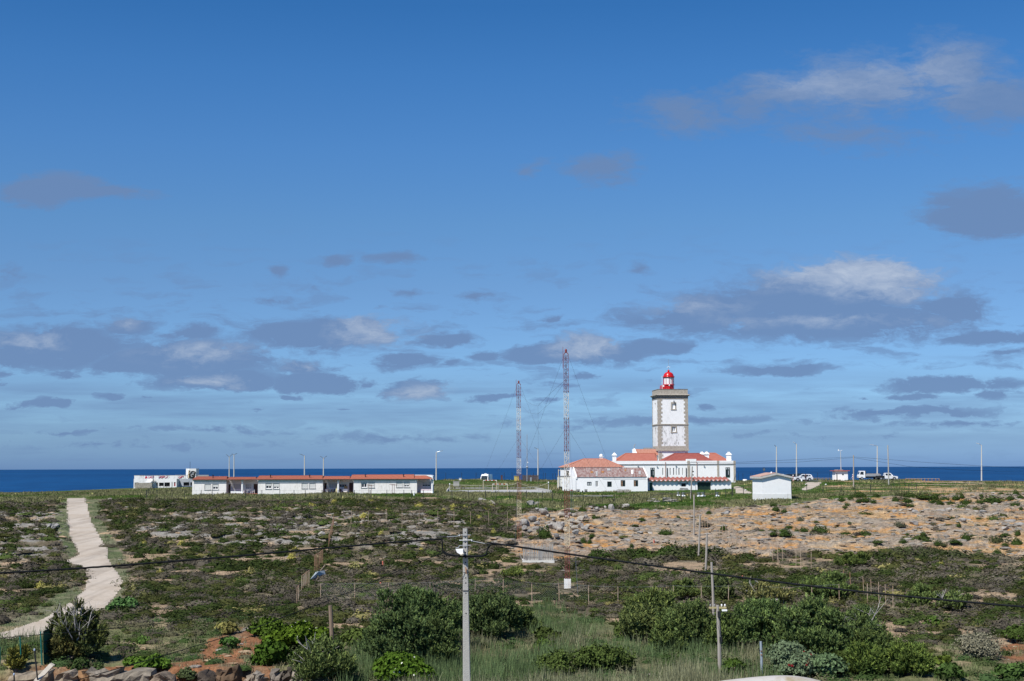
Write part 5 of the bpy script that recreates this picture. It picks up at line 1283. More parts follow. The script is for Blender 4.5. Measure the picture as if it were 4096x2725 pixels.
for x, y, w, h in [(700,170,120,26),(820,168,60,18),(560,200,60,20),(625,190,50,22),(740,200,70,22),(800,212,50,20),(600,238,50,18),(585,262,40,14),(690,210,60,18),(1000,160,90,18),(1080,170,130,26),(1190,180,140,24),(1270,182,80,22),(970,205,60,24),(1060,210,100,24),(1260,215,90,26),(1310,225,70,26),(1390,225,60,20),(1340,190,90,16),(1430,185,70,22),(1475,182,50,20),(1505,215,90,24),(1620,162,34,12),(1610,215,60,16),(1700,205,180,36),(1840,195,80,22),(1770,150,50,10),(1830,155,40,10),(1885,150,60,26),(1920,180,60,20),(1880,235,80,22),(1920,265,50,14),
        (60,275,70,22),(125,285,60,18),(40,235,60,16),(250,350,60,20),(160,410,50,16),(275,430,70,22),(395,440,130,36),(40,460,80,18),(130,478,110,36),(220,440,40,24),(730,455,130,22),(590,455,80,14),(835,520,90,14),(1030,520,70,24),(1180,475,40,20),(1205,510,90,14),(1290,538,60,28),(1330,545,60,18),(1420,518,110,18),(1510,500,90,36),(1570,475,60,10),(1740,510,140,36),(1800,540,60,14),(1890,530,100,34),(1800,468,90,14),(1900,470,60,28),(1740,605,80,28),(1450,395,40,22),(1000,395,110,26),(1260,380,70,12),(160,408,60,14),(820,545,30,14),(1460,545,50,14),(1060,465,30,12),(1270,605,60,10),(370,368,50,12),(620,375,30,10)]:
    u, v = R4(x, y); k = rnd.choice([0,0,1,1,2,3]); k = 4 if (x, y) in ((1000,395),(1260,380),(250,350)) else k
    cushion(DARK[k], u, v, w*.5262*1.1, h*.5262*1.15, 'dark green cushion shrub on the bare sandy ground below the car park', 'cushion shrubs dotted over the bare ground')
R3_ = lambda x, y: (2048+.5262*x, 1900+.5262*y)
for x, y, w, h, lb in [(245,470,110,56,'rounded bright green bush beside the boulder heap'),(607,478,60,20,'small green cushion on orange sand near the tall mast'),(895,600,80,36,'green cushion on orange sand right of the tall mast'),(590,522,40,26,'small dark cushion beside a dead plant on the sand'),(540,520,60,30,'dark brown cushion left of the small one on the sand'),(1170,452,110,26,'flat green cushion among grey rocks'),(910,545,40,14,'tiny green cushion on the sand'),(535,278,80,24,'dark cushion at the grass edge behind the heap'),(985,350,60,18,'dark flat cushion below the upright pole'),(1265,335,50,18,'dark cushion beneath the green bank'),(640,590,110,14,'thin grass mat on the sand'),(1605,420,60,22,'cushion beside the diagonal rusty fence'),(1495,300,50,18,'dark cushion on the ledge below the garage'),(625,335,50,22,'dark cushion by the rusty post row')]:
    u, v = R3_(x, y); cushion(DARK[0 if w < 100 else 1], u, v, w*.5262*1.1, h*.5262*1.15, lb, 'single bushes by the mast')
for x, y, w, h in [(620,640,130,60),(700,640,180,72),(830,640,200,70),(980,640,180,66),(1180,630,240,110),(1290,640,220,80),(1360,640,140,100),(1510,635,200,100),(1560,640,120,70),(1800,650,150,40)]:
    u, v = R3_(x, y); cushion(DARK[3 if x % 20 else 0], u, v, w*.5262*1.1, h*.5262*.8, 'large dark mound of heath at the lower edge of the bare sand', 'heath mounds bordering the sand')
for x, y, w, h in [(1000,630,180,60),(1080,620,200,80),(1200,620,170,80),(1290,600,120,60),(1440,625,240,60),(900,640,160,50),(640,640,200,40),(1600,640,90,50)]:
    u, v = R4(x, y); cushion(DARK[3], u, v, w*.5262*1.1, h*.5262*.7, 'large dark mound of heath at the lower edge of the bare sand', 'heath mounds bordering the sand')
R2_ = lambda x, y: (1024+.5262*x, 1900+.5262*y); R1_ = lambda x, y: (.5262*x, 1900+.5262*y)
for f, x, y, w, h in [(R2_,885,212,70,16),(R2_,590,215,50,20),(R2_,430,245,60,20),(R2_,188,218,30,12),(R2_,780,222,36,12),(R2_,1240,250,80,24),(R2_,1500,252,60,20),(R2_,1495,278,50,18),(R2_,1605,262,60,20),(R2_,1425,272,40,14),(R2_,1785,245,50,16),(R2_,1745,268,30,12),(R2_,270,640,70,30),(R2_,760,715,130,34),(R2_,1805,455,50,28),(R2_,950,460,40,20),(R2_,820,325,70,26),(R2_,920,280,50,16),(R2_,1115,612,50,16),(R2_,1010,835,30,14),(R2_,1255,572,40,14),
        (R1_,1215,765,60,30),(R1_,305,865,70,34),(R1_,155,1025,70,30),(R1_,1020,900,80,46),(R1_,1095,530,50,20),(R1_,1380,535,60,26),(R3_,740,690,40,16),(R4,1000,880,60,26),(R4,1310,690,50,20),(R4,610,670,110,30),(R2_,1700,330,50,16),(R2_,300,575,60,16)]:
    u, v = f(x, y); cushion(YEL[rnd.randrange(3) if h > 24 else rnd.randrange(2)], u, v, w*.5262, h*.5262*1.2, 'yellow-green flowering spurge cushion among the dark heath', 'yellow flowering cushions in the heath', 'flowering_cushion')

def crown_lumps(R, n, seed, flat=.9, low=.1):
    rg = np.random.default_rng(seed); P, d = dome_pts(n, rg, low, .45); return P*np.array(R), rg
def pine(u0, u1, vt, vb, label, seed=1, d=None, tufts=1.0, col=(.050,.088,.034), group='pines at the foot of the slope', dead=0, nl=None, name='pine_tree', lean=0, thin=1.0):
    """wind-shaped pine: forked trunk, limbs out to foliage masses, each carrying upright needle shoots"""
    um = (u0+u1)/2; p = gv(um, vb) if d is None else gp(um, d); k = 1/ppm(p.y); w = (u1-u0)*k/2; h = (vb-vt)*k
    g = G(p.x, p.y); o = thing(name, label, 'tree', (p.x, p.y, g), group=group)
    rg = np.random.default_rng(seed); n = int((nl or int(10+w*w*3.0))*1.5); col = (col[0]*1.75, col[1]*1.42, col[2]*1.2)
    # centres of the foliage masses
    C = []; 
    for _ in range(n):
        a = rg.random()*6.283; r = rg.random()**.55; z = rg.random()
        top = (1-(r*.92)**2.2)**.5
        C.append((r*math.cos(a)*w*.88, r*math.sin(a)*min(w, 2.6)*.8, h*(.10+.74*top*(.12+.88*z))))
    C = np.array(C); S_ = rg.uniform(.34, .74, n)*min(1.0, h/2.4)*thin
    out = rg.random(n) < .28; C[out] *= rg.uniform(1.05, 1.22, (out.sum(), 1)); S_[out] *= .55
    # trunk and limbs
    mb = MB(); fork = Vector((0, 0, h*.22)); mb.tube([(0,0,-.4), (.05,0,h*.1), tuple(fork)], [.17,.14,.12], 7)
    base = Vector((p.x, p.y, g)); mb.v = [tuple(Vector(q)+base) for q in mb.v]; tr = mb.build('trunk', m_bark, o)
    mb = MB()
    for c in C[:max(6, n//2)]:
        c = Vector(c); m1 = fork.lerp(c, .5)+Vector((rg.normal(0,.15), rg.normal(0,.15), -.15)); mb.tube([fork, m1, c], [.06,.045,.02], 4)
    mb.v = [tuple(Vector(q)+base) for q in mb.v]; mb.build('limbs', m_bark if not dead else m_deadwood, o)
    if dead:
        mb = MB()
        for _ in range(dead):
            a = rg.uniform(-1, 1)*w*.95; c = Vector((a, rg.normal(0,.5)-.5, h*rg.uniform(.55, 1.02))); m1 = fork.lerp(c, .6)+Vector((rg.normal(0,.2), -.2, -.1)); mb.tube([fork, m1, c], [.04,.03,.012], 4)
            for _ in range(4):
                e = c+Vector((rg.normal(0,.35), rg.normal(0,.3), rg.uniform(-.1,.5))); mb.tube([m1.lerp(c, rg.uniform(.3,1)), e], [.016,.007], 3)
        mb.v = [tuple(Vector(q)+base) for q in mb.v]; mb.build('dead_branches', m_deadwood, o)
    # shoots
    PV = []; PC = []
    nt = int(n*50*tufts)
    which = rg.integers(0, n, nt); dr = rg.normal(0, 1, (nt, 3)); dr[:, 2] = dr[:, 2]*.8+.45; dr /= np.linalg.norm(dr, axis=1)[:, None]
    rr = S_[which]*(.55+.5*rg.random(nt)); B = C[which]+dr*rr[:, None]*np.array([1.15,1,.8]); B[:, 2] = np.maximum(B[:, 2], .05)
    ax = dr*.55+np.array([0,0,.75])+rg.normal(0,.18,(nt,3)); ax /= np.linalg.norm(ax, axis=1)[:, None]
    nb = 9; L_ = rg.uniform(.20,.34,nt)
    hue = np.array(col)*(.62+.75*rg.random(nt))[:, None]; fresh = rg.random(nt) < .30; hue = np.where(fresh[:, None], hue*np.array([1.75,1.6,1.4]), hue)
    for b in range(nb):
        t = b/(nb-1); side = np.cross(ax, rg.normal(0,1,(nt,3))); side /= np.linalg.norm(side, axis=1)[:, None]
        s0 = B+ax*(L_*t*.75)[:, None]; dirn = ax*.75+side*.8*(1-.4*t); tip = s0+dirn*(L_*.42)[:, None]
        wd = np.cross(dirn, rg.normal(0,1,(nt,3))); wd /= np.linalg.norm(wd, axis=1)[:, None]; wd *= .027
        PV.append(np.stack([s0-wd, s0+wd, tip+wd*.35, tip-wd*.35], 1)); PC.append(hue*(.8+.4*rg.random(nt))[:, None])
    # a few inner needles so the heart is not empty
    ni = nt//2; wi = rg.integers(0, n, ni); Pi = C[wi]+rg.normal(0, .30, (ni,3))*S_[wi][:, None]; PV.append(leaves(Pi, rg.normal(0,1,(ni,3)), .075, rg, 1.6)); PC.append(np.array(col)[None]*(.7+.4*rg.random(ni))[:, None])
    soup('crown', np.concatenate(PV), np.concatenate(PC), m_leaf, o); return o
pine(1475,1850,2340,2610,'broad dark pine left of the concrete pole, the biggest in the middle', 1, None, 1.0, (.040,.076,.032), nl=60)
pine(1480,1760,2420,2655,'lower front bough of dark pine left of the concrete pole', 2, None, 1.0, (.042,.078,.034), nl=44)
pine(1830,2090,2362,2560,'dark spreading pine right behind the concrete pole', 3, None, 1.0, (.042,.076,.034), nl=42)
pine(2520,2700,2352,2560,'tall bushy pine in the right half, left of the telegraph pole', 4, None, 1.0, (.060,.098,.036), nl=40)
pine(2650,2860,2380,2590,'rounded pine just left of the crossarm pole', 5, None, 1.0, (.052,.090,.036), nl=38)
pine(2480,2640,2420,2570,'smaller pine at the left edge of the right-hand group', 6, None, 1.0, (.060,.095,.040), nl=24)
pine(2930,3180,2400,2600,'upright-shooted pine just right of the crossarm pole', 7, None, 1.0, (.050,.095,.038), nl=42)
pine(3130,3400,2390,2640,'largest pine of the right group, above the grey-leaved bush', 8, None, 1.0, (.048,.088,.036), nl=54)
pine(3330,3520,2430,2610,'pine with bleached bare branches at its right side', 9, None, 1.0, (.046,.084,.036), nl=30, dead=7)
pine(3190,3420,2290,2395,'pine on the rise behind the thick black cable', 10, None, 1.0, (.050,.090,.034), nl=26)
pine(2790,2930,2305,2400,'low pine behind the grey pole at the fence', 11, None, .9, (.055,.088,.040), nl=18)
pine(2930,3180,2330,2420,'thin straggling pine behind the wire fence', 12, None, .5, (.070,.090,.042), nl=16, dead=3)
pine(3640,3730,2350,2425,'small upright pine in the heath at the right', 13, None, 1.0, (.060,.105,.040), nl=12)
pine(3730,3880,2372,2440,'low spreading pine in the heath at the right edge group', 14, None, .9, (.062,.105,.042), nl=16, dead=3)
pine(3340,3480,2215,2265,'small round pine on the edge of the sand', 15, None, 1.0, (.052,.088,.030), nl=14)
pine(205,400,2420,2645,'half-bare pine with dead twigs in front of the dirt road', 16, None, .5, (.042,.064,.026), nl=34, dead=16, thin=.85)
pine(215,330,2530,2650,'brownish lower part of the pine by the green gate', 17, None, .8, (.046,.056,.024), nl=18)
pine(1180,1400,2568,2730,'pale green young pine at the bottom, left of the grey post', 18, None, 1.0, (.056,.094,.038), nl=40, dead=4)
pine(1060,1230,2620,2730,'low young pine beside the squared blocks', 19, None, 1.0, (.052,.088,.036), nl=22)
pine(3400,3560,2570,2700,'feathery green shrub-like pine at the bottom right', 20, None, 1.0, (.048,.088,.026), nl=26)
pine(3540,3720,2580,2700,'feathery bright green shrub right of its darker neighbour', 21, None, 1.0, (.050,.090,.026), nl=28)
pine(2850,2960,2470,2610,'low pine filling the gap around the crossarm pole', 31, None, 1.0, (.050,.088,.032), nl=18)
pine(2620,2760,2480,2610,'front bough-like pine low among the reeds left of the crossarm pole', 32, None, 1.0, (.052,.090,.034), nl=22)
pine(3400,3540,2480,2620,'dense low pine under the bleached dead tree', 33, None, 1.0, (.046,.082,.032), nl=24)
pine(2060,2140,2440,2530,'small pine at the right foot of the spreading middle pine', 34, None, 1.0, (.046,.080,.032), nl=14)
pine(1590,1840,2480,2660,'lower right bough-like pine touching the reeds left of the concrete pole', 35, None, 1.0, (.044,.078,.032), nl=30)
pine(2700,2800,2320,2400,'small pine beside the chain-link fence, left of the grey poles', 36, None, 1.0, (.054,.090,.034), nl=14)
pine(40,90,2600,2680,'tiny yellow-green pine inside the green fence', 22, None, .8, (.075,.095,.028), nl=5)
pine(70,96,2585,2665,'narrow young pine beside the green fence post', 23, None, .8, (.075,.095,.028), nl=5)
pine(2005,2095,2275,2320,'single bright young pine in the heath right of the concrete pole', 24, None, 1.0, (.075,.12,.04), nl=8)

def bush(u0, u1, vt, vb, col, label, seed=1, size=.07, nl=None, flowers=None, berries=None, d=None, name='bush', amp=.3, group='rounded bushes in the hollow'):
    um = (u0+u1)/2; p = gv(um, vb) if d is None else gp(um, d); k = 1/ppm(p.y); w = (u1-u0)*k/2; h = (vb-vt)*k; g = G(p.x, p.y)
    o = thing(name, label, 'bush', (p.x, p.y, g), group=group); rg = np.random.default_rng(seed+500)
    n = int(9+w*w*2.0); PV = []; PC = []; FP = []
    C = []
    for _ in range(n):
        a = rg.random()*6.283; r = rg.random()**.6; top = max(0, 1-(r*.95)**2.4)**.5; C.append((r*math.cos(a)*w*.78, r*math.sin(a)*min(w, 2.4)*.72, h*.62*top*(.3+.7*rg.random())))
    for c in C:
        s = rg.uniform(.45,.8)*min(1.0, h*.65); m = int((nl or 420)*s*s*2.2); P, dd = dome_pts(m, rg, .2, .25); P = lumpy(P, seed+n, amp, 3.0); PV.append(leaves(P*s*np.array([1.15,1,.85])+np.array(c), dd, size*(.6+.7*rg.random(m)), rg, 1.2, .7)); PC.append(np.array(col)*(.72+.55*rg.random(m))[:, None])
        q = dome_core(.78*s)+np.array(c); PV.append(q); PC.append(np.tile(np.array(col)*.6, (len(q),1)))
        if flowers is not None or berries is not None:
            FP.append((P[dd[:, 2] > .2][:40]*s*np.array([1.15,1,.85])*1.04+np.array(c), dd[dd[:, 2] > .2][:40]))
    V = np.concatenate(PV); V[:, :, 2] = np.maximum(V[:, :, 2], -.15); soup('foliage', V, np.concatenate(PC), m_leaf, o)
    mb = MB(); b = Vector((p.x, p.y, g))
    for _ in range(5): mb.tube([b+Vector((0,0,-.3)), b+Vector((rg.normal(0,.3), rg.normal(0,.3), h*.45))], [.06,.03], 5)
    mb.build('stems', m_bark, o)
    for nm, cc, every in (('flowers', flowers, 6), ('red_leaves', berries, 3)):
        if cc is None: continue
        A = np.concatenate([q[0][::every] for q in FP]); N_ = np.concatenate([q[1][::every] for q in FP])
        if nm == 'red_leaves': kk = vnoise(A[:, 0]*1.3, A[:, 2]*2.3, 9) > .55; A, N_ = A[kk], N_[kk]
        soup(nm, leaves(A, N_, .045 if nm == 'flowers' else .06, rg, 1, .3), np.tile(np.array(cc), (len(A),1)), m_leaf, o)
    return o
bush(1080,1320,2490,2602,(.070,.115,.012),'large domed bright green bush dotted with white flowers, left of the grey post',1,flowers=(.7,.7,.6),nl=520)
bush(1010,1140,2472,2545,(.060,.100,.014),'green bush rising behind the large domed one',2,nl=480)
bush(1050,1150,2560,2660,(.045,.085,.012),'small dark green bush at the corner of the orange slip',3,nl=480)
bush(1490,1745,2578,2735,(.055,.100,.012),'domed bright green bush speckled white at the bottom, left of the concrete pole',4,flowers=(.65,.65,.55),nl=520)
bush(470,690,2608,2668,(.070,.125,.018),'low spreading bright green mat above the cut rock',5,nl=480)
bush(1385,1480,2510,2590,(.075,.105,.025),'yellowish green bush in front of the big pine',6)
bush(3065,3250,2570,2705,(.115,.155,.085),'grey-green bush with dark red leaves above the white wall',7,berries=(.14,.012,.015),nl=900,size=.045)
bush(3220,3370,2610,2712,(.10,.15,.07),'paler grey-green bush running down from the red-leaved one',8,nl=420)
bush(3330,3420,2592,2690,(.040,.058,.014),'dark olive juniper between the grey and the feathery bushes',9)
bush(3690,3762,2462,2512,(.060,.105,.020),'round bright green bush on the heath at the right',10)
bush(4010,4110,2505,2570,(.045,.070,.016),'dark bush cut by the right edge of the photograph',11)
bush(3740,3800,2612,2655,(.075,.105,.018),'small round olive bush near the bottom right corner',12)
bush(3750,3860,2655,2720,(.050,.085,.022),'dark green bush at the bottom right below the olive one',13)
bush(4000,4110,2640,2725,(.055,.095,.025),'broad green bush in the bottom right corner',14)
bush(2140,2230,2508,2575,(.050,.070,.018),'dark bush on the small rise among the reeds',15)
bush(2150,2215,2550,2600,(.060,.095,.020),'bright bush below the dark one among the reeds',16)
bush(2455,2540,2495,2560,(.060,.085,.022),'olive bush left of the right-hand pines',17)
bush(2140,2280,2590,2690,(.070,.100,.025),'feathery heather bush at the bottom among the reeds, left one',18,size=.04,nl=900,amp=.6)
bush(2300,2520,2570,2690,(.066,.095,.024),'feathery heather bush at the bottom among the reeds, right one',19,size=.04,nl=800,amp=.6)
bush(2905,2955,2630,2700,(.050,.085,.015),'small dark green shrub right of the crossarm pole foot',20)
bush(865,935,2478,2535,(.20,.185,.06),'yellowish gorse clump above the orange slip',21)
bush(420,540,2382,2440,(.075,.145,.045),'bright grey-green mound at the bend of the dirt road',22)
bush(100,160,2562,2600,(.055,.095,.020),'low green bush behind the green fence',23)
bush(545,600,2545,2575,(.085,.145,.035),'small fresh green bush on the bank below the road',24)
bush(885,950,2545,2592,(.075,.145,.035),'fresh green bush on top of the orange slip',25)
bush(3840,3960,2530,2640,(.20,.19,.13),'dry twiggy grey shrub near the right edge',26,size=.03,nl=500,amp=.7)
bush(300,350,2655,2712,(.045,.07,.022),'dark weedy tuft growing out of the cut rock, left one',41,size=.05)
bush(355,410,2668,2716,(.050,.075,.025),'dark weedy tuft growing out of the cut rock, right one',42,size=.05)
bush(715,790,2668,2722,(.065,.085,.035),'dull green weed clump on the soil between the cut rocks',43,size=.05)
bush(2345,2420,2240,2252,(.045,.07,.02),'flat shrub at the foot of the tall mast',27) if False else None
# fallen bleached trunk
def snag():
    p = gv(3490, 2575); g = G(p.x, p.y); o = thing('dead_tree', 'bleached dead tree arching out of the right-hand pines', 'tree', (p.x, p.y, g)); d = p.y
    f = lambda x, y: at(*R4(x, y), d-1)
    mb = MB(); mb.tube([f(815,1290), f(828,1215), f(820,1150), f(790,1110), f(740,1080)], [.10,.08,.06,.045,.02], 6); mb.tube([f(815,1275), f(770,1240), f(700,1180), f(640,1140), f(590,1100)], [.09,.07,.06,.045,.02], 6); mb.build('trunk', m_deadwood, o)
    mb = MB()
    for a, b in (((825,1200),(760,1185)),((760,1185),(690,1215)),((770,1240),(690,1235)),((700,1180),(640,1210)),((740,1080),(700,1105)),((790,1110),(770,1075)),((820,1160),(760,1130)),((640,1140),(600,1160)),((700,1180),(740,1150)),((760,1130),(720,1110))): mb.tube([f(*a), f(*b)], [.035,.012], 4)
    mb.build('branches', m_deadwood, o)
snag()
# ------------------------------------------------------------------ fences
m_postblack = mat('black_fence_post', (.022,.026,.024), .6); m_rust = mat('rusty_iron', (.22,.105,.06), .85, color2=(.33,.21,.13), scale=6); m_postgrey = mat('pale_rusty_post', (.46,.40,.31), .8, color2=(.34,.20,.12), scale=3)
m_mesh = mat('fence_wire', (.20,.22,.21), .6); m_meshd = mat('dark_fence_wire', (.05,.055,.05), .6); m_gfence = mat('green_fence_paint', (.010,.125,.10), .5, vary=.15)
m_wood = mat('grey_timber', (.24,.215,.185), .9, color2=(.38,.35,.31), scale=5, stretch=(2,2,.3)); m_woodb = mat('brown_timber', (.15,.105,.07), .9, color2=(.24,.18,.13), scale=5, stretch=(2,2,.3))
def zg(p): return G(p[0], p[1])
def post_fence(name, label, posts, h, r, m, wires=(), wm=m_meshd, wr=.008, braces=(), group=None, net=None):
    """posts: ground points (x, y); every post a part, every run of wire a part"""
    c = posts[len(posts)//2]; o = thing(name, label, 'fence', (c[0], c[1], zg(c)), group=group); pm = None
    for i, p in enumerate(posts):
        hh = h[i] if hasattr(h, '__len__') else h; z = zg(p); b = (rnd.uniform(-.03, .03)*hh, rnd.uniform(-.02, .02)*hh)
        MB().tube([(p[0], p[1], z-.3), (p[0]+b[0], p[1]+b[1], z+hh)], r, 6).build('post', m, o)
    for f in wires:
        mb = MB()
        for i in range(len(posts)-1):
            a, b = posts[i], posts[i+1]; ha = h[i] if hasattr(h, '__len__') else h; hb = h[i+1] if hasattr(h, '__len__') else h
            A, B = Vector((a[0], a[1]-r, zg(a)+ha*f)), Vector((b[0], b[1]-r, zg(b)+hb*f)); M_ = (A+B)/2-Vector((0,0,.02*(B-A).length/2)); mb.tube([A, M_, B], wr, 3, cap=False)
        mb.build('wire', wm, o)
    if net:
        i0, i1, step, rr = net; mb = MB()
        for i in range(i0, i1):
            a, b = posts[i], posts[i+1]; A = Vector((a[0], a[1], zg(a)+.03)); B = Vector((b[0], b[1], zg(b)+.03)); L_ = (B-A).length; H_ = (h if not hasattr(h, '__len__') else h[i])*.93
            n = int((L_+H_)/step)
            for k in range(n+1):
                s = k*step
                for sg in (1, -1):
                    x0 = s if sg == 1 else s-H_; x1 = x0-H_*sg if sg == 1 else x0+H_
                    # clip the diagonal to the bay
                    P = []
                    for t in (0, 1):
                        P.append([x0+(x1-x0)*t, H_*t])
                    (xa, za), (xb, zb) = P
                    if xa == xb: continue
                    def cl(xx): return za+(zb-za)*(xx-xa)/(xb-xa)
                    pts = []
                    for (xx, zz) in ((xa, za), (xb, zb)):
                        if xx < 0: zz = cl(0); xx = 0
                        if xx > L_: zz = cl(L_); xx = L_
                        pts.append((xx, zz))
                    if abs(pts[0][0]-pts[1][0]) < .05 or not (-.01 <= min(pts[0][1], pts[1][1]) and max(pts[0][1], pts[1][1]) <= H_+.01): continue
                    q = [A.lerp(B, xx/L_)+Vector((0,0,zz)) for xx, zz in pts]; mb.tube(q, rr, 3, cap=False)
        mb.build('chain_link', m_mesh, o)
    for a, b in braces: MB().tube([a, b], r*.8, 5).build('brace', m, o)
    return o
def xy(u, d): p = gp(u, d); return (p.x, p.y)
def xyv(u, v): p = gv(u, v); return (p.x, p.y)
F1 = [500+.2758*x for x in (312,465,680,870,1101,1267,1510,1747,1987,2242)]; F2 = [1100+.297*x for x in (255,407,636,852,1072,1279,1506,1737,1840,1997,2194)]
post_fence('wire_fence', 'dark post and wire fence running along the grass before the row of flats', [xy(u, 247) for u in F1+F2], 1.45, .050, m_postblack, (.95,.6,.25))
FM = [1700+.2296*x for x in (472,750,1057,1236,1473,1768,2048,2218)]
o = post_fence('wire_fence', 'dark post and wire fence below the football court, with one gate frame', [xy(u, 244) for u in FM], 1.5, .050, m_postblack, (.95,.5), )
a, b = xy(FM[2], 244), xy(FM[3], 244); MB().tube([(a[0], a[1], zg(a)+1.2), (b[0], b[1], zg(b)+1.2)], .03, 5).build('gate_bar', m_postblack, o)
FR = [2200+.2121*x for x in (45,230,415,625,985,1220,1580,1903,2128,2305)]
post_fence('wire_fence', 'thin rusty-dark fence through the grass in front of the annex', [xyv(u, 2013) for u in FR], 1.4, .042, m_postblack, (.9,.5), wr=.006)
FG = [(2640+.2206*x, 1820+.2206*y) for x, y in ((52,885),(222,880),(395,840),(565,800),(805,765),(1010,765),(1192,757),(1305,757))]
post_fence('wire_fence', 'dark fence with a braced corner in front of the garage', [xyv(u, v) for u, v in FG], 1.55, .052, m_postblack, (.92,.5), wr=.008)
o = post_fence('gate_frame', 'dark metal gateway standing at the end of the garage', [xyv(2931, 1986), xyv(2974, 1977)], [1.7, 1.5], .055, m_postblack); a, b = xyv(2931, 1986), xyv(2974, 1977)
MB().tube([(a[0], a[1], zg(a)+1.45), (b[0], b[1], zg(b)+1.4)], .045, 5).build('crossbar', m_postblack, o)
FH = [2860+.2715*x for x in (1128,1355,1593,1857,2065,2293)]+[3400+.2953*x for x in (280,557)]
post_fence('wire_fence', 'dark post fence across the grass right of the gable hut', [xyv(u, 1974) for u in FH], 1.5, .052, m_postblack, (.95,.6,.3), wr=.006)
o = post_fence('gate_frame', 'black gate frame at the right end of the grass fence', [xyv(3636, 1965), xyv(3666, 1965)], 1.3, .05, m_postblack); a, b = xyv(3636, 1965), xyv(3666, 1965)
MB().tube([(a[0], a[1], zg(a)+1.15), (b[0], b[1], zg(b)+1.15)], .04, 5).build('crossbar', m_postblack, o)
post_fence('wire_fence', 'dark fence posts running back up the grass towards the pickup', [xyv(3648, 1960), xyv(3621, 1952), xyv(3597, 1952), xyv(3577, 1949), xyv(3537, 1938), xyv(3512, 1930)], 1.45, .035, m_postblack, (.95,.5), wr=.006)
post_fence('wire_fence', 'dark fence posts along the edge of the car park against the sea', [xy(2860+.2715*x, 352) for x in (345,415,525,550,605,655,780)]+[xy(2860+.2715*x, 356) for x in (1510,1695,2285)], 1.9, .04, m_postblack, (.95,), wr=.008)
post_fence('wire_fence', 'dark fence posts on the skyline behind the football court', [xy(1700+.2296*x, 352) for x in (160,362,638,888,1118,1380,1515,1640,1888,2058,2098,2228,2270)], 1.9, .045, m_postblack, (.97,), wr=.010)
# fence going back beside the first flat
post_fence('wire_fence', 'dark mesh fence running back towards the derelict restaurant', [xy(585, 248), xy(592, 262), xy(601, 280), xy(614, 300), xy(627, 320), xy(640, 345), xy(654, 365), xy(667, 385)], 1.5, .045, m_postblack, (.97,.75,.5,.25), wr=.010)
post_fence('wire_fence', 'tall thin fence posts in the rough grass before the derelict restaurant', [xy(688, 330), xy(721, 330), xy(755, 345)], 2.1, .04, m_postblack, (.9,), wr=.01)
# rusty fences crossing the heath
U1 = [1024+.5262*x for x in (722,852,990,1110,1238,1382,1505,1632,1770,1910)]+[2048+.5262*x for x in (92,215,345,603,747,886,923,1060,1177,1302,1425)]
post_fence('rusty_fence', 'line of thin rusty posts crossing the upper heath from the middle to the bare sand', [xyv(u, 2108) for u in U1], 1.75, .022, m_postgrey, (.97,), wr=.005, wm=m_rust)
D2 = [(1447,395),(1468,412),(1488,428),(1512,445),(1556,470),(1580,490),(1603,505),(1630,520),(1653,535),(1680,555),(1703,570),(1730,585),(1754,598),(1812,612),(1865,635),(1897,640)]
P2 = [(2048+.5262*x, 1900+.5262*y) for x, y in D2]+[R4(x, y) for x, y in ((10,655),(38,665),(77,670),(112,678),(213,715),(250,718),(328,735))]
post_fence('rusty_fence', 'rusty posts descending diagonally across the bare sand to the right', [xyv(u, v) for u, v in P2], 1.55, .020, m_postgrey, (.95,.6), wr=.005, wm=m_rust)
post_fence('rusty_fence', 'cluster of leaning rusty posts in the heath above the right-hand cable', [xyv(*R4(x, y)) for x, y in ((730,925),(755,985),(787,948),(843,970),(897,992),(950,1005))], 1.35, .019, m_postgrey, (.85,), wr=.005, wm=m_rust)
post_fence('rusty_fence', 'two short rusty posts above the pines at the right', [xyv(*R4(580,860)), xyv(*R4(630,880))], 1.3, .025, m_rust)
FC = [(2048+.5262*x, 2413) for x in (-556,-300,-24)]+[(2048+.5262*x, 2408) for x in (152,360)]+[(2048+.5262*583, 2420), (2048+.5262*806, 2425)]+[(2048+.5262*x, 2420) for x in (1230,1438,1645,1860)]+[R4(118,1000), R4(333,985), R4(542,975)]
FCx = [xyv(1283, 2412), xyv(1418, 2410), xyv(1552, 2408), xyv(1720, 2405), xyv(1900, 2388), xyv(2013, 2388)]+[xyv(u, v) for u, v in FC[3:]]
post_fence('chain_link_fence', 'old chain-link fence on grey posts crossing the whole slope behind the pines', FCx, 1.25, .022, m_postgrey, (.98,), wr=.007, wm=m_mesh, net=(0, 8, .16, .0032))
# the rusty fence running up the slope, in bent stretches
def run(pts, n, h, m, lb, rail=True):
    P = [xyv(*p) for p in pts]; Q = []
    for i in range(n):
        t = i/(n-1)*(len(P)-1); k = min(int(t), len(P)-2); f = t-k; Q.append((P[k][0]*(1-f)+P[k+1][0]*f, P[k][1]*(1-f)+P[k+1][1]*f))
    post_fence('rusty_fence', lb, Q, h, .024, m, (.98,) if rail else (), wr=.022, wm=m_rust, group='rusty fence climbing the slope')
run([(1187,2422),(1194,2412)], 2, 1.15, m_postgrey, 'nearest two leaning posts of the rusty fence climbing the slope')
run([(1206,2368),(1236,2345)], 7, 1.15, m_postgrey, 'pale grey stretch of the rusty fence climbing the slope')
run([(1257,2290),(1291,2265)], 8, 1.35, m_rust, 'middle orange-brown stretch of the rusty fence climbing the slope')
run([(1315,2194),(1322,2165),(1330,2130),(1335,2105)], 9, 1.25, m_rust, 'farthest rusty stretch of the fence climbing the slope')
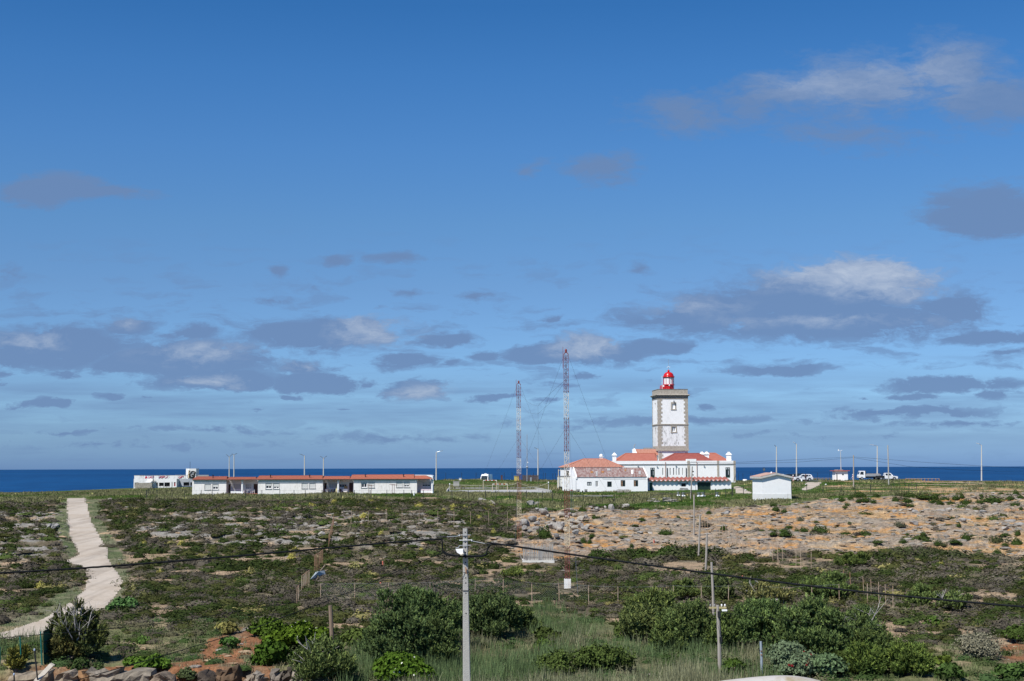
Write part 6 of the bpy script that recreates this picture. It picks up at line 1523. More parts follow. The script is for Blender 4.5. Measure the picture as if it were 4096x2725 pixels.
def fallen():
    p = gv(1275, 2315); g = zg(p); o = thing('fallen_mesh', 'crumpled sheet of fence mesh lying bent beside the rusty fence', 'debris', (p.x, p.y, g))
    P = [at(1240,2328,p.y-3), at(1262,2296,p.y), at(1298,2281,p.y+1), at(1302,2297,p.y+.5), at(1270,2312,p.y-1)]; P = [Vector((q.x, q.y, zg(q)+.25+.25*(i in (1,2)))) for i, q in enumerate(P)]
    c = sum(P, Vector())/5+Vector((0,0,.25)); mb = MB()
    for i in range(5): mb.quad(P[i], P[(i+1) % 5], c)
    mb.build('sheet', mat('bent_mesh', (.32,.36,.37), .6, vary=.2, scale=20), o)
    for a, b in (((1262,2316),(1300,2278)),((1268,2306),(1310,2298)),((1252,2327),(1296,2322))):
        A, B = gv(*a), gv(*b); MB().tube([(A.x, A.y, zg(A)+.1), (B.x, B.y, zg(B)+.35)], .035, 5).build('bar', m_postgrey, o)
fallen()
# ------------------------------------------------------------------ lattice masts
def mast(u, vb, vt, w, bands, label, anchors, cap):
    p = gv(u, vb); d = p.y; g = zg(p); o = thing('lattice_mast', label, 'mast', (p.x, p.y, g)); r = w/math.sqrt(3)
    legs = [Vector((p.x+r*math.cos(a), p.y+r*math.sin(a), 0)) for a in (math.radians(210), math.radians(330), math.radians(90))]
    Z = lambda v: at(u, v, d).z
    for v0, v1, m in bands:                                   # v0 upper, v1 lower
        z1, z0 = Z(v0), Z(v1); mb = MB()
        for L_ in legs: mb.tube([L_+Vector((0,0,z0)), L_+Vector((0,0,z1))], .017, 5)
        n = max(1, round((z1-z0)/(w*.85))); h = (z1-z0)/n
        for i in range(n):
            a = z0+i*h
            for k in range(3):
                A, B = legs[k], legs[(k+1) % 3]; mb.tube([A+Vector((0,0,a)), B+Vector((0,0,a))], .009, 3, cap=False)
                s = (A, B) if (i+k) % 2 else (B, A); mb.tube([s[0]+Vector((0,0,a)), s[1]+Vector((0,0,a+h))], .009, 3, cap=False)
        mb.build('lattice_section', m, o)
        mb = MB()
        for L_ in legs: mb.tube([L_+Vector((0,0,z0-.04)), L_+Vector((0,0,z0+.05))], .036, 5)
        mb.build('joint_flange', m_rust2, o)
    zt = Z(vt); z0 = Z(bands[0][0])
    mb = MB(); L_ = legs[0]; mb.tube([L_+Vector((-.06,0,z0-1.0)), L_+Vector((-.06,0,zt))], .022, 5, r2=.012); mb.build('whip_antenna', m_mred, o)
    mb = MB(); c = Vector((p.x, p.y, z0)); mb.tube([legs[0]+Vector((0,0,z0)), legs[0]+Vector((.05,0,z0+.12)), c+Vector((0,0,.2)), legs[1]+Vector((-.05,0,z0+.12)), legs[1]+Vector((0,0,z0))], .03, 5); mb.lathe(c, [(.05,.15),(.08,.2),(.08,.38),(.03,.44)], 8); mb.build('top_frame', m_mred, o)
    if cap: b = .24; MB().box(p.x-b, p.x+b, p.y-b, p.y+b, g-.3, Z(cap)).build('base_block', plaster('mast_base', (.74,.74,.72), (.4,.25,.15), .8), o)
    for i, (zv, (au, av), k) in enumerate(anchors):
        A = gv(au, av); L_ = legs[k]; P1 = Vector((L_.x, L_.y, Z(zv))); P2 = Vector((A.x, A.y, zg(A))); M_ = (P1+P2)/2-Vector((0,0,.25)); MB().tube([P1, P1.lerp(M_, .5)-Vector((0,0,.07)), M_, M_.lerp(P2, .5)-Vector((0,0,.07)), P2], .006, 4, cap=False).build('guy_wire', m_guy, o)
    return o, Z, d
m_mred = mat('mast_red', (.22,.040,.040), .6, color2=(.15,.045,.045), scale=3); m_mwhite = mat('mast_white', (.68,.67,.62), .6, color2=(.60,.50,.36), scale=2); m_mrust = mat('mast_rust', (.30,.10,.06), .8, color2=(.20,.09,.07), scale=3); m_myel = mat('mast_yellowed', (.60,.47,.27), .7, color2=(.66,.60,.48), scale=3); m_rust2 = mat('flange_rust', (.14,.06,.05), .8); m_guy = mat('guy_steel', (.10,.12,.15), .6)
mast(2270, 2352, 1388, .33, [(1420,1568,m_mred),(1568,1674,m_mwhite),(1674,1803,m_mred),(1803,1960,m_mwhite),(1960,2068,m_mred),(2068,2187,m_myel),(2187,2316,m_mred)], 'taller red and white banded lattice mast on a white block, in front of the annex',
     [(1425,(2539,2120),1),(1425,(1985,2140),0),(1425,(2312,2385),2),(1722,(2539,2120),1),(1722,(1985,2140),0),(1722,(2312,2385),2)], 2316)
mast(2077, 2165, 1518, .37, [(1541,1630,m_mred),(1630,1722,m_mwhite),(1722,1830,m_mred),(1830,1897,m_mwhite),(1897,1997,m_mrust),(1997,2084,m_myel),(2084,2163,m_mrust)], 'shorter red and white banded lattice mast by the football court, corroded at its foot',
     [(1545,(2270,2010),1),(1545,(1880,2040),0),(1760,(2270,2010),1),(1760,(1880,2040),0),(1760,(2060,2190),2)], None)
def hung_wire():
    pts = [at(2084,1580,146), at(2112,1610,140), at(2135,1621,133), at(2152,1624,128), at(2200,1575,117), at(2262,1520,105)]
    o = thing('aerial_wire', 'thin aerial wires slung between the two lattice masts', 'wire', tuple(pts[3])); mb = MB(); mb.tube(pts, .008, 3); mb.build('span', m_guy, o)
    pts = [at(2088,1625,146), at(2112,1650,140), at(2135,1656,133), at(2152,1656,128), at(2200,1612,117), at(2258,1530,105)]; MB().tube(pts, .007, 3).build('span', m_guy, o)
    q = at(2152,1624,128); MB().tube([q, Vector((q.x, q.y, zg(q)))], .007, 3).build('drop', m_guy, o)
hung_wire()
# ------------------------------------------------------------------ concrete pole with its cables
def main_pole():
    d = 47.0; T_ = at(1860.5, 2114.7, d); g = zg((T_.x, d)); o = thing('concrete_pole', 'tall tapering concrete electricity pole with a row of holes, nearest of all poles', 'utility pole', (T_.x, d, g))
    zt = T_.z; xl = at(1851.7, 2300, d).x; wt = .148; wb = .148+(zt-g)*.0195
    def sec(z): t = (zt-z)/(zt-g); w = wt+(wb-wt)*t; return xl, xl+w, w
    mb = MB(); vs = []; NZ = 14
    for i in range(NZ+1):
        z = g-.5+(zt-g+.5)*i/NZ; a, b, w = sec(z); c = .018; y0, y1 = d-.09-.02*(zt-z)/8, d+.09+.02*(zt-z)/8
        vs += [(a+c,y0,z),(b-c,y0,z),(b,y0+c,z),(b,y1-c,z),(b-c,y1,z),(a+c,y1,z),(a,y1-c,z),(a,y0+c,z)]
    fs = [(i*8+k, i*8+(k+1) % 8, (i+1)*8+(k+1) % 8, (i+1)*8+k) for i in range(NZ) for k in range(8)]+[tuple(range(NZ*8, NZ*8+8)), tuple(range(7, -1, -1))]
    mb.add(vs, fs); mb.build('shaft', m_concrete, o)
    for y in (436,474,512,551,589,628,665,742,781,820,897,1051):
        v = 1900+.5262*y; z = at(1863, v, d).z; a, b, w = sec(z); x = a+w*.53; yf = d-.092-.02*(zt-z)/8
        mb = MB(); n = 12; mb.add([(x+.022*math.cos(6.283*k/n), yf-.002, z+.022*math.sin(6.283*k/n)) for k in range(n)]+[(x+.022*math.cos(6.283*k/n), yf+.01, z+.022*math.sin(6.283*k/n)) for k in range(n)], [tuple(range(n))]+[(k,(k+1)%n,(k+1)%n+n,k+n) for k in range(n)]); mb.build('bolt_hole', m_dark, o)
    for y in (877,):
        z = at(1863, 1900+.5262*y, d).z; a, b, w = sec(z); MB().box(a-.006, b+.006, d-.12, d+.12, z-.006, z+.006).build('strap', m_black, o)
    P = lambda x, y, dd=0: at(1024+.5262*x, 1900+.5262*y, d-.12+dd)
    q = MB(); q.tube([P(1635,457), P(1545,457)], .012, 5); q.tube([P(1545,457), P(1530,466), P(1450,470)], .012, 5); q.lathe(P(1545,462), [(.01,-.03),(.03,0),(.01,.04)], 6); q.build('left_anchor_rod', m_steel, o)
    q = MB(); q.tube([P(1545,497), P(1640,495)], .012, 5); q.tube([P(1640,495), P(1650,505), P(1740,522)], .012, 5); q.lathe(P(1640,500), [(.01,-.04),(.03,0),(.01,.04)], 6); q.build('right_anchor_rod', m_steel, o)
    q = MB(); q.tube([P(1635,535), P(1545,537)], .011, 5); q.tube([P(1545,537), P(1540,552), P(1515,556)], .012, 5); q.build('lower_anchor_rod', m_steel, o)
    q = MB(); q.box(*(lambda a, b: (a.x, b.x, a.y-.02, a.y+.02, b.z-.02, a.z+.02))(P(1368,472), P(1450,470))); q.build('left_clamp', m_black, o)
    q = MB(); q.tube([P(1740,522), P(1830,532)], .026, 6); q.build('right_clamp', m_black, o)
    # street lamp head
    L_ = [P(1518,565,-.1), P(1575,562,-.1), P(1575,598,-.1), P(1560,606,-.1), P(1530,590,-.1)]; mb = MB(); n = 5
    mb.add([tuple(v+Vector((0,-.11,0))) for v in L_]+[tuple(v+Vector((0,.11,0))) for v in L_], [tuple(range(5)), tuple(range(9, 4, -1))]+[(k, k+5, (k+1) % 5+5, (k+1) % 5) for k in range(5)]); mb.build('lamp_head', m_trimw, o)
    q = MB(); q.lathe(P(1566,600,-.16), [(.02,-.07),(.07,-.04),(.08,0),(.06,.03)], 12); q.build('lamp_lens', mat('lamp_lens', (.6,.55,.45), .3), o)
    q = MB(); q.tube([P(1594,703,-.02), P(1597,735,-.05), P(1600,752,-.04)], .022, 6); q.tube([P(1588,700,-.02), P(1606,722,-.05)], .012, 5); q.build('rusty_bracket', m_rust, o)
    # loop round the pole
    q = [P(1410,485), P(1417,510), P(1416,560), P(1420,585), P(1450,605), P(1500,612), P(1572,618,-.05), P(1640,620,-.05), P(1720,617), P(1750,605), P(1757,575), P(1765,550), P(1785,530)]
    c = thing('power_cable', 'thick black loop of cable hanging under the top of the concrete pole', 'cable', tuple(q[6]), group=None)
    for k in range(3):
        a = 2.1*k; MB().tube([v+Vector((0, .02*math.cos(a+i), .02*math.sin(a+i))) for i, v in enumerate(q)], .024, 5).build('strand', m_cable, c)
    def twisted(pts, rr, lb, rs=.012, nsub=14, pitch=.55):
        # smooth the span with Catmull-Rom, lay three strands round it
        Q = []
        E = [pts[0]*2-pts[1]]+pts+[pts[-1]*2-pts[-2]]
        for i in range(1, len(E)-2):
            for s in range(nsub):
                t = s/nsub; p0, p1, p2, p3 = E[i-1], E[i], E[i+1], E[i+2]
                Q.append(.5*((2*p1)+(p2-p0)*t+(2*p0-5*p1+4*p2-p3)*t*t+(3*p1-p0-3*p2+p3)*t**3))
        Q.append(pts[-1]); o_ = thing('power_cable', lb, 'cable', tuple(Q[0]))
        # resample
        D_ = [0]
        for a, b in zip(Q, Q[1:]): D_.append(D_[-1]+(b-a).length)
        n = int(D_[-1]/.14); R_ = []
        for i in range(n+1):
            s = D_[-1]*i/n; k = min(max(int(np.searchsorted(D_, s))-1, 0), len(Q)-2); f = (s-D_[k])/(D_[k+1]-D_[k]); R_.append(Q[k].lerp(Q[k+1], f))
        for k in range(3):
            MB().tube([v+Vector((0, rr*math.cos(2.094*k+i*.14/pitch*6.283/2), rr*math.sin(2.094*k+i*.14/pitch*6.283/2))) for i, v in enumerate(R_)], rs, 5, cap=False).build('strand', m_cable, o_)
    g_ = lambda x, y, dd: at(x*W0/2357, y*W0/2357, dd)
    twisted([g_(-300,1330,41), g_(0,1319,42.5), g_(250,1303.5,43.8), g_(500,1284,45), g_(750,1262,46.0), g_(900,1249,46.5), g_(1015,1241,46.88)], .014, 'thick twisted black power cable running from the concrete pole to the left edge', .019)
    twisted([g_(1122,1249,46.9), g_(1200,1260,46.6), g_(1420,1291,46), g_(1650,1322,45.2), g_(1900,1353,44.2), g_(2120,1376,43.2), g_(2357,1397,42), g_(2700,1424,40.5)], .014, 'thick twisted black power cable running from the concrete pole to the right edge', .021)
    def thin(pts, r, lb):
        q = [at(*a) for a in pts]; o_ = thing('thin_cable', lb, 'cable', tuple(q[0])); E = [q[0]*2-q[1]]+q+[q[-1]*2-q[-2]]; Q = []
        for i in range(1, len(E)-2):
            for s in range(8):
                t = s/8; p0, p1, p2, p3 = E[i-1], E[i], E[i+1], E[i+2]; Q.append(.5*((2*p1)+(p2-p0)*t+(2*p0-5*p1+4*p2-p3)*t*t+(3*p1-p0-3*p2+p3)*t**3))
        Q.append(q[-1]); MB().tube(Q, r, 5, cap=False).build('line', m_cable, o_)
    b2 = lambda x, y, dd: (1024+.5262*x, 1900+.5262*y, dd); b1 = lambda x, y, dd: (.5262*x, 1900+.5262*y, dd); b3 = lambda x, y, dd: (2048+.5262*x, 1900+.5262*y, dd); b4 = lambda x, y, dd: (3072+.5262*x, 1900+.5262*y, dd)
    thin([b2(1520,553,46.9), b2(1100,722,45), b2(640,920,43), b2(250,1065,41.5), b2(0,1160,40.5), b1(1350,1342,38.5), b1(800,1500,36.5), b1(480,1590,35)], .011, 'slanting service cable falling from the concrete pole to the lower left corner')
    thin([b2(1590,742,46.9), b2(1000,850,45.5), b2(500,935,44.5), b2(0,1012,43.3), b1(1400,1105,42), b1(780,1175,40.6), b1(300,1215,39.5), b1(-100,1250,38.5)], .0085, 'thin telephone line sagging from the concrete pole to the left edge')
    thin([b2(1608,742,46.9), b2(1946,800,47.5), b3(400,870,52), b3(900,958,58), b3(1300,1015,65), b3(1560,1040,69.9)], .0085, 'thin telephone line from the concrete pole to the crossarm pole')
    thin([b3(1566,1042,69.9), b3(1946,1088,66), b4(400,1130,62), b4(850,1175,58), b4(1300,1215,54), b4(1800,1248,50), b4(2100,1262,48)], .0085, 'thin telephone line from the crossarm pole to the right edge')
    thin([b4(850,1140,62), b4(1200,1050,56), b4(1550,930,51), b4(1950,752,46), b4(2100,680,44.5)], .0075, 'thin wire rising out of the heath to the right edge')
m_cable = mat('black_cable', (.012,.014,.016), .9, spec=.08)
main_pole()
# ------------------------------------------------------------------ timber and other poles
def pole(u0, v0, u1, v1, r0, r1, m, lb, extra=None, name='wooden_pole', d=None):
    b = gv(u1, v1) if d is None else gp(u1, d); dd = b.y; t = at(u0, v0, dd); g = zg(b); o = thing(name, lb, 'pole', (b.x, b.y, g))
    MB().tube([(b.x, b.y, g-.4), ((b.x+t.x)/2+.02, b.y, (g+t.z)/2), tuple(t)], [r1, (r0+r1)/2, r0], 8).build('shaft', m, o)
    if extra: extra(o, t, dd)
    return o
def crossarm(o, t, d):
    MB().box(t.x-.42, t.x+.42, t.y-.05, t.y+.05, t.z-.16, t.z-.08).build('crossarm', mat('lichened_timber', (.42,.36,.18), .9, vary=.3, scale=9), o)
    for dx in (-.34, -.15, .2, .36): q = MB(); q.lathe((t.x+dx, t.y, t.z-.08), [(.015,0),(.02,.04),(.04,.05),(.035,.11),(.01,.13)], 8); q.build('insulator', m_trimw if dx > 0 else m_cement, o)
    q = MB(); q.tube([(t.x+.05,t.y-.1,t.z-.15),(t.x+.1,t.y-.12,t.z-.8),(t.x+.16,t.y-.12,t.z-1.8),(t.x+.18,t.y-.13,t.z-2.1)], .015, 4); q.box(t.x-.02, t.x+.12, t.y-.2, t.y-.08, t.z-.55, t.z-.28); q.box(t.x+.05, t.x+.17, t.y-.2, t.y-.08, t.z-1.75, t.z-1.5); q.build('junction_box', m_black, o)
    q = MB(); q.box(t.x+.2, t.x+.45, t.y-.1, t.y, t.z-.28, t.z-.2); q.build('white_insulator_cap', m_trimw, o)
pole(2870, 2421, 2880, 2702, .078, .095, m_wood, 'weathered telegraph pole with crossarm and insulators among the right-hand reeds', crossarm)
pole(2846, 2249, 2855, 2492, .07, .08, m_wood, 'bare grey timber pole just behind the crossarm pole')
pole(2828, 2134, 2821, 2300, .075, .085, m_wood, 'grey timber pole leaning slightly left, second behind the crossarm pole')
pole(2800, 2062, 2793, 2240, .075, .085, m_wood, 'grey timber pole on the lower edge of the bare sand')
pole(2776, 1979, 2775, 2140, .07, .08, m_wood, 'pale straight pole on the bare sand below the garage')
pole(1321, 2423, 1331, 2668, .10, .11, m_woodb, 'square brown timber post standing by the green bushes')
def gpost(o, t, d):
    for dz in (.45,.62,1.55,1.75):
        q = MB(); q.box(t.x-.03, t.x+.04, d-.09, d-.068, t.z-dz-.03, t.z-dz+.03); q.build('rust_spot', m_rust, o)
pole(3043, 2566, 3046, 2712, .06, .065, mat('blue_grey_zinc', (.35,.40,.44), .5, metal=.3, vary=.15), 'blue-grey galvanised post with rust spots above the white wall', gpost, 'metal_post')
def garagepole(o, t, d):
    for dz, s in ((.9,.2),(1.5,.15),(2.2,.2)): q = MB(); q.box(t.x+.05, t.x+.05+s, t.y-.1, t.y+.05, t.z-dz-.12, t.z-dz+.12); q.build('bracket', m_black, o)
    MB().tube([(t.x, t.y, t.z-2.3), (t.x+1.0, t.y, t.z-2.25)], .03, 4).build('crossarm', m_black, o)
pole(2769, 1866, 2762, 1996, .10, .13, m_wood, 'leaning grey telegraph pole in front of the garage', garagepole)
pole(3414, 1821, 3414, 1948, .11, .13, m_wood, 'grey timber pole between the sentry box and the lorry')
pole(3551, 1781, 3555, 1941, .11, .14, m_concrete, 'bare white concrete pole in front of the pickup')
pole(2108, 1738, 2108, 1925, .06, .12, m_steel, 'slim galvanised aerial mast rising from the dark palisade', name='aerial_mast', d=338, extra=lambda o, t, d: (MB().lathe((t.x, t.y, at(2108,1872,338).z), [(.1,0),(.3,.1),(.3,.25),(.15,.4)], 10).build('collar', m_steel, o), MB().box(t.x+.05, t.x+.25, t.y-.1, t.y+.1, at(2108,1852,338).z, at(2108,1848,338).z).build('small_box', m_trimw, o)))
def mastwires():
    for lb, A, B, s in (('upper of two thin power lines crossing from the white building to the right edge', [(2763,1848,330),(2950,1850,338),(3414,1828,338)], None, 0), ('lower of two thin power lines crossing from the white building to the right edge', [(2763,1850,330),(2950,1855,338),(3180,1850,338),(3414,1831,338)], None, 0)):
        up = 'upper' in lb
        pts = [at(*a) for a in A]+([at(3700,1850,310), at(3950,1866,290), at(4250,1880,270)] if up else [at(3640,1867,310), at(3850,1881,290), at(4000,1885,280), at(4250,1884,270)])
        o = thing('power_line', lb, 'cable', tuple(pts[2])); MB().tube(pts, .022, 4).build('line', m_cable, o)
mastwires()
# ------------------------------------------------------------------ street lamps
m_lampgrey = mat('lamp_concrete', (.50,.49,.45), .8, vary=.08); m_lampdark = mat('lamp_arm_grey', (.16,.165,.17), .6)
def street_lamp(u, vt, d, lb, arms, vb=None, dark=False):
    b = gp(u, d); g = zg(b); t = at(u, vt, d); o = thing('street_lamp', lb, 'street lamp', (b.x, b.y, g), group='street lamps along the cape road')
    MB().tube([(b.x, b.y, g-.3), (b.x+(t.x-b.x)*.1, b.y, g+.1), tuple(t)], [.19,.18,.10], 10).build('lamp_post', m_lampgrey, o)
    for sx, L_, rise in arms:
        e = t+Vector((sx*L_, 0, rise)); q = MB(); q.tube([t-Vector((0,0,.25)), t+Vector((sx*.15,0,.0)), t+Vector((sx*L_*.6,0,rise*.7))], .06, 6)
        am = q.build('arm', m_lampdark if dark else m_steel, o)
        h = t+Vector((sx*L_*.55,0,rise*.62)); dx = sx*L_*.5; q = MB(); dz = rise*.4
        q.add([(h.x, h.y-.13, h.z+.05), (h.x+dx, h.y-.16, h.z+.05+dz), (h.x+dx, h.y+.16, h.z+.05+dz), (h.x, h.y+.13, h.z+.05), (h.x, h.y-.10, h.z-.06), (h.x+dx, h.y-.12, h.z-.03+dz), (h.x+dx, h.y+.12, h.z-.03+dz), (h.x, h.y+.10, h.z-.06)], [(0,1,2,3),(7,6,5,4),(0,4,5,1),(1,5,6,2),(2,6,7,3),(3,7,4,0)])
        q.build('lamp_head', m_lampdark if dark else m_trimw, am)
street_lamp(917, 1827, 400, 'double-armed street lamp behind the first flat, left one of two close together', [(-1,.8,.55),(1,.8,.55)], dark=True)
street_lamp(936, 1819, 380, 'double-armed street lamp behind the first flat, right one of two close together', [(-1,.55,.2),(1,.8,.3)], dark=True)
street_lamp(1218, 1823, 350, 'street lamp with one arm to the left above the roof of the middle flat', [(-1,1.15,.4)], dark=True)
street_lamp(1294, 1833, 350, 'Y-shaped street lamp above the porch of the middle flats', [(-1,.8,.45),(1,.8,.5)], dark=True)
street_lamp(1745, 1809, 350, 'street lamp with one arm to the right at the end of the flats', [(1,1.6,.35)])
street_lamp(2152, 1796, 345, 'street lamp leaning its arm left above the dark palisade', [(-1,.9,.3)], dark=True)
street_lamp(3106, 1787, 345, 'street lamp with a short dark arm just behind the gable hut', [(-1,.5,.35)], dark=True)
street_lamp(3186, 1776, 342, 'street lamp standing in front of the white hatchback', [(-1,.8,.45)])
street_lamp(3509, 1784, 345, 'street lamp behind the flatbed lorry', [(-1,1.7,.35)])
street_lamp(3926, 1780, 345, 'street lamp standing alone by the road near the right edge', [(-1,1.2,.45)])
# ------------------------------------------------------------------ vehicles
m_carwhite = mat('white_car_paint', (.78,.79,.80), .25, vary=.02, spec=.6); m_cardark = mat('dark_car_paint', (.02,.028,.04), .2, vary=.05, spec=.6); m_tyre = mat('tyre', (.015,.015,.016), .8); m_rim = mat('wheel_rim', (.45,.46,.48), .35, metal=.5); m_lens = mat('headlight', (.6,.62,.64), .15); m_tail = mat('tail_light', (.28,.012,.012), .3)
def side_body(mb, pts, y0=0.0):
    """pts: (x, z, half width); mirrored about y = 0"""
    n = len(pts); mb.add([(x, -w, z) for x, z, w in pts]+[(x, w, z) for x, z, w in pts], [tuple(range(n)), tuple(range(2*n-1, n-1, -1))]+[(i, i+n, (i+1) % n+n, (i+1) % n) for i in range(n)])
def wheels(root, xs, r, w, hw):
    for x in xs:
        for s in (-1, 1):
            c = Vector((x, s*(hw-w/2+.02), r)); mb = MB(); n = 20; vs = []
            for yy, rr in ((-w/2, r*.86), (-w/2+.04, r), (w/2-.04, r), (w/2, r*.86)):
                for k in range(n): vs.append((c.x+rr*math.cos(6.283*k/n), c.y+yy, c.z+rr*math.sin(6.283*k/n)))
            mb.add(vs, [(i*n+k, i*n+(k+1) % n, (i+1)*n+(k+1) % n, (i+1)*n+k) for i in range(3) for k in range(n)]+[tuple(range(n))[::-1], tuple(3*n+k for k in range(n))])
            root_m = PM[root.name]; mb.v = [tuple(root_m @ Vector(q)) for q in mb.v]; wh = mb.build('wheel', m_tyre, root)
            q = MB(); yy = c.y+s*(w/2+.006); vs = [(c.x+r*.58*math.cos(6.283*k/n), yy, c.z+r*.58*math.sin(6.283*k/n)) for k in range(n)]+[(c.x+r*.58*math.cos(6.283*k/n), yy-s*.05, c.z+r*.58*math.sin(6.283*k/n)) for k in range(n)]
            q.add(vs, [tuple(range(n))]+[(k, (k+1) % n, (k+1) % n+n, k+n) for k in range(n)]); q.v = [tuple(root_m @ Vector(p)) for p in q.v]; q.build('rim', m_rim, wh)
def lbuild(mb, nm, m, root, **k): Mx = PM[root.name]; mb.v = [tuple(Mx @ Vector(p)) for p in mb.v]; return mb.build(nm, m, root, **k)
def panel(mb, poly, y, s):
    n = len(poly); mb.add([(x, s*(y if not isinstance(y, (list,)) else y[i]), z) for i, (x, z) in enumerate(poly)], [tuple(range(n))])
def hatchback(u, d, lb, paint, rz=0.0, L_=4.45, roof=1.62, flip=1, v=None):
    """front towards -x before rotation"""
    b = gp(u, d); g = zg(b); o = thing('parked_car', lb, 'car', (b.x, b.y, g+.02), rz, 'vehicles parked on the cape'); h = L_/2; W_ = .90; R_ = roof
    mb = MB(); side_body(mb, [(-h+.02,.32,.78),(-h,.62,.80),(-h+.12,.82,.82),(-h+.35,.93,.86),(-h+1.15,1.04,W_),(h-.25,1.08,W_),(h-.06,.95,.86),(h,.62,.84),(h-.06,.34,.82)]); lbuild(mb, 'body', paint, o)
    mb = MB(); side_body(mb, [(-h+1.10,1.03,.84),(-h+1.95,R_-.05,.66),(-h+2.4,R_,.66),(h-.85,R_-.03,.66),(h-.42,R_-.12,.66),(h-.22,1.07,.80)]); cab = lbuild(mb, 'cabin', paint, o)
    mb = MB()
    for s in (-1, 1):
        f = lambda z: .845-(z-1.03)/(R_-1.03)*.18+.012
        for poly in ([(-h+1.42,1.09),(-h+2.0,R_-.13),(-h+2.42,R_-.10),(-h+2.42,1.09)], [(-h+2.50,1.09),(-h+2.50,R_-.10),(h-1.15,R_-.13),(h-1.0,1.12)], [(h-.92,1.13),(h-1.07,R_-.14),(h-.62,R_-.20),(h-.46,1.2)]): panel(mb, poly, [f(z) for _, z in poly], s)
    lbuild(mb, 'side_window', m_glass, o)
    mb = MB(); k = .012; mb.quad((-h+1.14-k,-.74,1.07),(-h+1.14-k,.74,1.07),(-h+1.90-k,.60,R_-.08),(-h+1.90-k,-.60,R_-.08)); lbuild(mb, 'windscreen', m_glass, o)
    mb = MB(); mb.quad((h-.24+.02,-.70,1.14),(h-.24+.02,.70,1.14),(h-.40+.02,.58,R_-.16),(h-.40+.02,-.58,R_-.16)); lbuild(mb, 'rear_window', m_glass, o)
    for s in (-1, 1):
        mb = MB(); mb.box(-h-.01, -h+.30, s*.62-.14, s*.62+.17 if s > 0 else s*.62+.14, .68, .82); lbuild(mb, 'headlight', m_lens, o)
        mb = MB(); mb.box(h-.22, h+.012, s*.72-.12, s*.72+.14, .86, 1.02); lbuild(mb, 'tail_light', m_tail, o)
        mb = MB(); mb.box(-h+1.42, -h+1.60, s*.98-.09, s*.98+.09, 1.08, 1.22); lbuild(mb, 'wing_mirror', paint, o)
        for x in (-h+.85, h-.85):
            n = 12; mb = MB(); mb.add([(x+.43*math.cos(math.pi*k/(n-1)), s*(W_+.006), .34+.43*math.sin(math.pi*k/(n-1))) for k in range(n)], [tuple(range(n))]); lbuild(mb, 'wheel_arch', m_black, o)
    mb = MB(); side_body(mb, [(-h+.1,.22,.80),(-h+.03,.36,.83),(h-.03,.36,.85),(h-.1,.22,.80)]); lbuild(mb, 'bumper', m_black, o)
    wheels(o, (-h+.85, h-.85), .34, .22, .90); return o
hatchback(3212, 336, 'white hatchback parked side-on facing left, behind the street lamp', m_carwhite)
hatchback(3148, 341, 'dark blue car nosed in behind the white hatchback', m_cardark, math.radians(12), 4.5, 1.60)
hatchback(3183, 346, 'dark estate car with a roof rack behind the white hatchback', m_cardark, math.radians(8), 4.8, 1.68)
hatchback(3131, 352, 'small white car mostly hidden by the gable hut roof', m_carwhite, math.radians(190), 4.0, 1.55)
def lorry():
    b = gp(3476, 345); g = zg(b); o = thing('flatbed_lorry', 'small white-cabbed flatbed lorry loaded with timber, facing left', 'lorry', (b.x, b.y, g+.25), 0, 'vehicles parked on the cape')
    x0 = -2.65
    mb = MB(); side_body(mb, [(x0,.45,.92),(x0-.02,.95,.92),(x0+.12,1.25,.92),(x0+.32,2.02,.86),(x0+.5,2.12,.84),(x0+1.45,2.12,.86),(x0+1.55,2.02,.9),(x0+1.55,.45,.92)]); lbuild(mb, 'cab', m_carwhite, o)
    mb = MB(); mb.quad((x0+.11,-.80,1.27),(x0+.11,.80,1.27),(x0+.30,.74,1.95),(x0+.30,-.74,1.95)); lbuild(mb, 'windscreen', m_glass, o)
    mb = MB()
    for s in (-1, 1): panel(mb, [(x0+.28,1.25),(x0+.48,1.92),(x0+1.15,1.92),(x0+1.15,1.2)], .925, s)
    lbuild(mb, 'side_window', m_glass, o)
    mb = MB(); mb.box(x0+1.62, 2.65, -.98, .98, .78, .90); lbuild(mb, 'flatbed', m_steel, o)
    mb = MB(); mb.box(x0+1.62, 2.65, -1.0, -.96, .90, 1.28); mb.box(x0+1.62, 2.65, .96, 1.0, .90, 1.28); lbuild(mb, 'side_board', mat('alu_board', (.42,.43,.44), .5, metal=.4), o)
    mb = MB(); mb.box(x0+1.62, x0+1.68, -.95, .95, .902, 2.05)
    for y in (-.9, -.3, .3, .9): mb.box(x0+1.69, x0+1.74, y-.03, y+.03, .902, 2.1)
    lbuild(mb, 'headboard', m_black, o)
    mb = MB()
    for i in range(7): mb.box(x0+1.8+.05*i, 2.5-.1*(i % 3), -.85+.24*i, -.65+.24*i, 1.28, 1.40+.05*(i % 2))
    lbuild(mb, 'timber_load', m_wood, o)
    mb = MB(); mb.box(x0+.1, 2.5, -.4, .4, .45, .76); lbuild(mb, 'chassis', m_black, o)
    for s in (-1, 1): mb = MB(); mb.box(x0-.02, x0+.1, s*.68-.14, s*.68+.14, .62, .80); lbuild(mb, 'headlight', m_lens, o)
    wheels(o, (x0+.75, 1.6), .36, .24, .92)
lorry()
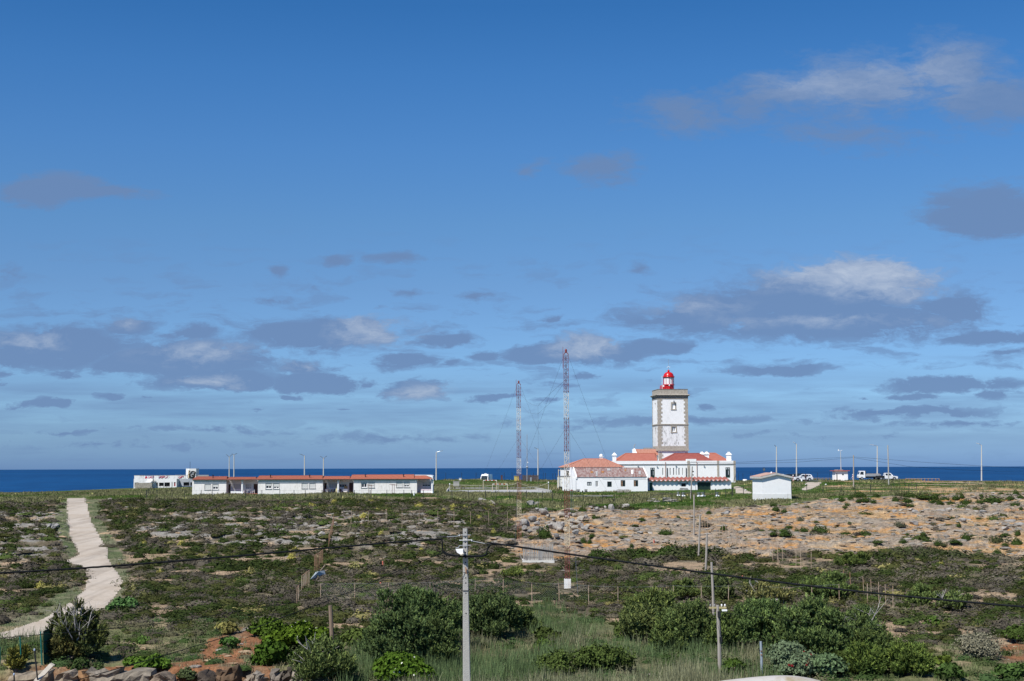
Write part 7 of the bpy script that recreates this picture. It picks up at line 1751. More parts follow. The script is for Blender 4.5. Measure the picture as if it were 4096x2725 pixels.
def pickup():
    b = gp(3548, 343); g = zg(b); o = thing('pickup', 'white double-cab pickup with a black cargo bed, facing right', 'pickup', (b.x, b.y, g+.22), math.radians(0), 'vehicles parked on the cape')
    mb = MB(); side_body(mb, [(-.75,.35,.84),(-.75,1.02,.86),(1.05,1.04,.86),(1.35,.98,.85),(2.25,.90,.80),(2.42,.80,.78),(2.45,.42,.78),(2.3,.32,.78)]); lbuild(mb, 'body', m_carwhite, o)
    mb = MB(); side_body(mb, [(-.72,1.02,.82),(-.62,1.62,.66),(-.4,1.68,.66),(.55,1.68,.66),(.75,1.62,.66),(1.32,1.02,.80)]); lbuild(mb, 'cabin', m_carwhite, o)
    mb = MB(); f = lambda z: .82-(z-1.02)/.66*.16+.012
    for s in (-1, 1):
        for poly in ([(-.55,1.08),(-.50,1.55),(.02,1.57),(.02,1.08)], [(.12,1.08),(.12,1.57),(.62,1.55),(.95,1.10)]): panel(mb, poly, [f(z) for _, z in poly], s)
    lbuild(mb, 'side_window', m_glass, o)
    mb = MB(); mb.quad((1.29,-.72,1.08),(1.29,.72,1.08),(.80,.60,1.58),(.80,-.60,1.58)); lbuild(mb, 'windscreen', m_glass, o)
    mb = MB(); mb.box(-2.45, -.78, -.86, .86, .50, .78); mb.box(-2.45, -.78, -.88, -.82, .78, 1.02); mb.box(-2.45, -.78, .82, .88, .78, 1.02); lbuild(mb, 'cargo_bed', m_black, o)
    mb = MB()
    for x in (-.84, -1.5): mb.tube([(x,-.8,1.0),(x,-.7,1.62),(x,.7,1.62),(x,.8,1.0)], .03, 4)
    lbuild(mb, 'load_rack', m_black, o)
    for s in (-1, 1):
        mb = MB(); mb.box(2.2, 2.44, s*.6-.13, s*.6+.16 if s > 0 else s*.6+.13, .66, .80); lbuild(mb, 'headlight', m_lens, o)
        for x in (-1.6, 1.55):
            n = 12; q = MB(); q.add([(x+.43*math.cos(math.pi*k/(n-1)), s*.885, .34+.40*math.sin(math.pi*k/(n-1))) for k in range(n)], [tuple(range(n))]); lbuild(q, 'wheel_arch', m_black, o)
    mb = MB(); mb.box(2.42, 2.50, -.72, .72, .34, .52); mb.box(2.44, 2.47, -.4, .4, .60, .76); lbuild(mb, 'bumper', m_black, o)
    wheels(o, (-1.6, 1.55), .35, .22, .87)
pickup()
def van(u, d, rz, lb, camper=False):
    b = gp(u, d); g = zg(b); o = thing('camper_van' if camper else 'van', lb, 'van', (b.x, b.y, g-1.15 if not camper else g-1.25), rz, 'vehicles parked on the cape'); h = 2.9; H_ = 2.65
    mb = MB()
    if camper:
        side_body(mb, [(-h+.9,.5,1.05),(-h+.7,1.55,1.08),(-h-.05,1.9,1.05),(-h+.1,2.5,1.05),(-h+.6,2.75,1.05),(h,2.8,1.08),(h,.5,1.05)]); lbuild(mb, 'body', m_carwhite, o)
        mb = MB(); side_body(mb, [(-h-.6,.4,.9),(-h-.7,.85,.9),(-h-.15,1.15,.95),(-h+.45,1.88,.9),(-h+.9,1.88,.95),(-h+.9,.4,.95)]); lbuild(mb, 'cab', m_carwhite, o)
        mb = MB()
        for s in (-1, 1): panel(mb, [(-h-.02,1.2),(-h+.45,1.75),(-h+.65,1.75),(-h+.65,1.2)], .962, s); panel(mb, [(.3,1.5),(.3,2.1),(1.3,2.1),(1.3,1.5)], 1.1, s)
        lbuild(mb, 'side_window', m_glass, o)
    else:
        side_body(mb, [(-h,.35,.92),(-h-.02,.95,.94),(-h+.55,1.25,.98),(-h+1.25,2.35,.86),(-h+1.6,H_,.84),(h,H_,.86),(h+.02,1.2,1.0),(h,.35,.98)]); lbuild(mb, 'body', m_carwhite, o)
        mb = MB()
        for s in (-1, 1): panel(mb, [(-h+.8,1.35),(-h+1.35,2.15),(-h+1.9,2.15),(-h+1.9,1.35)], 1.0, s)
        lbuild(mb, 'side_window', m_glass, o)
        mb = MB(); mb.box(-h-.05, -h, -.5, .5, .62, .88); lbuild(mb, 'grille', m_black, o)
        mb = MB(); mb.quad((-h+.56,-.86,1.30),(-h+.56,.86,1.30),(-h+1.20,.80,2.28),(-h+1.20,-.80,2.28)); lbuild(mb, 'windscreen', m_glass, o)
        for s in (-1, 1): mb = MB(); mb.box(-h-.03, -h+.25, s*.76-.13, s*.76+.13, .85, 1.08); lbuild(mb, 'headlight', m_lens, o); mb = MB(); mb.box(-h+.75, -h+.95, s*1.13-.1, s*1.13+.1, 1.35, 1.75); lbuild(mb, 'wing_mirror', m_black, o)
        mb = MB(); mb.box(-.8, -.2, -.3, .3, H_, H_+.14); lbuild(mb, 'roof_hatch', m_trimw, o)
    wheels(o, (-h+1.0, h-1.2), .36, .22, .95)
van(1945, 354, math.radians(78), 'white high-roof van seen from the front beyond the football court')
van(1692, 380, math.radians(172), 'white motorhome half hidden behind the end of the flats', True)
# ------------------------------------------------------------------ the person by the car
def person():
    d = 333.0; b = gp(3223, d); g = zg(b)+.02; o = thing('person', 'person in dark clothes standing beside the white hatchback', 'person', (b.x, b.y, g))
    J = {'pel':(0,0,.95),'sp':(0,0,1.15),'ch':(0,.01,1.38),'nk':(0,0,1.50),'hd':(.0,-.02,1.62),'ht':(0,-.01,1.73),'ls':(-.19,0,1.42),'le':(-.25,.02,1.15),'lw':(-.22,-.10,.92),'lh':(-.22,-.13,.84),'rs':(.19,0,1.42),'re':(.26,.02,1.16),'rw':(.22,-.14,1.0),'rh':(.20,-.20,.96),'lp':(-.10,0,.90),'lk':(-.11,-.02,.50),'la':(-.12,.03,.09),'lt':(-.13,-.12,.03),'rp':(.10,0,.90),'rk':(.12,-.03,.50),'ra':(.13,.03,.09),'rt':(.15,-.12,.03)}
    Rr = {'pel':.15,'sp':.14,'ch':.16,'nk':.06,'hd':.09,'ht':.06,'ls':.07,'le':.045,'lw':.03,'lh':.035,'rs':.07,'re':.045,'rw':.03,'rh':.035,'lp':.09,'lk':.06,'la':.045,'lt':.035,'rp':.09,'rk':.06,'ra':.045,'rt':.035}
    E = [('pel','sp'),('sp','ch'),('ch','nk'),('nk','hd'),('hd','ht'),('ch','ls'),('ls','le'),('le','lw'),('lw','lh'),('ch','rs'),('rs','re'),('re','rw'),('rw','rh'),('pel','lp'),('lp','lk'),('lk','la'),('la','lt'),('pel','rp'),('rp','rk'),('rk','ra'),('ra','rt')]
    def skin(nm, keys, edges, m, grow=0.0, off=(0,0,0)):
        me = bpy.data.meshes.new(nm); ix = {k: i for i, k in enumerate(keys)}; me.from_pydata([tuple(Vector(J[k])+Vector(off)) for k in keys], [(ix[a], ix[b]) for a, b in edges if a in ix and b in ix], []); ob = link(nm, me, m, o)
        md = ob.modifiers.new('skin', 'SKIN')
        for i, k in enumerate(keys): me.skin_vertices[0].data[i].radius = (Rr[k]+grow,)*2
        me.skin_vertices[0].data[0].use_root = True; ob.modifiers.new('sub', 'SUBSURF').levels = 2; ob.modifiers[-1].render_levels = 2; return ob
    skin('body', list(J), E, mat('skin', (.42,.25,.17), .6))
    skin('jacket', ['sp','pel','ch','ls','le','lw','rs','re','rw'], E, mat('jacket_cloth', (.045,.035,.045), .9), .022)
    skin('trousers', ['pel','lp','lk','la','rp','rk','ra'], E, mat('trouser_cloth', (.018,.022,.045), .9), .02)
    q = MB(); n = 14; q.lathe((b.x, b.y-.0, g+1.60), [(.09,.0),(.105,.05),(.10,.11),(.07,.16),(.02,.185)], 14); q.build('hair', mat('hair', (.02,.015,.012), .7), o)
person()
# ------------------------------------------------------------------ small things on the plateau
def sentry():
    D = 345.0; A = math.radians(3); p = at(3341, 1900, D); F = Frame((p.x, p.y), A); T = F.T; z = lambda v: F.z(v, 0, 3365); X = lambda u: F.x(u, 0)
    W = X(3391); zb = z(1924)-.8; o = thing('sentry_box', 'small white guard hut with a thin red flat roof and one tiny window', 'hut', T(W/2, 0, zb), A)
    door = (X(3345.5), X(3349.5), z(1922), z(1893)); win = (X(3368), X(3375), z(1901.5), z(1895.5)); mb = MB(); shell(mb, T, 0, W, 0, 2.6, zb, z(1884.5), [door, win], .2); mb.build('wall', m_white, o)
    MB().box(door[0], door[1], .12, .16, door[2], door[3], T).build('door', m_black, o); MB().quad(T(win[0],.15,win[2]), T(win[1],.15,win[2]), T(win[1],.15,win[3]), T(win[0],.15,win[3])).build('window', m_glass, o)
    MB().box(-.5, W+.4, -.45, 2.9, z(1884.5), z(1882), T).build('roof', mat('red_slab', (.40,.09,.06)), o)
    mb = MB(); mb.box(.2, .95, .5, 1.4, z(1882)+.002, z(1878.5), T); mb.box(1.35, 2.1, .6, 1.4, z(1882)+.002, z(1878.8), T); mb.build('roof_block', m_cement, o)
    q = F.px(3364, 1879, .9)[0]; zt = F.z(1803, .9, 3364); mb = MB(); mb.tube([T(q, .9, z(1879)), T(q, .9, zt)], .09, 7, r2=.05); o2 = mb.build('weather_mast', m_lampgrey, o)
    mb = MB(); mb.tube([T(q-.5, .9, zt), T(q+.4, .9, zt)], .025, 4); mb.box(q-.62, q-.42, .85, .95, zt-.05, zt+.3, T); mb.lathe(T(q+.35, .9, zt), [(.02,0),(.08,.08),(.02,.14)], 6); mb.build('wind_sensor', m_trimw, o2)
sentry()
def sign():
    b = gp(3056, 350); g = zg(b); o = thing('road_sign', 'round road sign seen edge-turned from behind, left of the gable hut', 'road sign', (b.x, b.y, g), math.radians(35)); c = at(3058, 1878, 350).z
    mb = MB(); mb.tube([(0,0,-.3),(0,0,c-g)], .04, 6); lbuild(mb, 'post', m_steel, o)
    mb = MB(); n = 24; mb.add([(.42*math.cos(6.283*k/n), y, c-g+.42*math.sin(6.283*k/n)) for y in (-.06,-.03) for k in range(n)], [tuple(range(n)), tuple(range(2*n-1, n-1, -1))]+[(k,(k+1)%n,(k+1)%n+n,k+n) for k in range(n)]); lbuild(mb, 'disc', m_steel, o)
    mb = MB(); mb.tube([(.42*math.cos(6.283*k/n), -.07, c-g+.42*math.sin(6.283*k/n)) for k in range(n+1)], .04, 4, cap=False); lbuild(mb, 'rim', m_black, o)
sign()
def barrier(u, d, lb, stripes=True):
    b = gp(u, d); g = zg(b); o = thing('barrier_post', lb, 'post', (b.x, b.y, g)); h = 1.55; n = 6
    for k in range(n): MB().tube([(b.x, b.y, g+h*k/n), (b.x, b.y, g+h*(k+1)/n)], .11, 8).build('band', m_barred if k % 2 == 0 else m_trimw, o)
    MB().tube([(b.x-.7, b.y, g), (b.x-.1, b.y, g+1.1)], .03, 4).build('stay', m_steel, o)
m_barred = mat('barrier_red', (.50,.04,.03), .5)
barrier(3173, 333, 'red and white striped barrier post in front of the parked dark cars')
barrier(3412, 349, 'red and white striped post by the grey timber pole')
def blocks():
    for u, d, w, h, lb in ((2980,346,1.1,.45,'broad white concrete block by the gateway behind the building'),(3016,346,.6,.45,'small white concrete block right of the broad one'),(3033,346,.55,.4,'white concrete block at the corner of the gable hut'),(3207,333,.35,.55,'short white bollard by the rear of the white hatchback')):
        b = gp(u, d); g = zg(b); mb = MB(); mb.lathe((b.x, b.y, g-.1), [(w/2*.95,0),(w/2,.1),(w/2*.97,h),(w/2*.8,h+.1)], 12); o = mb.build('concrete_block', m_trimw); setp(o, lb, 'block', 'white blocks at the car park edge')
blocks()
def rail(us, d, lb):
    P = [xy(u, d) for u in us]; c = P[len(P)//2]; o = thing('timber_rail', lb, 'fence', (c[0], c[1], zg(c)))
    for p in P: MB().box(p[0]-.09, p[0]+.09, p[1]-.09, p[1]+.09, zg(p)-.2, zg(p)+.62).build('post', mat('rail_timber', (.30,.17,.09), .9, vary=.2), o)
    for z in (.52,): mb = MB(); [mb.tube([(a[0], a[1]-.1, zg(a)+z), (b[0], b[1]-.1, zg(b)+z)], .06, 5) for a, b in zip(P, P[1:])]; mb.build('handrail', m_wood, o)
rail([3400+.2953*x for x in (757,798,838,878,920,965,1012,1060,1110,1160,1207)], 356, 'low wooden clifftop rail against the sea at the right')
rail([2860+.2715*x for x in (1440,1485,1530,1582,1635,1690,1735)], 358, 'low wooden clifftop rail between the hatchback and the guard hut')
# tarmac by the cliff
mb = MB(); A = [gp(u, 341) for u in np.linspace(3700, 4300, 14)]; B = [gp(u, 352) for u in np.linspace(3700, 4300, 14)]
for i in range(13): mb.quad(A[i]+Vector((0,0,.10)), A[i+1]+Vector((0,0,.10)), B[i+1]+Vector((0,0,.12)), B[i]+Vector((0,0,.12)))
A = [gp(u, 330) for u in np.linspace(3165, 3320, 8)]; B = [gp(u, 352) for u in np.linspace(3165, 3330, 8)]
for i in range(7): mb.quad(A[i]+Vector((0,0,.06)), A[i+1]+Vector((0,0,.06)), B[i+1]+Vector((0,0,.08)), B[i]+Vector((0,0,.08)))
o = mb.build('road', mat('asphalt', (.085,.085,.088), .9, vary=.15)); setp(o, kind='structure')
# football court
def court():
    zc = at(1990, 1963, 292).z; c = lambda u, d: (at(u, 1960, d).x, d)
    n0, n1 = c(1790, 284.5), c(2202, 284.5); f0, f1 = c(1797, 305), c(2140, 305)
    z0, z1 = at(1990,1969,284.5).z, at(1990,1957,305).z
    mb = MB(); mb.quad((n0[0],n0[1],z0), (n1[0],n1[1],z0), (f1[0],f1[1],z1), (f0[0],f0[1],z1)); mb.quad((n0[0],n0[1],z0-.8), (n1[0],n1[1],z0-.8), (n1[0],n1[1],z0), (n0[0],n0[1],z0)); o = mb.build('court_paving', mat('court_concrete', (.36,.355,.345), .9, vary=.12, scale=.6)); setp(o, kind='structure')
    w = thing('court_wall', 'low grey concrete kerb wall round the football court', 'wall', (f0[0], f0[1], z1)); t = .25
    mb = MB(); mb.box(f0[0], f1[0], 305, 305+t, z1-.5, z1+.36); mb.build('back_wall', m_cement, w)
    for a, b, s in ((n0, f0, -1), (n1, f1, 1)):
        mb = MB(); v = [(a[0],a[1],z0-.5),(a[0]+s*t,a[1],z0-.5),(b[0]+s*t,b[1],z1-.5),(b[0],b[1],z1-.5)]; h = [(x, y, (z0 if i in (0,1) else z1)+.36) for i, (x, y, z) in enumerate(v)]; mb.add(v+h, [(3,2,1,0),(4,5,6,7),(0,1,5,4),(1,2,6,5),(2,3,7,6),(3,0,4,7)]); mb.build('side_wall', m_concrete, w)
    # posts with a slack rope
    R_ = lambda x: 1700+.2296*x
    o = thing('rope_net', 'slack rope strung on white-topped posts along the near side of the court', 'net', (at(R_(1300),1960,284).x, 284, z0)); P = [(430,945,1130),(612,960,1080),(952,965,1075),(1280,930,1070),(1614,915,1080),(2152,915,1105)]
    tops = []
    for x, a, b in P:
        q = at(R_(x), 1720+.2296*a, 284); MB().tube([(q.x, q.y, z0-.4), tuple(q)], .07 if x in (430,2152) else .045, 6).build('post', m_wood if x not in (430,2152) else m_lampgrey, o); tops.append(q)
    mb = MB(); rp = [(440,952),(612,962),(800,968),(952,976),(1060,980),(1200,965),(1450,966),(1560,945),(1614,915),(1690,945),(1800,985),(1880,990),(2000,978),(2070,955),(2152,918)]
    mb.tube([at(R_(x), 1720+.2296*y, 283.9) for x, y in rp], .028, 4); mb.build('rope', mat('pale_rope', (.50,.50,.40), .8), o)
    for x in (430, 2152): q = at(R_(x), 1720+.2296*945 if x == 430 else 1720+.2296*915, 283.9); mb = MB(); mb.lathe(q, [(.1,-.12),(.13,0),(.05,.15)], 8); mb.build('post_cap', m_trimw, o)
    for k, (xa, xb, yt, yb, d, lb) in enumerate(((1015,1250,880,1035,301,'far football goal of red and white striped posts'),(1175,1437,945,1068,287,'near football goal of red and white striped posts'))):
        A = at(R_(xa), 1720+.2296*yt, d); B = at(R_(xb), 1720+.2296*yt, d); zz = z0+(z1-z0)*(d-284.5)/20.5; g_ = thing('football_goal', lb, 'football goal', ((A.x+B.x)/2, d, zz))
        for P_ in (A, B): 
            n = 5
            mb = MB(); mb.tube([(P_.x, d, zz), (P_.x, d, A.z)], .055, 6); mb.build('goal_post', mat('chipped_goal_paint', (.66,.64,.52), .6, color2=(.50,.34,.20), scale=2), g_)
        n = 7
        for i in range(n):
            a, b = A.lerp(B, i/n), A.lerp(B, (i+1)/n); MB().tube([a, b], .06, 6).build('crossbar', m_barred if i % 2 else m_trimw, g_)
        mb = MB()
        for P_ in (A, B): mb.tube([(P_.x, d, A.z), (P_.x, d+.9, A.z-.1), (P_.x, d+1.3, zz)], .03, 4)
        mb.tube([(A.x, d+1.3, zz+.05), (B.x, d+1.3, zz+.05)], .03, 4); mb.build('back_frame', m_steel, g_)
court()
def box_thing(name, u, v, d, w, h, dp, m, lb, cat, roof=None, rz=.1):
    b = gp(u, d); g = at(u, v, d).z; o = thing(name, lb, cat, (b.x, b.y, g), rz); mb = MB(); mb.box(-w/2, w/2, -dp/2, dp/2, -.5, h); lbuild(mb, 'body', m, o)
    mb = MB(); mb.box(-w/2-.06, w/2+.06, -dp/2-.06, dp/2+.06, h, h+.1); lbuild(mb, 'lid', roof or m, o); return o
box_thing('utility_box', 1825, 1937, 312, 1.25, .55, 1.0, m_concrete, 'pale concrete box in the grass left behind the court', 'box')
box_thing('bollard', 1841, 1922, 346, .5, .45, .4, m_trimw, 'small white meter box on the skyline left of the van', 'box')
box_thing('steel_plate', 2007, 1919, 345, .4, .95, .1, mat('rust_plate', (.11,.05,.035), .8), 'upright rusty plate on the skyline right of the van', 'plate')
box_thing('water_tank', 2066, 1918, 342, 1.05, .72, 1.0, mat('yellow_tank', (.55,.43,.13), .6, vary=.1), 'yellow tank beside the dark palisade', 'tank')
def palisade():
    o = None; m_pd = mat('dark_palisade', (.055,.040,.032), .9, color2=(.11,.085,.07), scale=4); c = gp(2120, 338); o = thing('palisade', 'dark timber palisade enclosure with metal gear inside, on the skyline', 'enclosure', (c.x, c.y, zg(c)))
    for k in range(36):
        u = 2090+62*k/35; p = gp(u, 338); h = 1.45+rnd.uniform(-.08,.12); MB().box(p.x-.045, p.x+.045, p.y-.04, p.y+.04, zg(p)-.2, zg(p)+h).build('pale', m_pd, o)
    for k in range(12):
        for u in (2090, 2153): p = gp(u, 339+k*.3); MB().box(p.x-.045, p.x+.045, p.y-.04, p.y+.04, zg(p)-.2, zg(p)+1.5).build('pale', m_pd, o)
    mb = MB(); a, b = gp(2089, 338), gp(2154, 338)
    for z in (.35, 1.2): mb.tube([(a.x, a.y+.08, zg(a)+z), (b.x, b.y+.08, zg(b)+z)], .05, 4)
    mb.build('rail', m_pd, o)
    p = gp(2124, 337.5); mb = MB(); mb.box(p.x-.2, p.x+.15, p.y-.2, p.y, zg(p), zg(p)+.95); mb.build('steel_cabinet', m_steel, o)
palisade()
def picket():
    a, b = gv(2095, 2249), gv(2212, 2252); d = a.y; g = zg(a); o = thing('picket_enclosure', 'square enclosure of silvery pales on a white plinth in the heath', 'enclosure', ((a.x+b.x)/2, d, g)); w = b.x-a.x; dep = w*.85; m_p = mat('silver_timber', (.24,.23,.21), .9, color2=(.38,.365,.335), scale=6, stretch=(2,2,.3)); m_s = mat('old_pale', (.26,.24,.22), .9, vary=.25)
    H_ = 60/ppm(d)
    mb = MB(); mb.box(a.x-.12, b.x+.12, d-.12, d+.1, g-.4, g+.14); mb.box(a.x-.12, a.x+.1, d+.1, d+dep, g-.4, g+.141); mb.box(b.x-.1, b.x+.12, d+.1, d+dep, g-.4, g+.141); mb.box(a.x-.12, b.x+.12, d+dep, d+dep+.2, g-.4, g+.14); mb.build('plinth', mat('chalky_plinth', (.60,.59,.55), .9, vary=.15), o)
    def row(n, f, nm='pale'):
        for i in range(n):
            x, y = f(i/(n-1)); t = rnd.uniform(-.03,.03); hh = H_*(1+rnd.uniform(-.05,.06)); q = MB(); q.add([(x-.028,y-.015,g+.1),(x+.028,y-.015,g+.1),(x+.028,y+.015,g+.1),(x-.028,y+.015,g+.1),(x-.028+t,y-.015,g+hh),(x+.028+t,y-.015,g+hh),(x+.028+t,y+.015,g+hh),(x-.028+t,y+.015,g+hh),(x+t,y,g+hh+.08)], [(3,2,1,0),(0,1,5,4),(1,2,6,5),(2,3,7,6),(3,0,4,7),(4,5,8),(5,6,8),(6,7,8),(7,4,8)]); q.build(nm, m_s if rnd.random() < .3 else m_p, o)
    row(27, lambda t: (a.x+w*t, d)); row(14, lambda t: (a.x+w*t, d+dep)); row(12, lambda t: (a.x, d+.1+(dep-.2)*t)); row(12, lambda t: (b.x, d+.1+(dep-.2)*t))
    mb = MB()
    for z in (.35, H_*.8): mb.box(a.x, b.x, d+.03, d+.07, g+z, g+z+.06); mb.box(a.x, b.x, d+dep-.08, d+dep-.04, g+z, g+z+.06)
    mb.build('rail', m_p, o)
    mb = MB(); mb.box(a.x+w*.5, a.x+w*.64, d+.6, d+1.0, g, g+H_*.75); mb.build('meter_cabinet', m_steel, o)
    mb = MB(); mb.tube([(a.x-.38, d-.05, g+H_*.62), (a.x-.1, d-.1, g+.1)], .03, 4); mb.tube([(b.x+.12, d-.05, g+.16), (b.x+.75, d-.1, g+.02)], .03, 4); mb.build('loose_batten', m_p, o)
picket()
# ------------------------------------------------------------------ derelict restaurant on the left
def ruin():
    D = 450.0; F = Frame((at(536, 1900, D).x, D), math.radians(-3)); T = F.T; z = lambda v, y=0: F.z(v, y, 650); X = lambda u, y=0: F.x(u, y); r1 = lambda x: 500+.2758*x; v1 = lambda y: 1820+.2758*y
    m_r = plaster('ruin_white', (.72,.72,.71), (.35,.33,.30), .9); o = thing('derelict_restaurant', 'derelict flat-roofed seaside building with graffiti, a stair and a square tower', 'building', T(6, 0, z(1953)))
    zb = z(1960)
    H1 = [(X(r1(143)), X(r1(200)), z(v1(470)), z(v1(400))), (X(r1(455)), X(r1(480)), z(v1(450)), z(v1(400))), (X(r1(497)), X(r1(565)), z(v1(452)), z(v1(403))), (X(r1(575)), X(r1(655)), z(v1(460)), z(v1(400))), (X(r1(680)), X(r1(692)), z(v1(460)), z(v1(400))), (X(r1(714)), X(r1(736)), z(v1(455)), z(v1(395)))]
    mb = MB(); shell(mb, T, X(r1(130)), X(r1(752)), 0, 9, zb, z(v1(348)), H1, .4); mb.build('front_wall', m_r, o)
    MB().box(X(r1(716)), X(r1(734)), .2, .25, z(v1(455)), z(v1(397)), T).build('door', mat('red_door', (.35,.03,.03)), o)
    for h in H1[1:4]: q = MB(); q.quad(T(h[0],.6,h[2]), T(h[1],.6,h[2]), T(h[1],.6,h[3]), T(h[0],.6,h[3])); q.build('broken_window', m_dark, o)
    H2 = [(X(r1(852),2.5), X(r1(938),2.5), z(v1(450),2.5), z(v1(398),2.5)), (X(r1(950),2.5), X(r1(975),2.5), z(v1(450),2.5), z(v1(398),2.5))]
    mb = MB(); shell(mb, T, X(r1(752))+.02, X(r1(1215)), 2.5, 9.2, zb, z(v1(347)), H2, .4); mb.build('side_wing', mat('blue_grey_render', (.34,.37,.42), .9, vary=.15), o)
    for h in H2: q = MB(); q.quad(T(h[0],3.0,h[2]), T(h[1],3.0,h[2]), T(h[1],3.0,h[3]), T(h[0],3.0,h[3])); q.build('broken_window', m_dark, o)
    # parapet: solid end then balusters
    zt, zp = z(v1(299)), z(v1(347)); mb = MB(); mb.box(X(r1(136)), X(r1(215)), .02, .3, zp, zt, T); mb.box(X(r1(285)), X(r1(405)), .02, .25, zp, zt-.15, T); mb.box(X(r1(655)), X(r1(765)), .02, .25, zp, zt, T); mb.build('parapet', m_r, o)
    mb = MB(); mb.box(X(r1(130)), X(r1(890)), 0, .3, zt, zt+.1, T); mb.build('parapet_rail', m_cement, o)
    mb = MB()
    for a, b, n in ((218,283,8),(500,652,20),(768,885,14),(420,490,6)):
        for k in range(n): x = X(r1(a+(b-a)*k/n)); mb.box(x, x+.25, .05, .2, zp, zt-.002, T)
    mb.build('baluster', m_r, o)
    mb = MB(); mb.box(X(r1(1010),3), X(r1(1215),3), 3, 3.2, z(v1(347),3), z(v1(292),3), T); mb.box(X(r1(730),5), X(r1(890),5), 5, 5.2, zp, z(v1(292),5), T); mb.build('rear_parapet', m_cement, o)
    # tower with spray-painted tags
    x0, x1, x2 = X(r1(888),2.6), X(r1(938),2.6), X(r1(1032),2.6); zt2 = z(v1(200),2.6)
    MB().box(x0, x2, 2.6, 6, zp, zt2, T).build('stair_tower', plaster('tower_grey', (.66,.66,.64), (.3,.3,.28), .8), o)
    MB().box(x0-.06, x1, 2.54, 2.6, zp, zt2, T).build('white_strip', m_trimw, o); MB().tube([T(x0+.9, 2.45, zp+.2), T(x0+.9, 2.45, zt2-.5)], .12, 5).build('ochre_stain', mat('ochre', (.55,.36,.12)), o)
    r = random.Random(5); mb = MB()
    for k in range(9):
        cx, cz = r.uniform(x1+.4, x2-1.0), r.uniform(zp+.6, zt2-1.4); rr = r.uniform(.5, 1.1); a0 = r.uniform(0, 3)
        mb.tube([T(cx+rr*math.cos(a0+t*.55)*(1+.2*math.sin(t)), 2.56, cz+rr*math.sin(a0+t*.55)) for t in range(9)], .09, 4)
    for zz in (zt2-1.3, zt2-3.0): mb.tube([T(x1+.2, 2.56, zz), T((x1+x2)/2, 2.56, zz+.3), T(x2-.4, 2.56, zz-.1)], .1, 4)
    mb.build('black_graffiti', m_black, o)
    mr = mat('pink_spray', (.55,.09,.14)); mb = MB()
    mb.add([T(X(r1(290)), -.02, zp+.1), T(X(r1(328)), -.02, zp+.2), T(X(r1(318)), -.02, zt-.2), T(X(r1(298)), -.02, zt-.3)], [(0,1,2,3)]); mb.build('red_graffiti', mat('red_spray', (.45,.02,.05)), o)
    mb = MB()
    for a in (360, 400, 520, 560, 600, 800, 830):
        cx = X(r1(a)); mb.tube([T(cx+.5*math.cos(t*.9+a), .0, (zp+zt)/2+.35*math.sin(t*1.3+a)) for t in range(8)], .06, 4)
    mb.build('pink_graffiti', mr, o)
    st = MB(); n = 9
    for k in range(n): x = X(r1(340+12*k/2)); st.box(X(r1(342)), X(r1(425)), -3.2+.3*k, -2.9+.3*k, z(v1(400))+(z(v1(345))-z(v1(400)))*k/n, z(v1(400))+(z(v1(345))-z(v1(400)))*(k+1)/n-.01, T)
    st.build('stair', m_r, o); q = MB(); q.prism([(X(r1(410)), zt), (X(r1(418)), zt), (X(r1(450)), z(v1(402))), (X(r1(432)), z(v1(402)))], -1.2, -1.0, T); q.build('stair_rail', m_cement, o)
    q = MB(); q.tube([T(X(r1(908)), 2.7, zt2), T(X(r1(908)), 2.7, zt2+2.2)], .05, 4); q.build('aerial', m_black, o)
    w = thing('rubble_wall', 'rough stone retaining wall in front of the derelict building', 'wall', T(X(r1(330)), -4, zb)); q = MB(); q.prism([(X(r1(208)), zb), (X(r1(450)), zb), (X(r1(450)), z(v1(402))), (X(r1(208)), z(v1(405)))], -4, -3.3, T); q.build('masonry', m_stone, w)
ruin()
# a small boat far out
p = at(879, 1901, 5700); o = thing('boat', 'tiny white boat far out on the sea above the row of flats', 'boat', (p.x, p.y, 0))
mb = MB(); s = 1.0; mb.add([(p.x-5,p.y-1.5,1.2),(p.x+4,p.y-1.5,1.2),(p.x+6.5,p.y,1.6),(p.x+4,p.y+1.5,1.2),(p.x-5,p.y+1.5,1.2),(p.x-4.5,p.y-1,-.2),(p.x+4,p.y-.8,-.2),(p.x+4,p.y+.8,-.2),(p.x-4.5,p.y+1,-.2)], [(0,1,2,3,4),(0,5,6,1),(1,6,2),(2,6,7),(2,7,3),(3,7,8,4),(4,8,5,0),(5,8,7,6)]); mb.build('hull', m_trimw, o)
mb = MB(); mb.box(p.x-1, p.x+2.5, p.y-1, p.y+1, 1.21, 4.5); mb.build('wheelhouse', m_trimw, o)
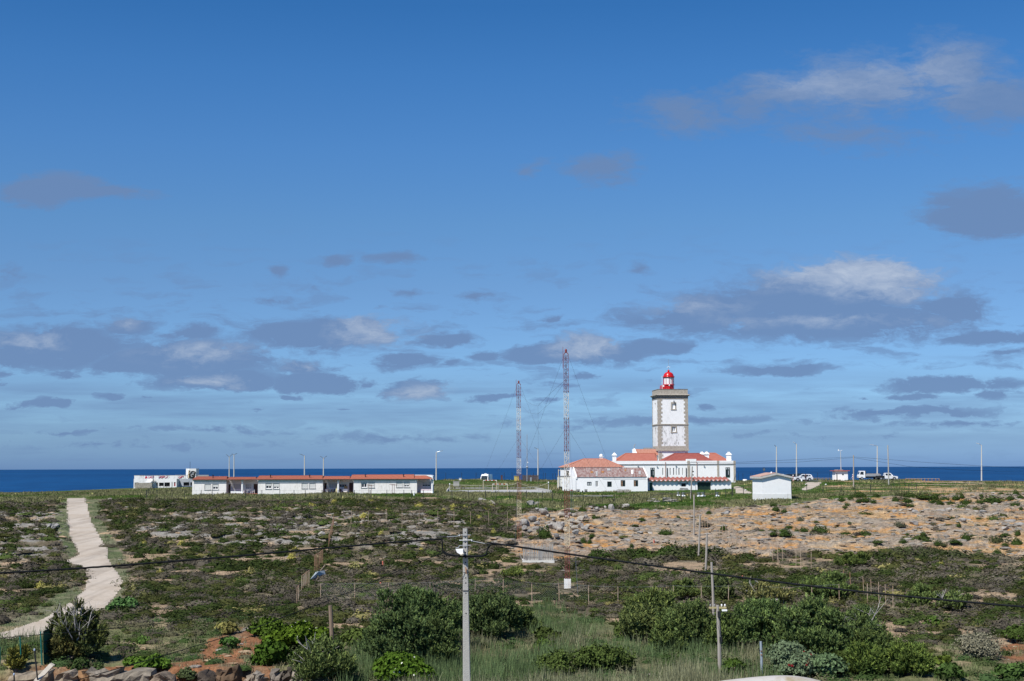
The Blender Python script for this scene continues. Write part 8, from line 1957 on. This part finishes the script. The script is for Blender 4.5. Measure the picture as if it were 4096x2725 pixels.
# ------------------------------------------------------------------ things before the annex, garage and flats
def yard():
    Y = FL
    for u, v, w, h, lb in ((2271,1969,.9,1.0,'small dog kennel with a red roof at the left of the annex wall'),):
        p = gp(2287, 303); g = at(2287, 1971, 303).z; o = thing('dog_kennel', lb, 'kennel', (p.x, p.y, g)); mb = MB(); mb.box(p.x-.3, p.x+.3, p.y-.3, p.y+.4, g-.2, g+.42); mb.build('box', m_trimw, o); mb = MB(); mb.prism([(p.x-.4, g+.42), (p.x+.4, g+.42), (p.x, g+.68)], p.y-.4, p.y+.5); mb.build('roof', m_tile_zig, o); MB().box(p.x-.13, p.x+.13, p.y-.315, p.y-.301, g-.1, g+.32).build('doorway', m_dark, o)
    for u, w, lb in ((2313,.7,'grey concrete kennel, left one of three along the annex wall'),(2330,.75,'white-faced concrete kennel, middle of three along the annex wall'),(2344,.6,'grey concrete kennel with a blue top, right of three along the annex wall')):
        p = gp(u, 303.4); g = at(u, 1971, 303.4).z; o = thing('concrete_kennel', lb, 'kennel', (p.x, p.y, g), group='concrete kennels by the annex'); mb = MB(); mb.box(p.x-w/2, p.x+w/2, p.y-.3, p.y+.4, g-.2, g+.72); mb.build('shell', m_cement if u != 2330 else m_trimw, o); MB().box(p.x-.16, p.x+.16, p.y-.315, p.y-.301, g-.1, g+.42).build('opening', m_dark, o)
    for u, lb in ((2480,'left stack of timber pallets leaning on the annex wall'),(2507,'right stack of timber pallets leaning on the annex wall')):
        p = gp(u, 302); g = at(u, 1973, 302).z; o = thing('pallet', lb, 'pallet', (p.x, p.y, g), group='pallets against the annex'); w = 1.15; h = .78
        for k in range(4): MB().box(p.x-w/2, p.x+w/2, p.y-.06, p.y-.03, g+.04+k*.2, g+.16+k*.2).build('slat', m_wood, o)
        for dx in (-.5, 0, .5): MB().box(p.x+dx-.05, p.x+dx+.05, p.y-.03, p.y+.07, g, g+h).build('bearer', m_woodb, o)
    for i, (u, v, s, lb) in enumerate(((2713,1983,.5,'small white-bottomed urn planter, leftmost in front of the garage'),(2733,1985,.5,'urn planter second from the left in front of the garage'),(2796,1986,.7,'urn planter at the left foot of the garage door'),(2812,1985,.6,'urn planter at the right foot of the garage door'),(2868,1985,.6,'urn planter right of the garage door'))):
        p = gv(u, v+3); g = zg(p); o = thing('urn_planter', lb, 'planter', (p.x, p.y, g), group='concrete planters before the garage'); mb = MB(); mb.lathe((p.x, p.y, g), [(s*.5,.15),(s*.38,.25),(s*.32,.45),(s*.55,.8),(s*.6,.88)], 10); mb.build('bowl', m_steel, o)
        for k in range(3): a = k*2.1; MB().lathe((p.x+s*.5*math.cos(a), p.y+s*.5*math.sin(a), g), [(.02,0),(.15,.08),(.17,.18),(.1,.3)], 8).build('ball_foot', m_trimw, o)
    # stone heap with a dark net
    p = gv(2655, 2008); g = zg(p); o = thing('stone_pile', 'heap of stacked stones under a dark net in the grass', 'pile', (p.x, p.y, g))
    r = random.Random(4)
    for k in range(34):
        a, b = r.uniform(-2.4, 2.4), r.uniform(-.5,.5); h = (1-abs(a)/2.8)*1.1; me = ROCKS[r.randrange(5)]; q = bpy.data.objects.new('stone', me); COL.objects.link(q); q.parent = o; q.location = (a, b, r.uniform(0, h)); s = r.uniform(.18,.38); q.scale = (s*1.4, s, s*.6); q.rotation_euler = (0, 0, r.uniform(-.4,.4))
    mb = MB(); mb.tube([(p.x-2.6,p.y-.6,g+.5),(p.x-1.2,p.y-.6,g+1.25),(p.x+.2,p.y-.6,g+1.45),(p.x+2.6,p.y-.6,g+1.2),(p.x+4.6,p.y-.6,g+1.6)], .035, 4); mb.build('net_rope', m_meshd, o)
    # long tarpaulins, tyres, planks left in the grass
    for u0, u1, v, m_, lb in ((2272,2322,1983,m_black,'black plastic sheet lying in the grass before the annex'),(2270,2445,1987,m_cement,'long grey roofing sheet lying in the grass before the annex')):
        a, b = gv(u0, v), gv(u1, v); mb = MB(); mb.box(a.x, b.x, a.y-.4, a.y+.5, zg(a)+.05, zg(a)+.18); o = mb.build('plastic_sheet' if m_ is m_black else 'roofing_sheet', m_); setp(o, lb, 'sheet')
    for u, lb in ((2306,'black tyre in the grass, leftmost of four'),(2322,'black tyre in the grass, second of four from the left'),(2337,'black tyre in the grass, third of four from the left'),(2419,'black tyre lying apart to the right of three others')):
        a = gv(u, 1992); mb = MB(); n = 16; mb.tube([(a.x+.3*math.cos(6.283*k/n), a.y+.3*math.sin(6.283*k/n), zg(a)+.22) for k in range(n+1)], .13, 6, cap=False); o = mb.build('tyre', m_tyre); setp(o, lb, 'tyre', 'tyres in the grass before the annex')
    for (u, v), lb in (((2938,1900+.2206*155-0),'' ),):
        pass
    for u, v, r_, lb in ((2983,1960,.20,'white round stone in the grass left of the gable hut'),(2939,1929,.25,'white rag caught in the grass right of the building'),(3016,1967,.22,'white ball-like stone beside the gable hut'),(3223,1937,.15,'white litter on the grassy bank below the car park'),(3304,1938,.22,'white bag on the grass beside the sandy track')):
        q = gv(u, v+3); me = ROCKS[1].copy(); me.materials.clear(); me.materials.append(m_trimw); o = bpy.data.objects.new('white_stone', me); COL.objects.link(o); o.location = (q.x, q.y, zg(q)+r_*.7); o.scale = (r_,)*3; setp(o, lb, 'stone', 'white stones and litter in the grass')
    # marker stakes
    for u, v, lb in ((1531,2263,'red marker stake in the heath, upper of a pair'),(1525,2279,'red marker stake in the heath, lower of a pair'),(1522,2350,'red marker stake in the heath near the chain-link fence'),(2616,2174,'red marker stake on the bare sand'),(2971,2322,'red marker stake in the heath below the diagonal fence')):
        q = gv(u, v); mb = MB(); mb.lathe((q.x, q.y, zg(q)-.1), [(.05,0),(.055,.35),(.07,.36),(.05,.46)], 8); o = mb.build('marker_stake', mat('faded_red_cap', (.55,.16,.11), .7)); setp(o, lb, 'stake', 'red marker stakes')
    q = gp(1656, 262); mb = MB(); mb.lathe((q.x, q.y, zg(q)-.1), [(.12,0),(.12,.75),(.05,.85)], 8); o = mb.build('white_bollard', m_trimw); setp(o, 'single white bollard in the long grass before the right-hand flats', 'bollard')
yard()
def washing():
    for k, (u, lb) in enumerate(((1475,'rusty T-shaped washing post, left one before the third flat'),(1485,'rusty T-shaped washing post, second before the third flat'),(1569,'rusty T-shaped washing post, left one of the right pair'),(1577,'rusty T-shaped washing post right of the pair before the third flat'))):
        d = 262+2*k; p = gp(u, d); g = zg(p); o = thing('washing_post', lb, 'washing post', (p.x, p.y, g), group='washing posts before the flats'); MB().tube([(p.x, p.y, g-.2), (p.x, p.y, g+2.0-.15*(k % 2))], .04, 6).build('post', m_rust2, o); MB().tube([(p.x-.55, p.y, g+1.95-.15*(k % 2)), (p.x+.55, p.y, g+1.95-.15*(k % 2))], .035, 5).build('crossbar', m_rust2, o)
washing()
# porch furniture
def furniture():
    F, X, z, r1, r2, v1, v2 = FF
    def chair(u, m, lb, y=.9, rz=0):
        x = X(u, y); q = F.T(x, y, z(1974.2, 1250, y)); o = thing('plastic_chair', lb, 'chair', q, rz, 'plastic chairs on the porches')
        mb = MB(); mb.box(-.24,.24,-.24,.24,.42,.46); lbuild(mb, 'seat', m, o); mb = MB(); mb.box(-.24,.24,.22,.26,.46,.85); lbuild(mb, 'backrest', m, o)
        for a in (-.21,.21):
            for b in (-.21,.21): mb = MB(); mb.box(a-.025,a+.025,b-.025,b+.025,0,.42); lbuild(mb, 'leg', m, o)
            mb = MB(); mb.box(a-.03,a+.03,-.22,.22,.62,.66); lbuild(mb, 'armrest', m, o)
    def table(u, m, lb, y=.9, w=.55):
        x = X(u, y); q = F.T(x, y, z(1974.2, 1250, y)); o = thing('garden_table', lb, 'table', q, 0, 'garden tables on the porches'); mb = MB(); mb.lathe((0,0,.68), [(w,0),(w,.04)], 16); lbuild(mb, 'tabletop', m, o)
        for a in (-.3,.3):
            for b in (-.3,.3): mb = MB(); mb.tube([(a*1.2,b*1.2,0),(a,b,.68)], .025, 5); lbuild(mb, 'leg', m, o)
    m_pg = mat('dark_green_plastic', (.015,.05,.05), .5)
    table(r1(1805), m_trimw, 'white garden table on the first porch'); chair(r1(1862), m_trimw, 'white plastic chair beside the white table on the first porch', rz=-1.2)
    chair(r2(700), m_trimw, 'white plastic chair at the left of the second porch', rz=1.2); chair(r2(790), m_pg, 'dark green plastic chair on the second porch', rz=-1.0); table(r2(742), m_woodb, 'dark brown round table between chairs on the second porch')
    chair(r2(885), mat('brown_plastic', (.14,.04,.03), .6), 'reddish brown chair right of the porch column', rz=.5)
    x = X(r2(948), .9); q = F.T(x, .9, z(1974.2,1250,.9)); o = thing('folded_table', 'white round table top tipped on its side on the second porch', 'table', q); mb = MB(); n = 16; mb.add([(.55*math.cos(math.pi+math.pi*k/(n-1)), yy, .75+.5*math.sin(math.pi+math.pi*k/(n-1))) for yy in (-.03,.03) for k in range(n)], [tuple(range(n)), tuple(range(2*n-1, n-1, -1))]+[(k, k+1, k+1+n, k+n) for k in range(n-1)]+[(n-1, 0, n, 2*n-1)]); lbuild(mb, 'tabletop', m_trimw, o); mb = MB(); mb.tube([(-.35,0,0),(0,0,.4),(.35,0,0)], .03, 5); lbuild(mb, 'leg', m_trimw, o)
    x = X(r2(955), 1.8); q = F.T(x, 1.8, z(1974.2,1250,1.8)); o = thing('cardboard_box', 'tan cardboard box behind the tipped table', 'box', q); mb = MB(); mb.box(-.28,.28,-.2,.2,.9,1.4); lbuild(mb, 'carton', mat('cardboard', (.50,.33,.15), .9), o); mb = MB(); mb.box(-.3,.3,-.22,.22,0,.9); lbuild(mb, 'stand', m_trimw, o)
    x = X(r2(833), .7); q = F.T(x, .7, z(1974.2,1250,.7)); o = thing('folded_parasol', 'furled pale yellow parasol leaning by the second porch column', 'parasol', q); mb = MB(); mb.lathe((0,0,.2), [(.16,0),(.2,.3),(.1,1.1),(.02,1.5)], 8); lbuild(mb, 'canopy', mat('yellow_canvas', (.60,.55,.32), .9), o); mb = MB(); mb.tube([(0,0,0),(0,0,1.9)], .025, 5); lbuild(mb, 'pole', m_steel, o)
    x = X(r1(1738), .9); q = F.T(x, .9, z(1974.2,1250,.9)); o = thing('gas_heater', 'white column heater standing by the first porch column', 'heater', q); mb = MB(); mb.lathe((0,0,0), [(.2,0),(.2,1.2),(.13,1.35),(.13,1.6),(.2,1.7)], 12); lbuild(mb, 'casing', m_trimw, o)
furniture()
# ------------------------------------------------------------------ green fence, gate and beam at the lower left
def green_gate():
    B = lambda x, y, d: at(x/2357*400, 2480+y/1444*245, d)
    def gp_(x0, y0, x1, y1, d, r, lb, capm=None, nm='fence_post'):
        a, b = B(x0, y0, d), B(x1, y1, d); o = thing(nm, lb, 'post', tuple(b), group='green posts at the lower left'); MB().tube([b-Vector((0,0,.3)), a], r, 8).build('shaft', m_gfence if capm is None else m_black, o)
        if capm: MB().lathe(a, [(r*1.1,-.05),(r*1.2,.02),(r*.5,.04)], 8).build('cap', capm, o)
    gp_(0,640,5,1080,73,.035,'green post cut by the left edge of the photograph'); gp_(470,380,520,1140,72,.035,'green post left of the green slatted gate'); gp_(955,270,1000,1035,72,.04,'green hinge post beside the slatted gate')
    gp_(812,700,905,1400,66,.035,'dark leaning post with a pale blue cap', mat('blue_cap', (.35,.45,.6))); gp_(330,1275,350,1500,65,.035,'short dark post with a pale blue cap in the corner', mat('blue_cap', (.35,.45,.6)))
    a, b, c, d_ = B(1015,265,72), B(1245,165,73.4), B(1225,1035,73.4), B(1030,1045,72); o = thing('green_gate', 'dark green slatted metal gate panel standing open by the pine', 'gate', tuple(d_)); n = 9
    for k in range(n):
        t0, t1 = k/n+.004, (k+.86)/n; P = [d_.lerp(c, t0), d_.lerp(c, t1), a.lerp(b, t1), a.lerp(b, t0)]; bk = Vector((0,.03,0)); q = MB(); q.add([tuple(v) for v in P]+[tuple(v+bk) for v in P], [(0,1,2,3),(7,6,5,4),(0,4,5,1),(1,5,6,2),(2,6,7,3),(3,7,4,0)]); q.build('slat', m_gfence, o)
    for t in (.04,.34,.68,.97):
        q = MB(); A_, B_ = a.lerp(d_, t), b.lerp(c, t); q.tube([A_+Vector((0,.06,0)), B_+Vector((0,.06,0))], .03, 4); q.build('rail', m_black, o)
    for t in (.32, .62):
        for s in (.3,.55,.8): q = MB(); A_ = a.lerp(d_, t).lerp(b.lerp(c, t), s); q.box(A_.x-.05, A_.x+.05, A_.y-.02, A_.y-.004, A_.z-.045, A_.z+.035); q.build('slot', m_black, o)
    p0, p1 = B(1235,1045,67.2), B(860,1440,66); o = thing('timber_beam', 'pale squared beam leaning on the cut rock at the lower left', 'beam', tuple(p1)); ax = (p1-p0).normalized(); sd = ax.cross(Vector((0,1,0))).normalized()*.10; dp = Vector((0,.14,0)); vs = []
    for P in (p0, p1): vs += [tuple(P+sd-dp), tuple(P-sd-dp), tuple(P-sd+dp), tuple(P+sd+dp)]
    q = MB(); q.add(vs, [(0,1,2,3),(7,6,5,4),(0,4,5,1),(1,5,6,2),(2,6,7,3),(3,7,4,0)]); q.build('beam', mat('pale_timber', (.52,.47,.38), .85, vary=.15, scale=8), o)
    a, b = B(0,440,70), B(2400,200,66)
green_gate()
# ------------------------------------------------------------------ the white coping in front of the camera
def coping():
    d = 13.0; P = [(2560,2790),(2700,2762),(2857,2725),(2968,2712),(3060,2703),(3135,2700),(3210,2704),(3300,2725),(3420,2770),(3600,2850)]
    o = thing('wall_coping', 'rounded white lichen-stained wall top close to the camera at the bottom right', 'wall', tuple(at(3135, 2720, d))); mb = MB(); n = 7; vs = []
    Q = []
    for (a, b), (c, e) in zip(P, P[1:]):
        for k in range(6): t = k/6; Q.append((a+(c-a)*t, b+(e-b)*t))
    Q.append(P[-1]); V_ = [q[1] for q in Q]; V2 = [sum(V_[max(0,i-3):i+4])/len(V_[max(0,i-3):i+4]) for i in range(len(V_))]
    for (u, _), v in zip(Q, V2):
        p = at(u, v+1, d)
        for k in range(n+1): a = math.pi*k/n; vs.append((p.x, d-.02-.16*math.cos(a), p.z-.09+.09*math.sin(a)))
        vs.append((p.x, d+.14, p.z-3.5)); vs.append((p.x, d-.18, p.z-3.5))
    m = n+3; L_ = len(Q); mb.add(vs, [(i*m+k, i*m+(k+1) % m, (i+1)*m+(k+1) % m, (i+1)*m+k) for i in range(L_-1) for k in range(m)]); mb.build('masonry', plaster('lichen_wash', (.42,.40,.375), (.27,.23,.15), 1.1, streak=False, lo=.42, hi=.62), o, smooth=True)
coping()
# ------------------------------------------------------------------ give look-alikes their own place in the label
def ordinal(n):
    w = 'first second third fourth fifth sixth seventh eighth ninth tenth eleventh twelfth thirteenth fourteenth fifteenth sixteenth seventeenth eighteenth nineteenth'.split(); t = {2:'twent',3:'thirt',4:'fort',5:'fift',6:'sixt',7:'sevent',8:'eight',9:'ninet'}
    if n < 20: return w[n-1]
    a, b = divmod(n, 10); return t[a]+'ieth' if b == 0 else t[a]+'y-'+w[b-1]
def rank(old, new):
    L_ = sorted([o for o in bpy.data.objects if o.parent is None and o.get('label') == old], key=lambda o: o.location.x/o.location.y)
    for i, o in enumerate(L_): o['label'] = new % ordinal(i+1)
rank('grey boulder in the rock heap at the foot of the tall red and white mast', '%s grey boulder from the left in the rock heap behind the tall mast')
rank('dark green cushion shrub on the bare sandy ground below the car park', '%s dark green cushion shrub from the left on the bare ground right of the mast')
rank('yellow-green flowering spurge cushion among the dark heath', '%s yellow flowering cushion from the left in the dark heath')
rank('weathered grey limestone block of the broken ledges on the bare ground', '%s grey limestone block from the left of the ledges on bare ground')
rank('large dark mound of heath at the lower edge of the bare sand', '%s large dark heath mound from the left along the lower edge of the sand')
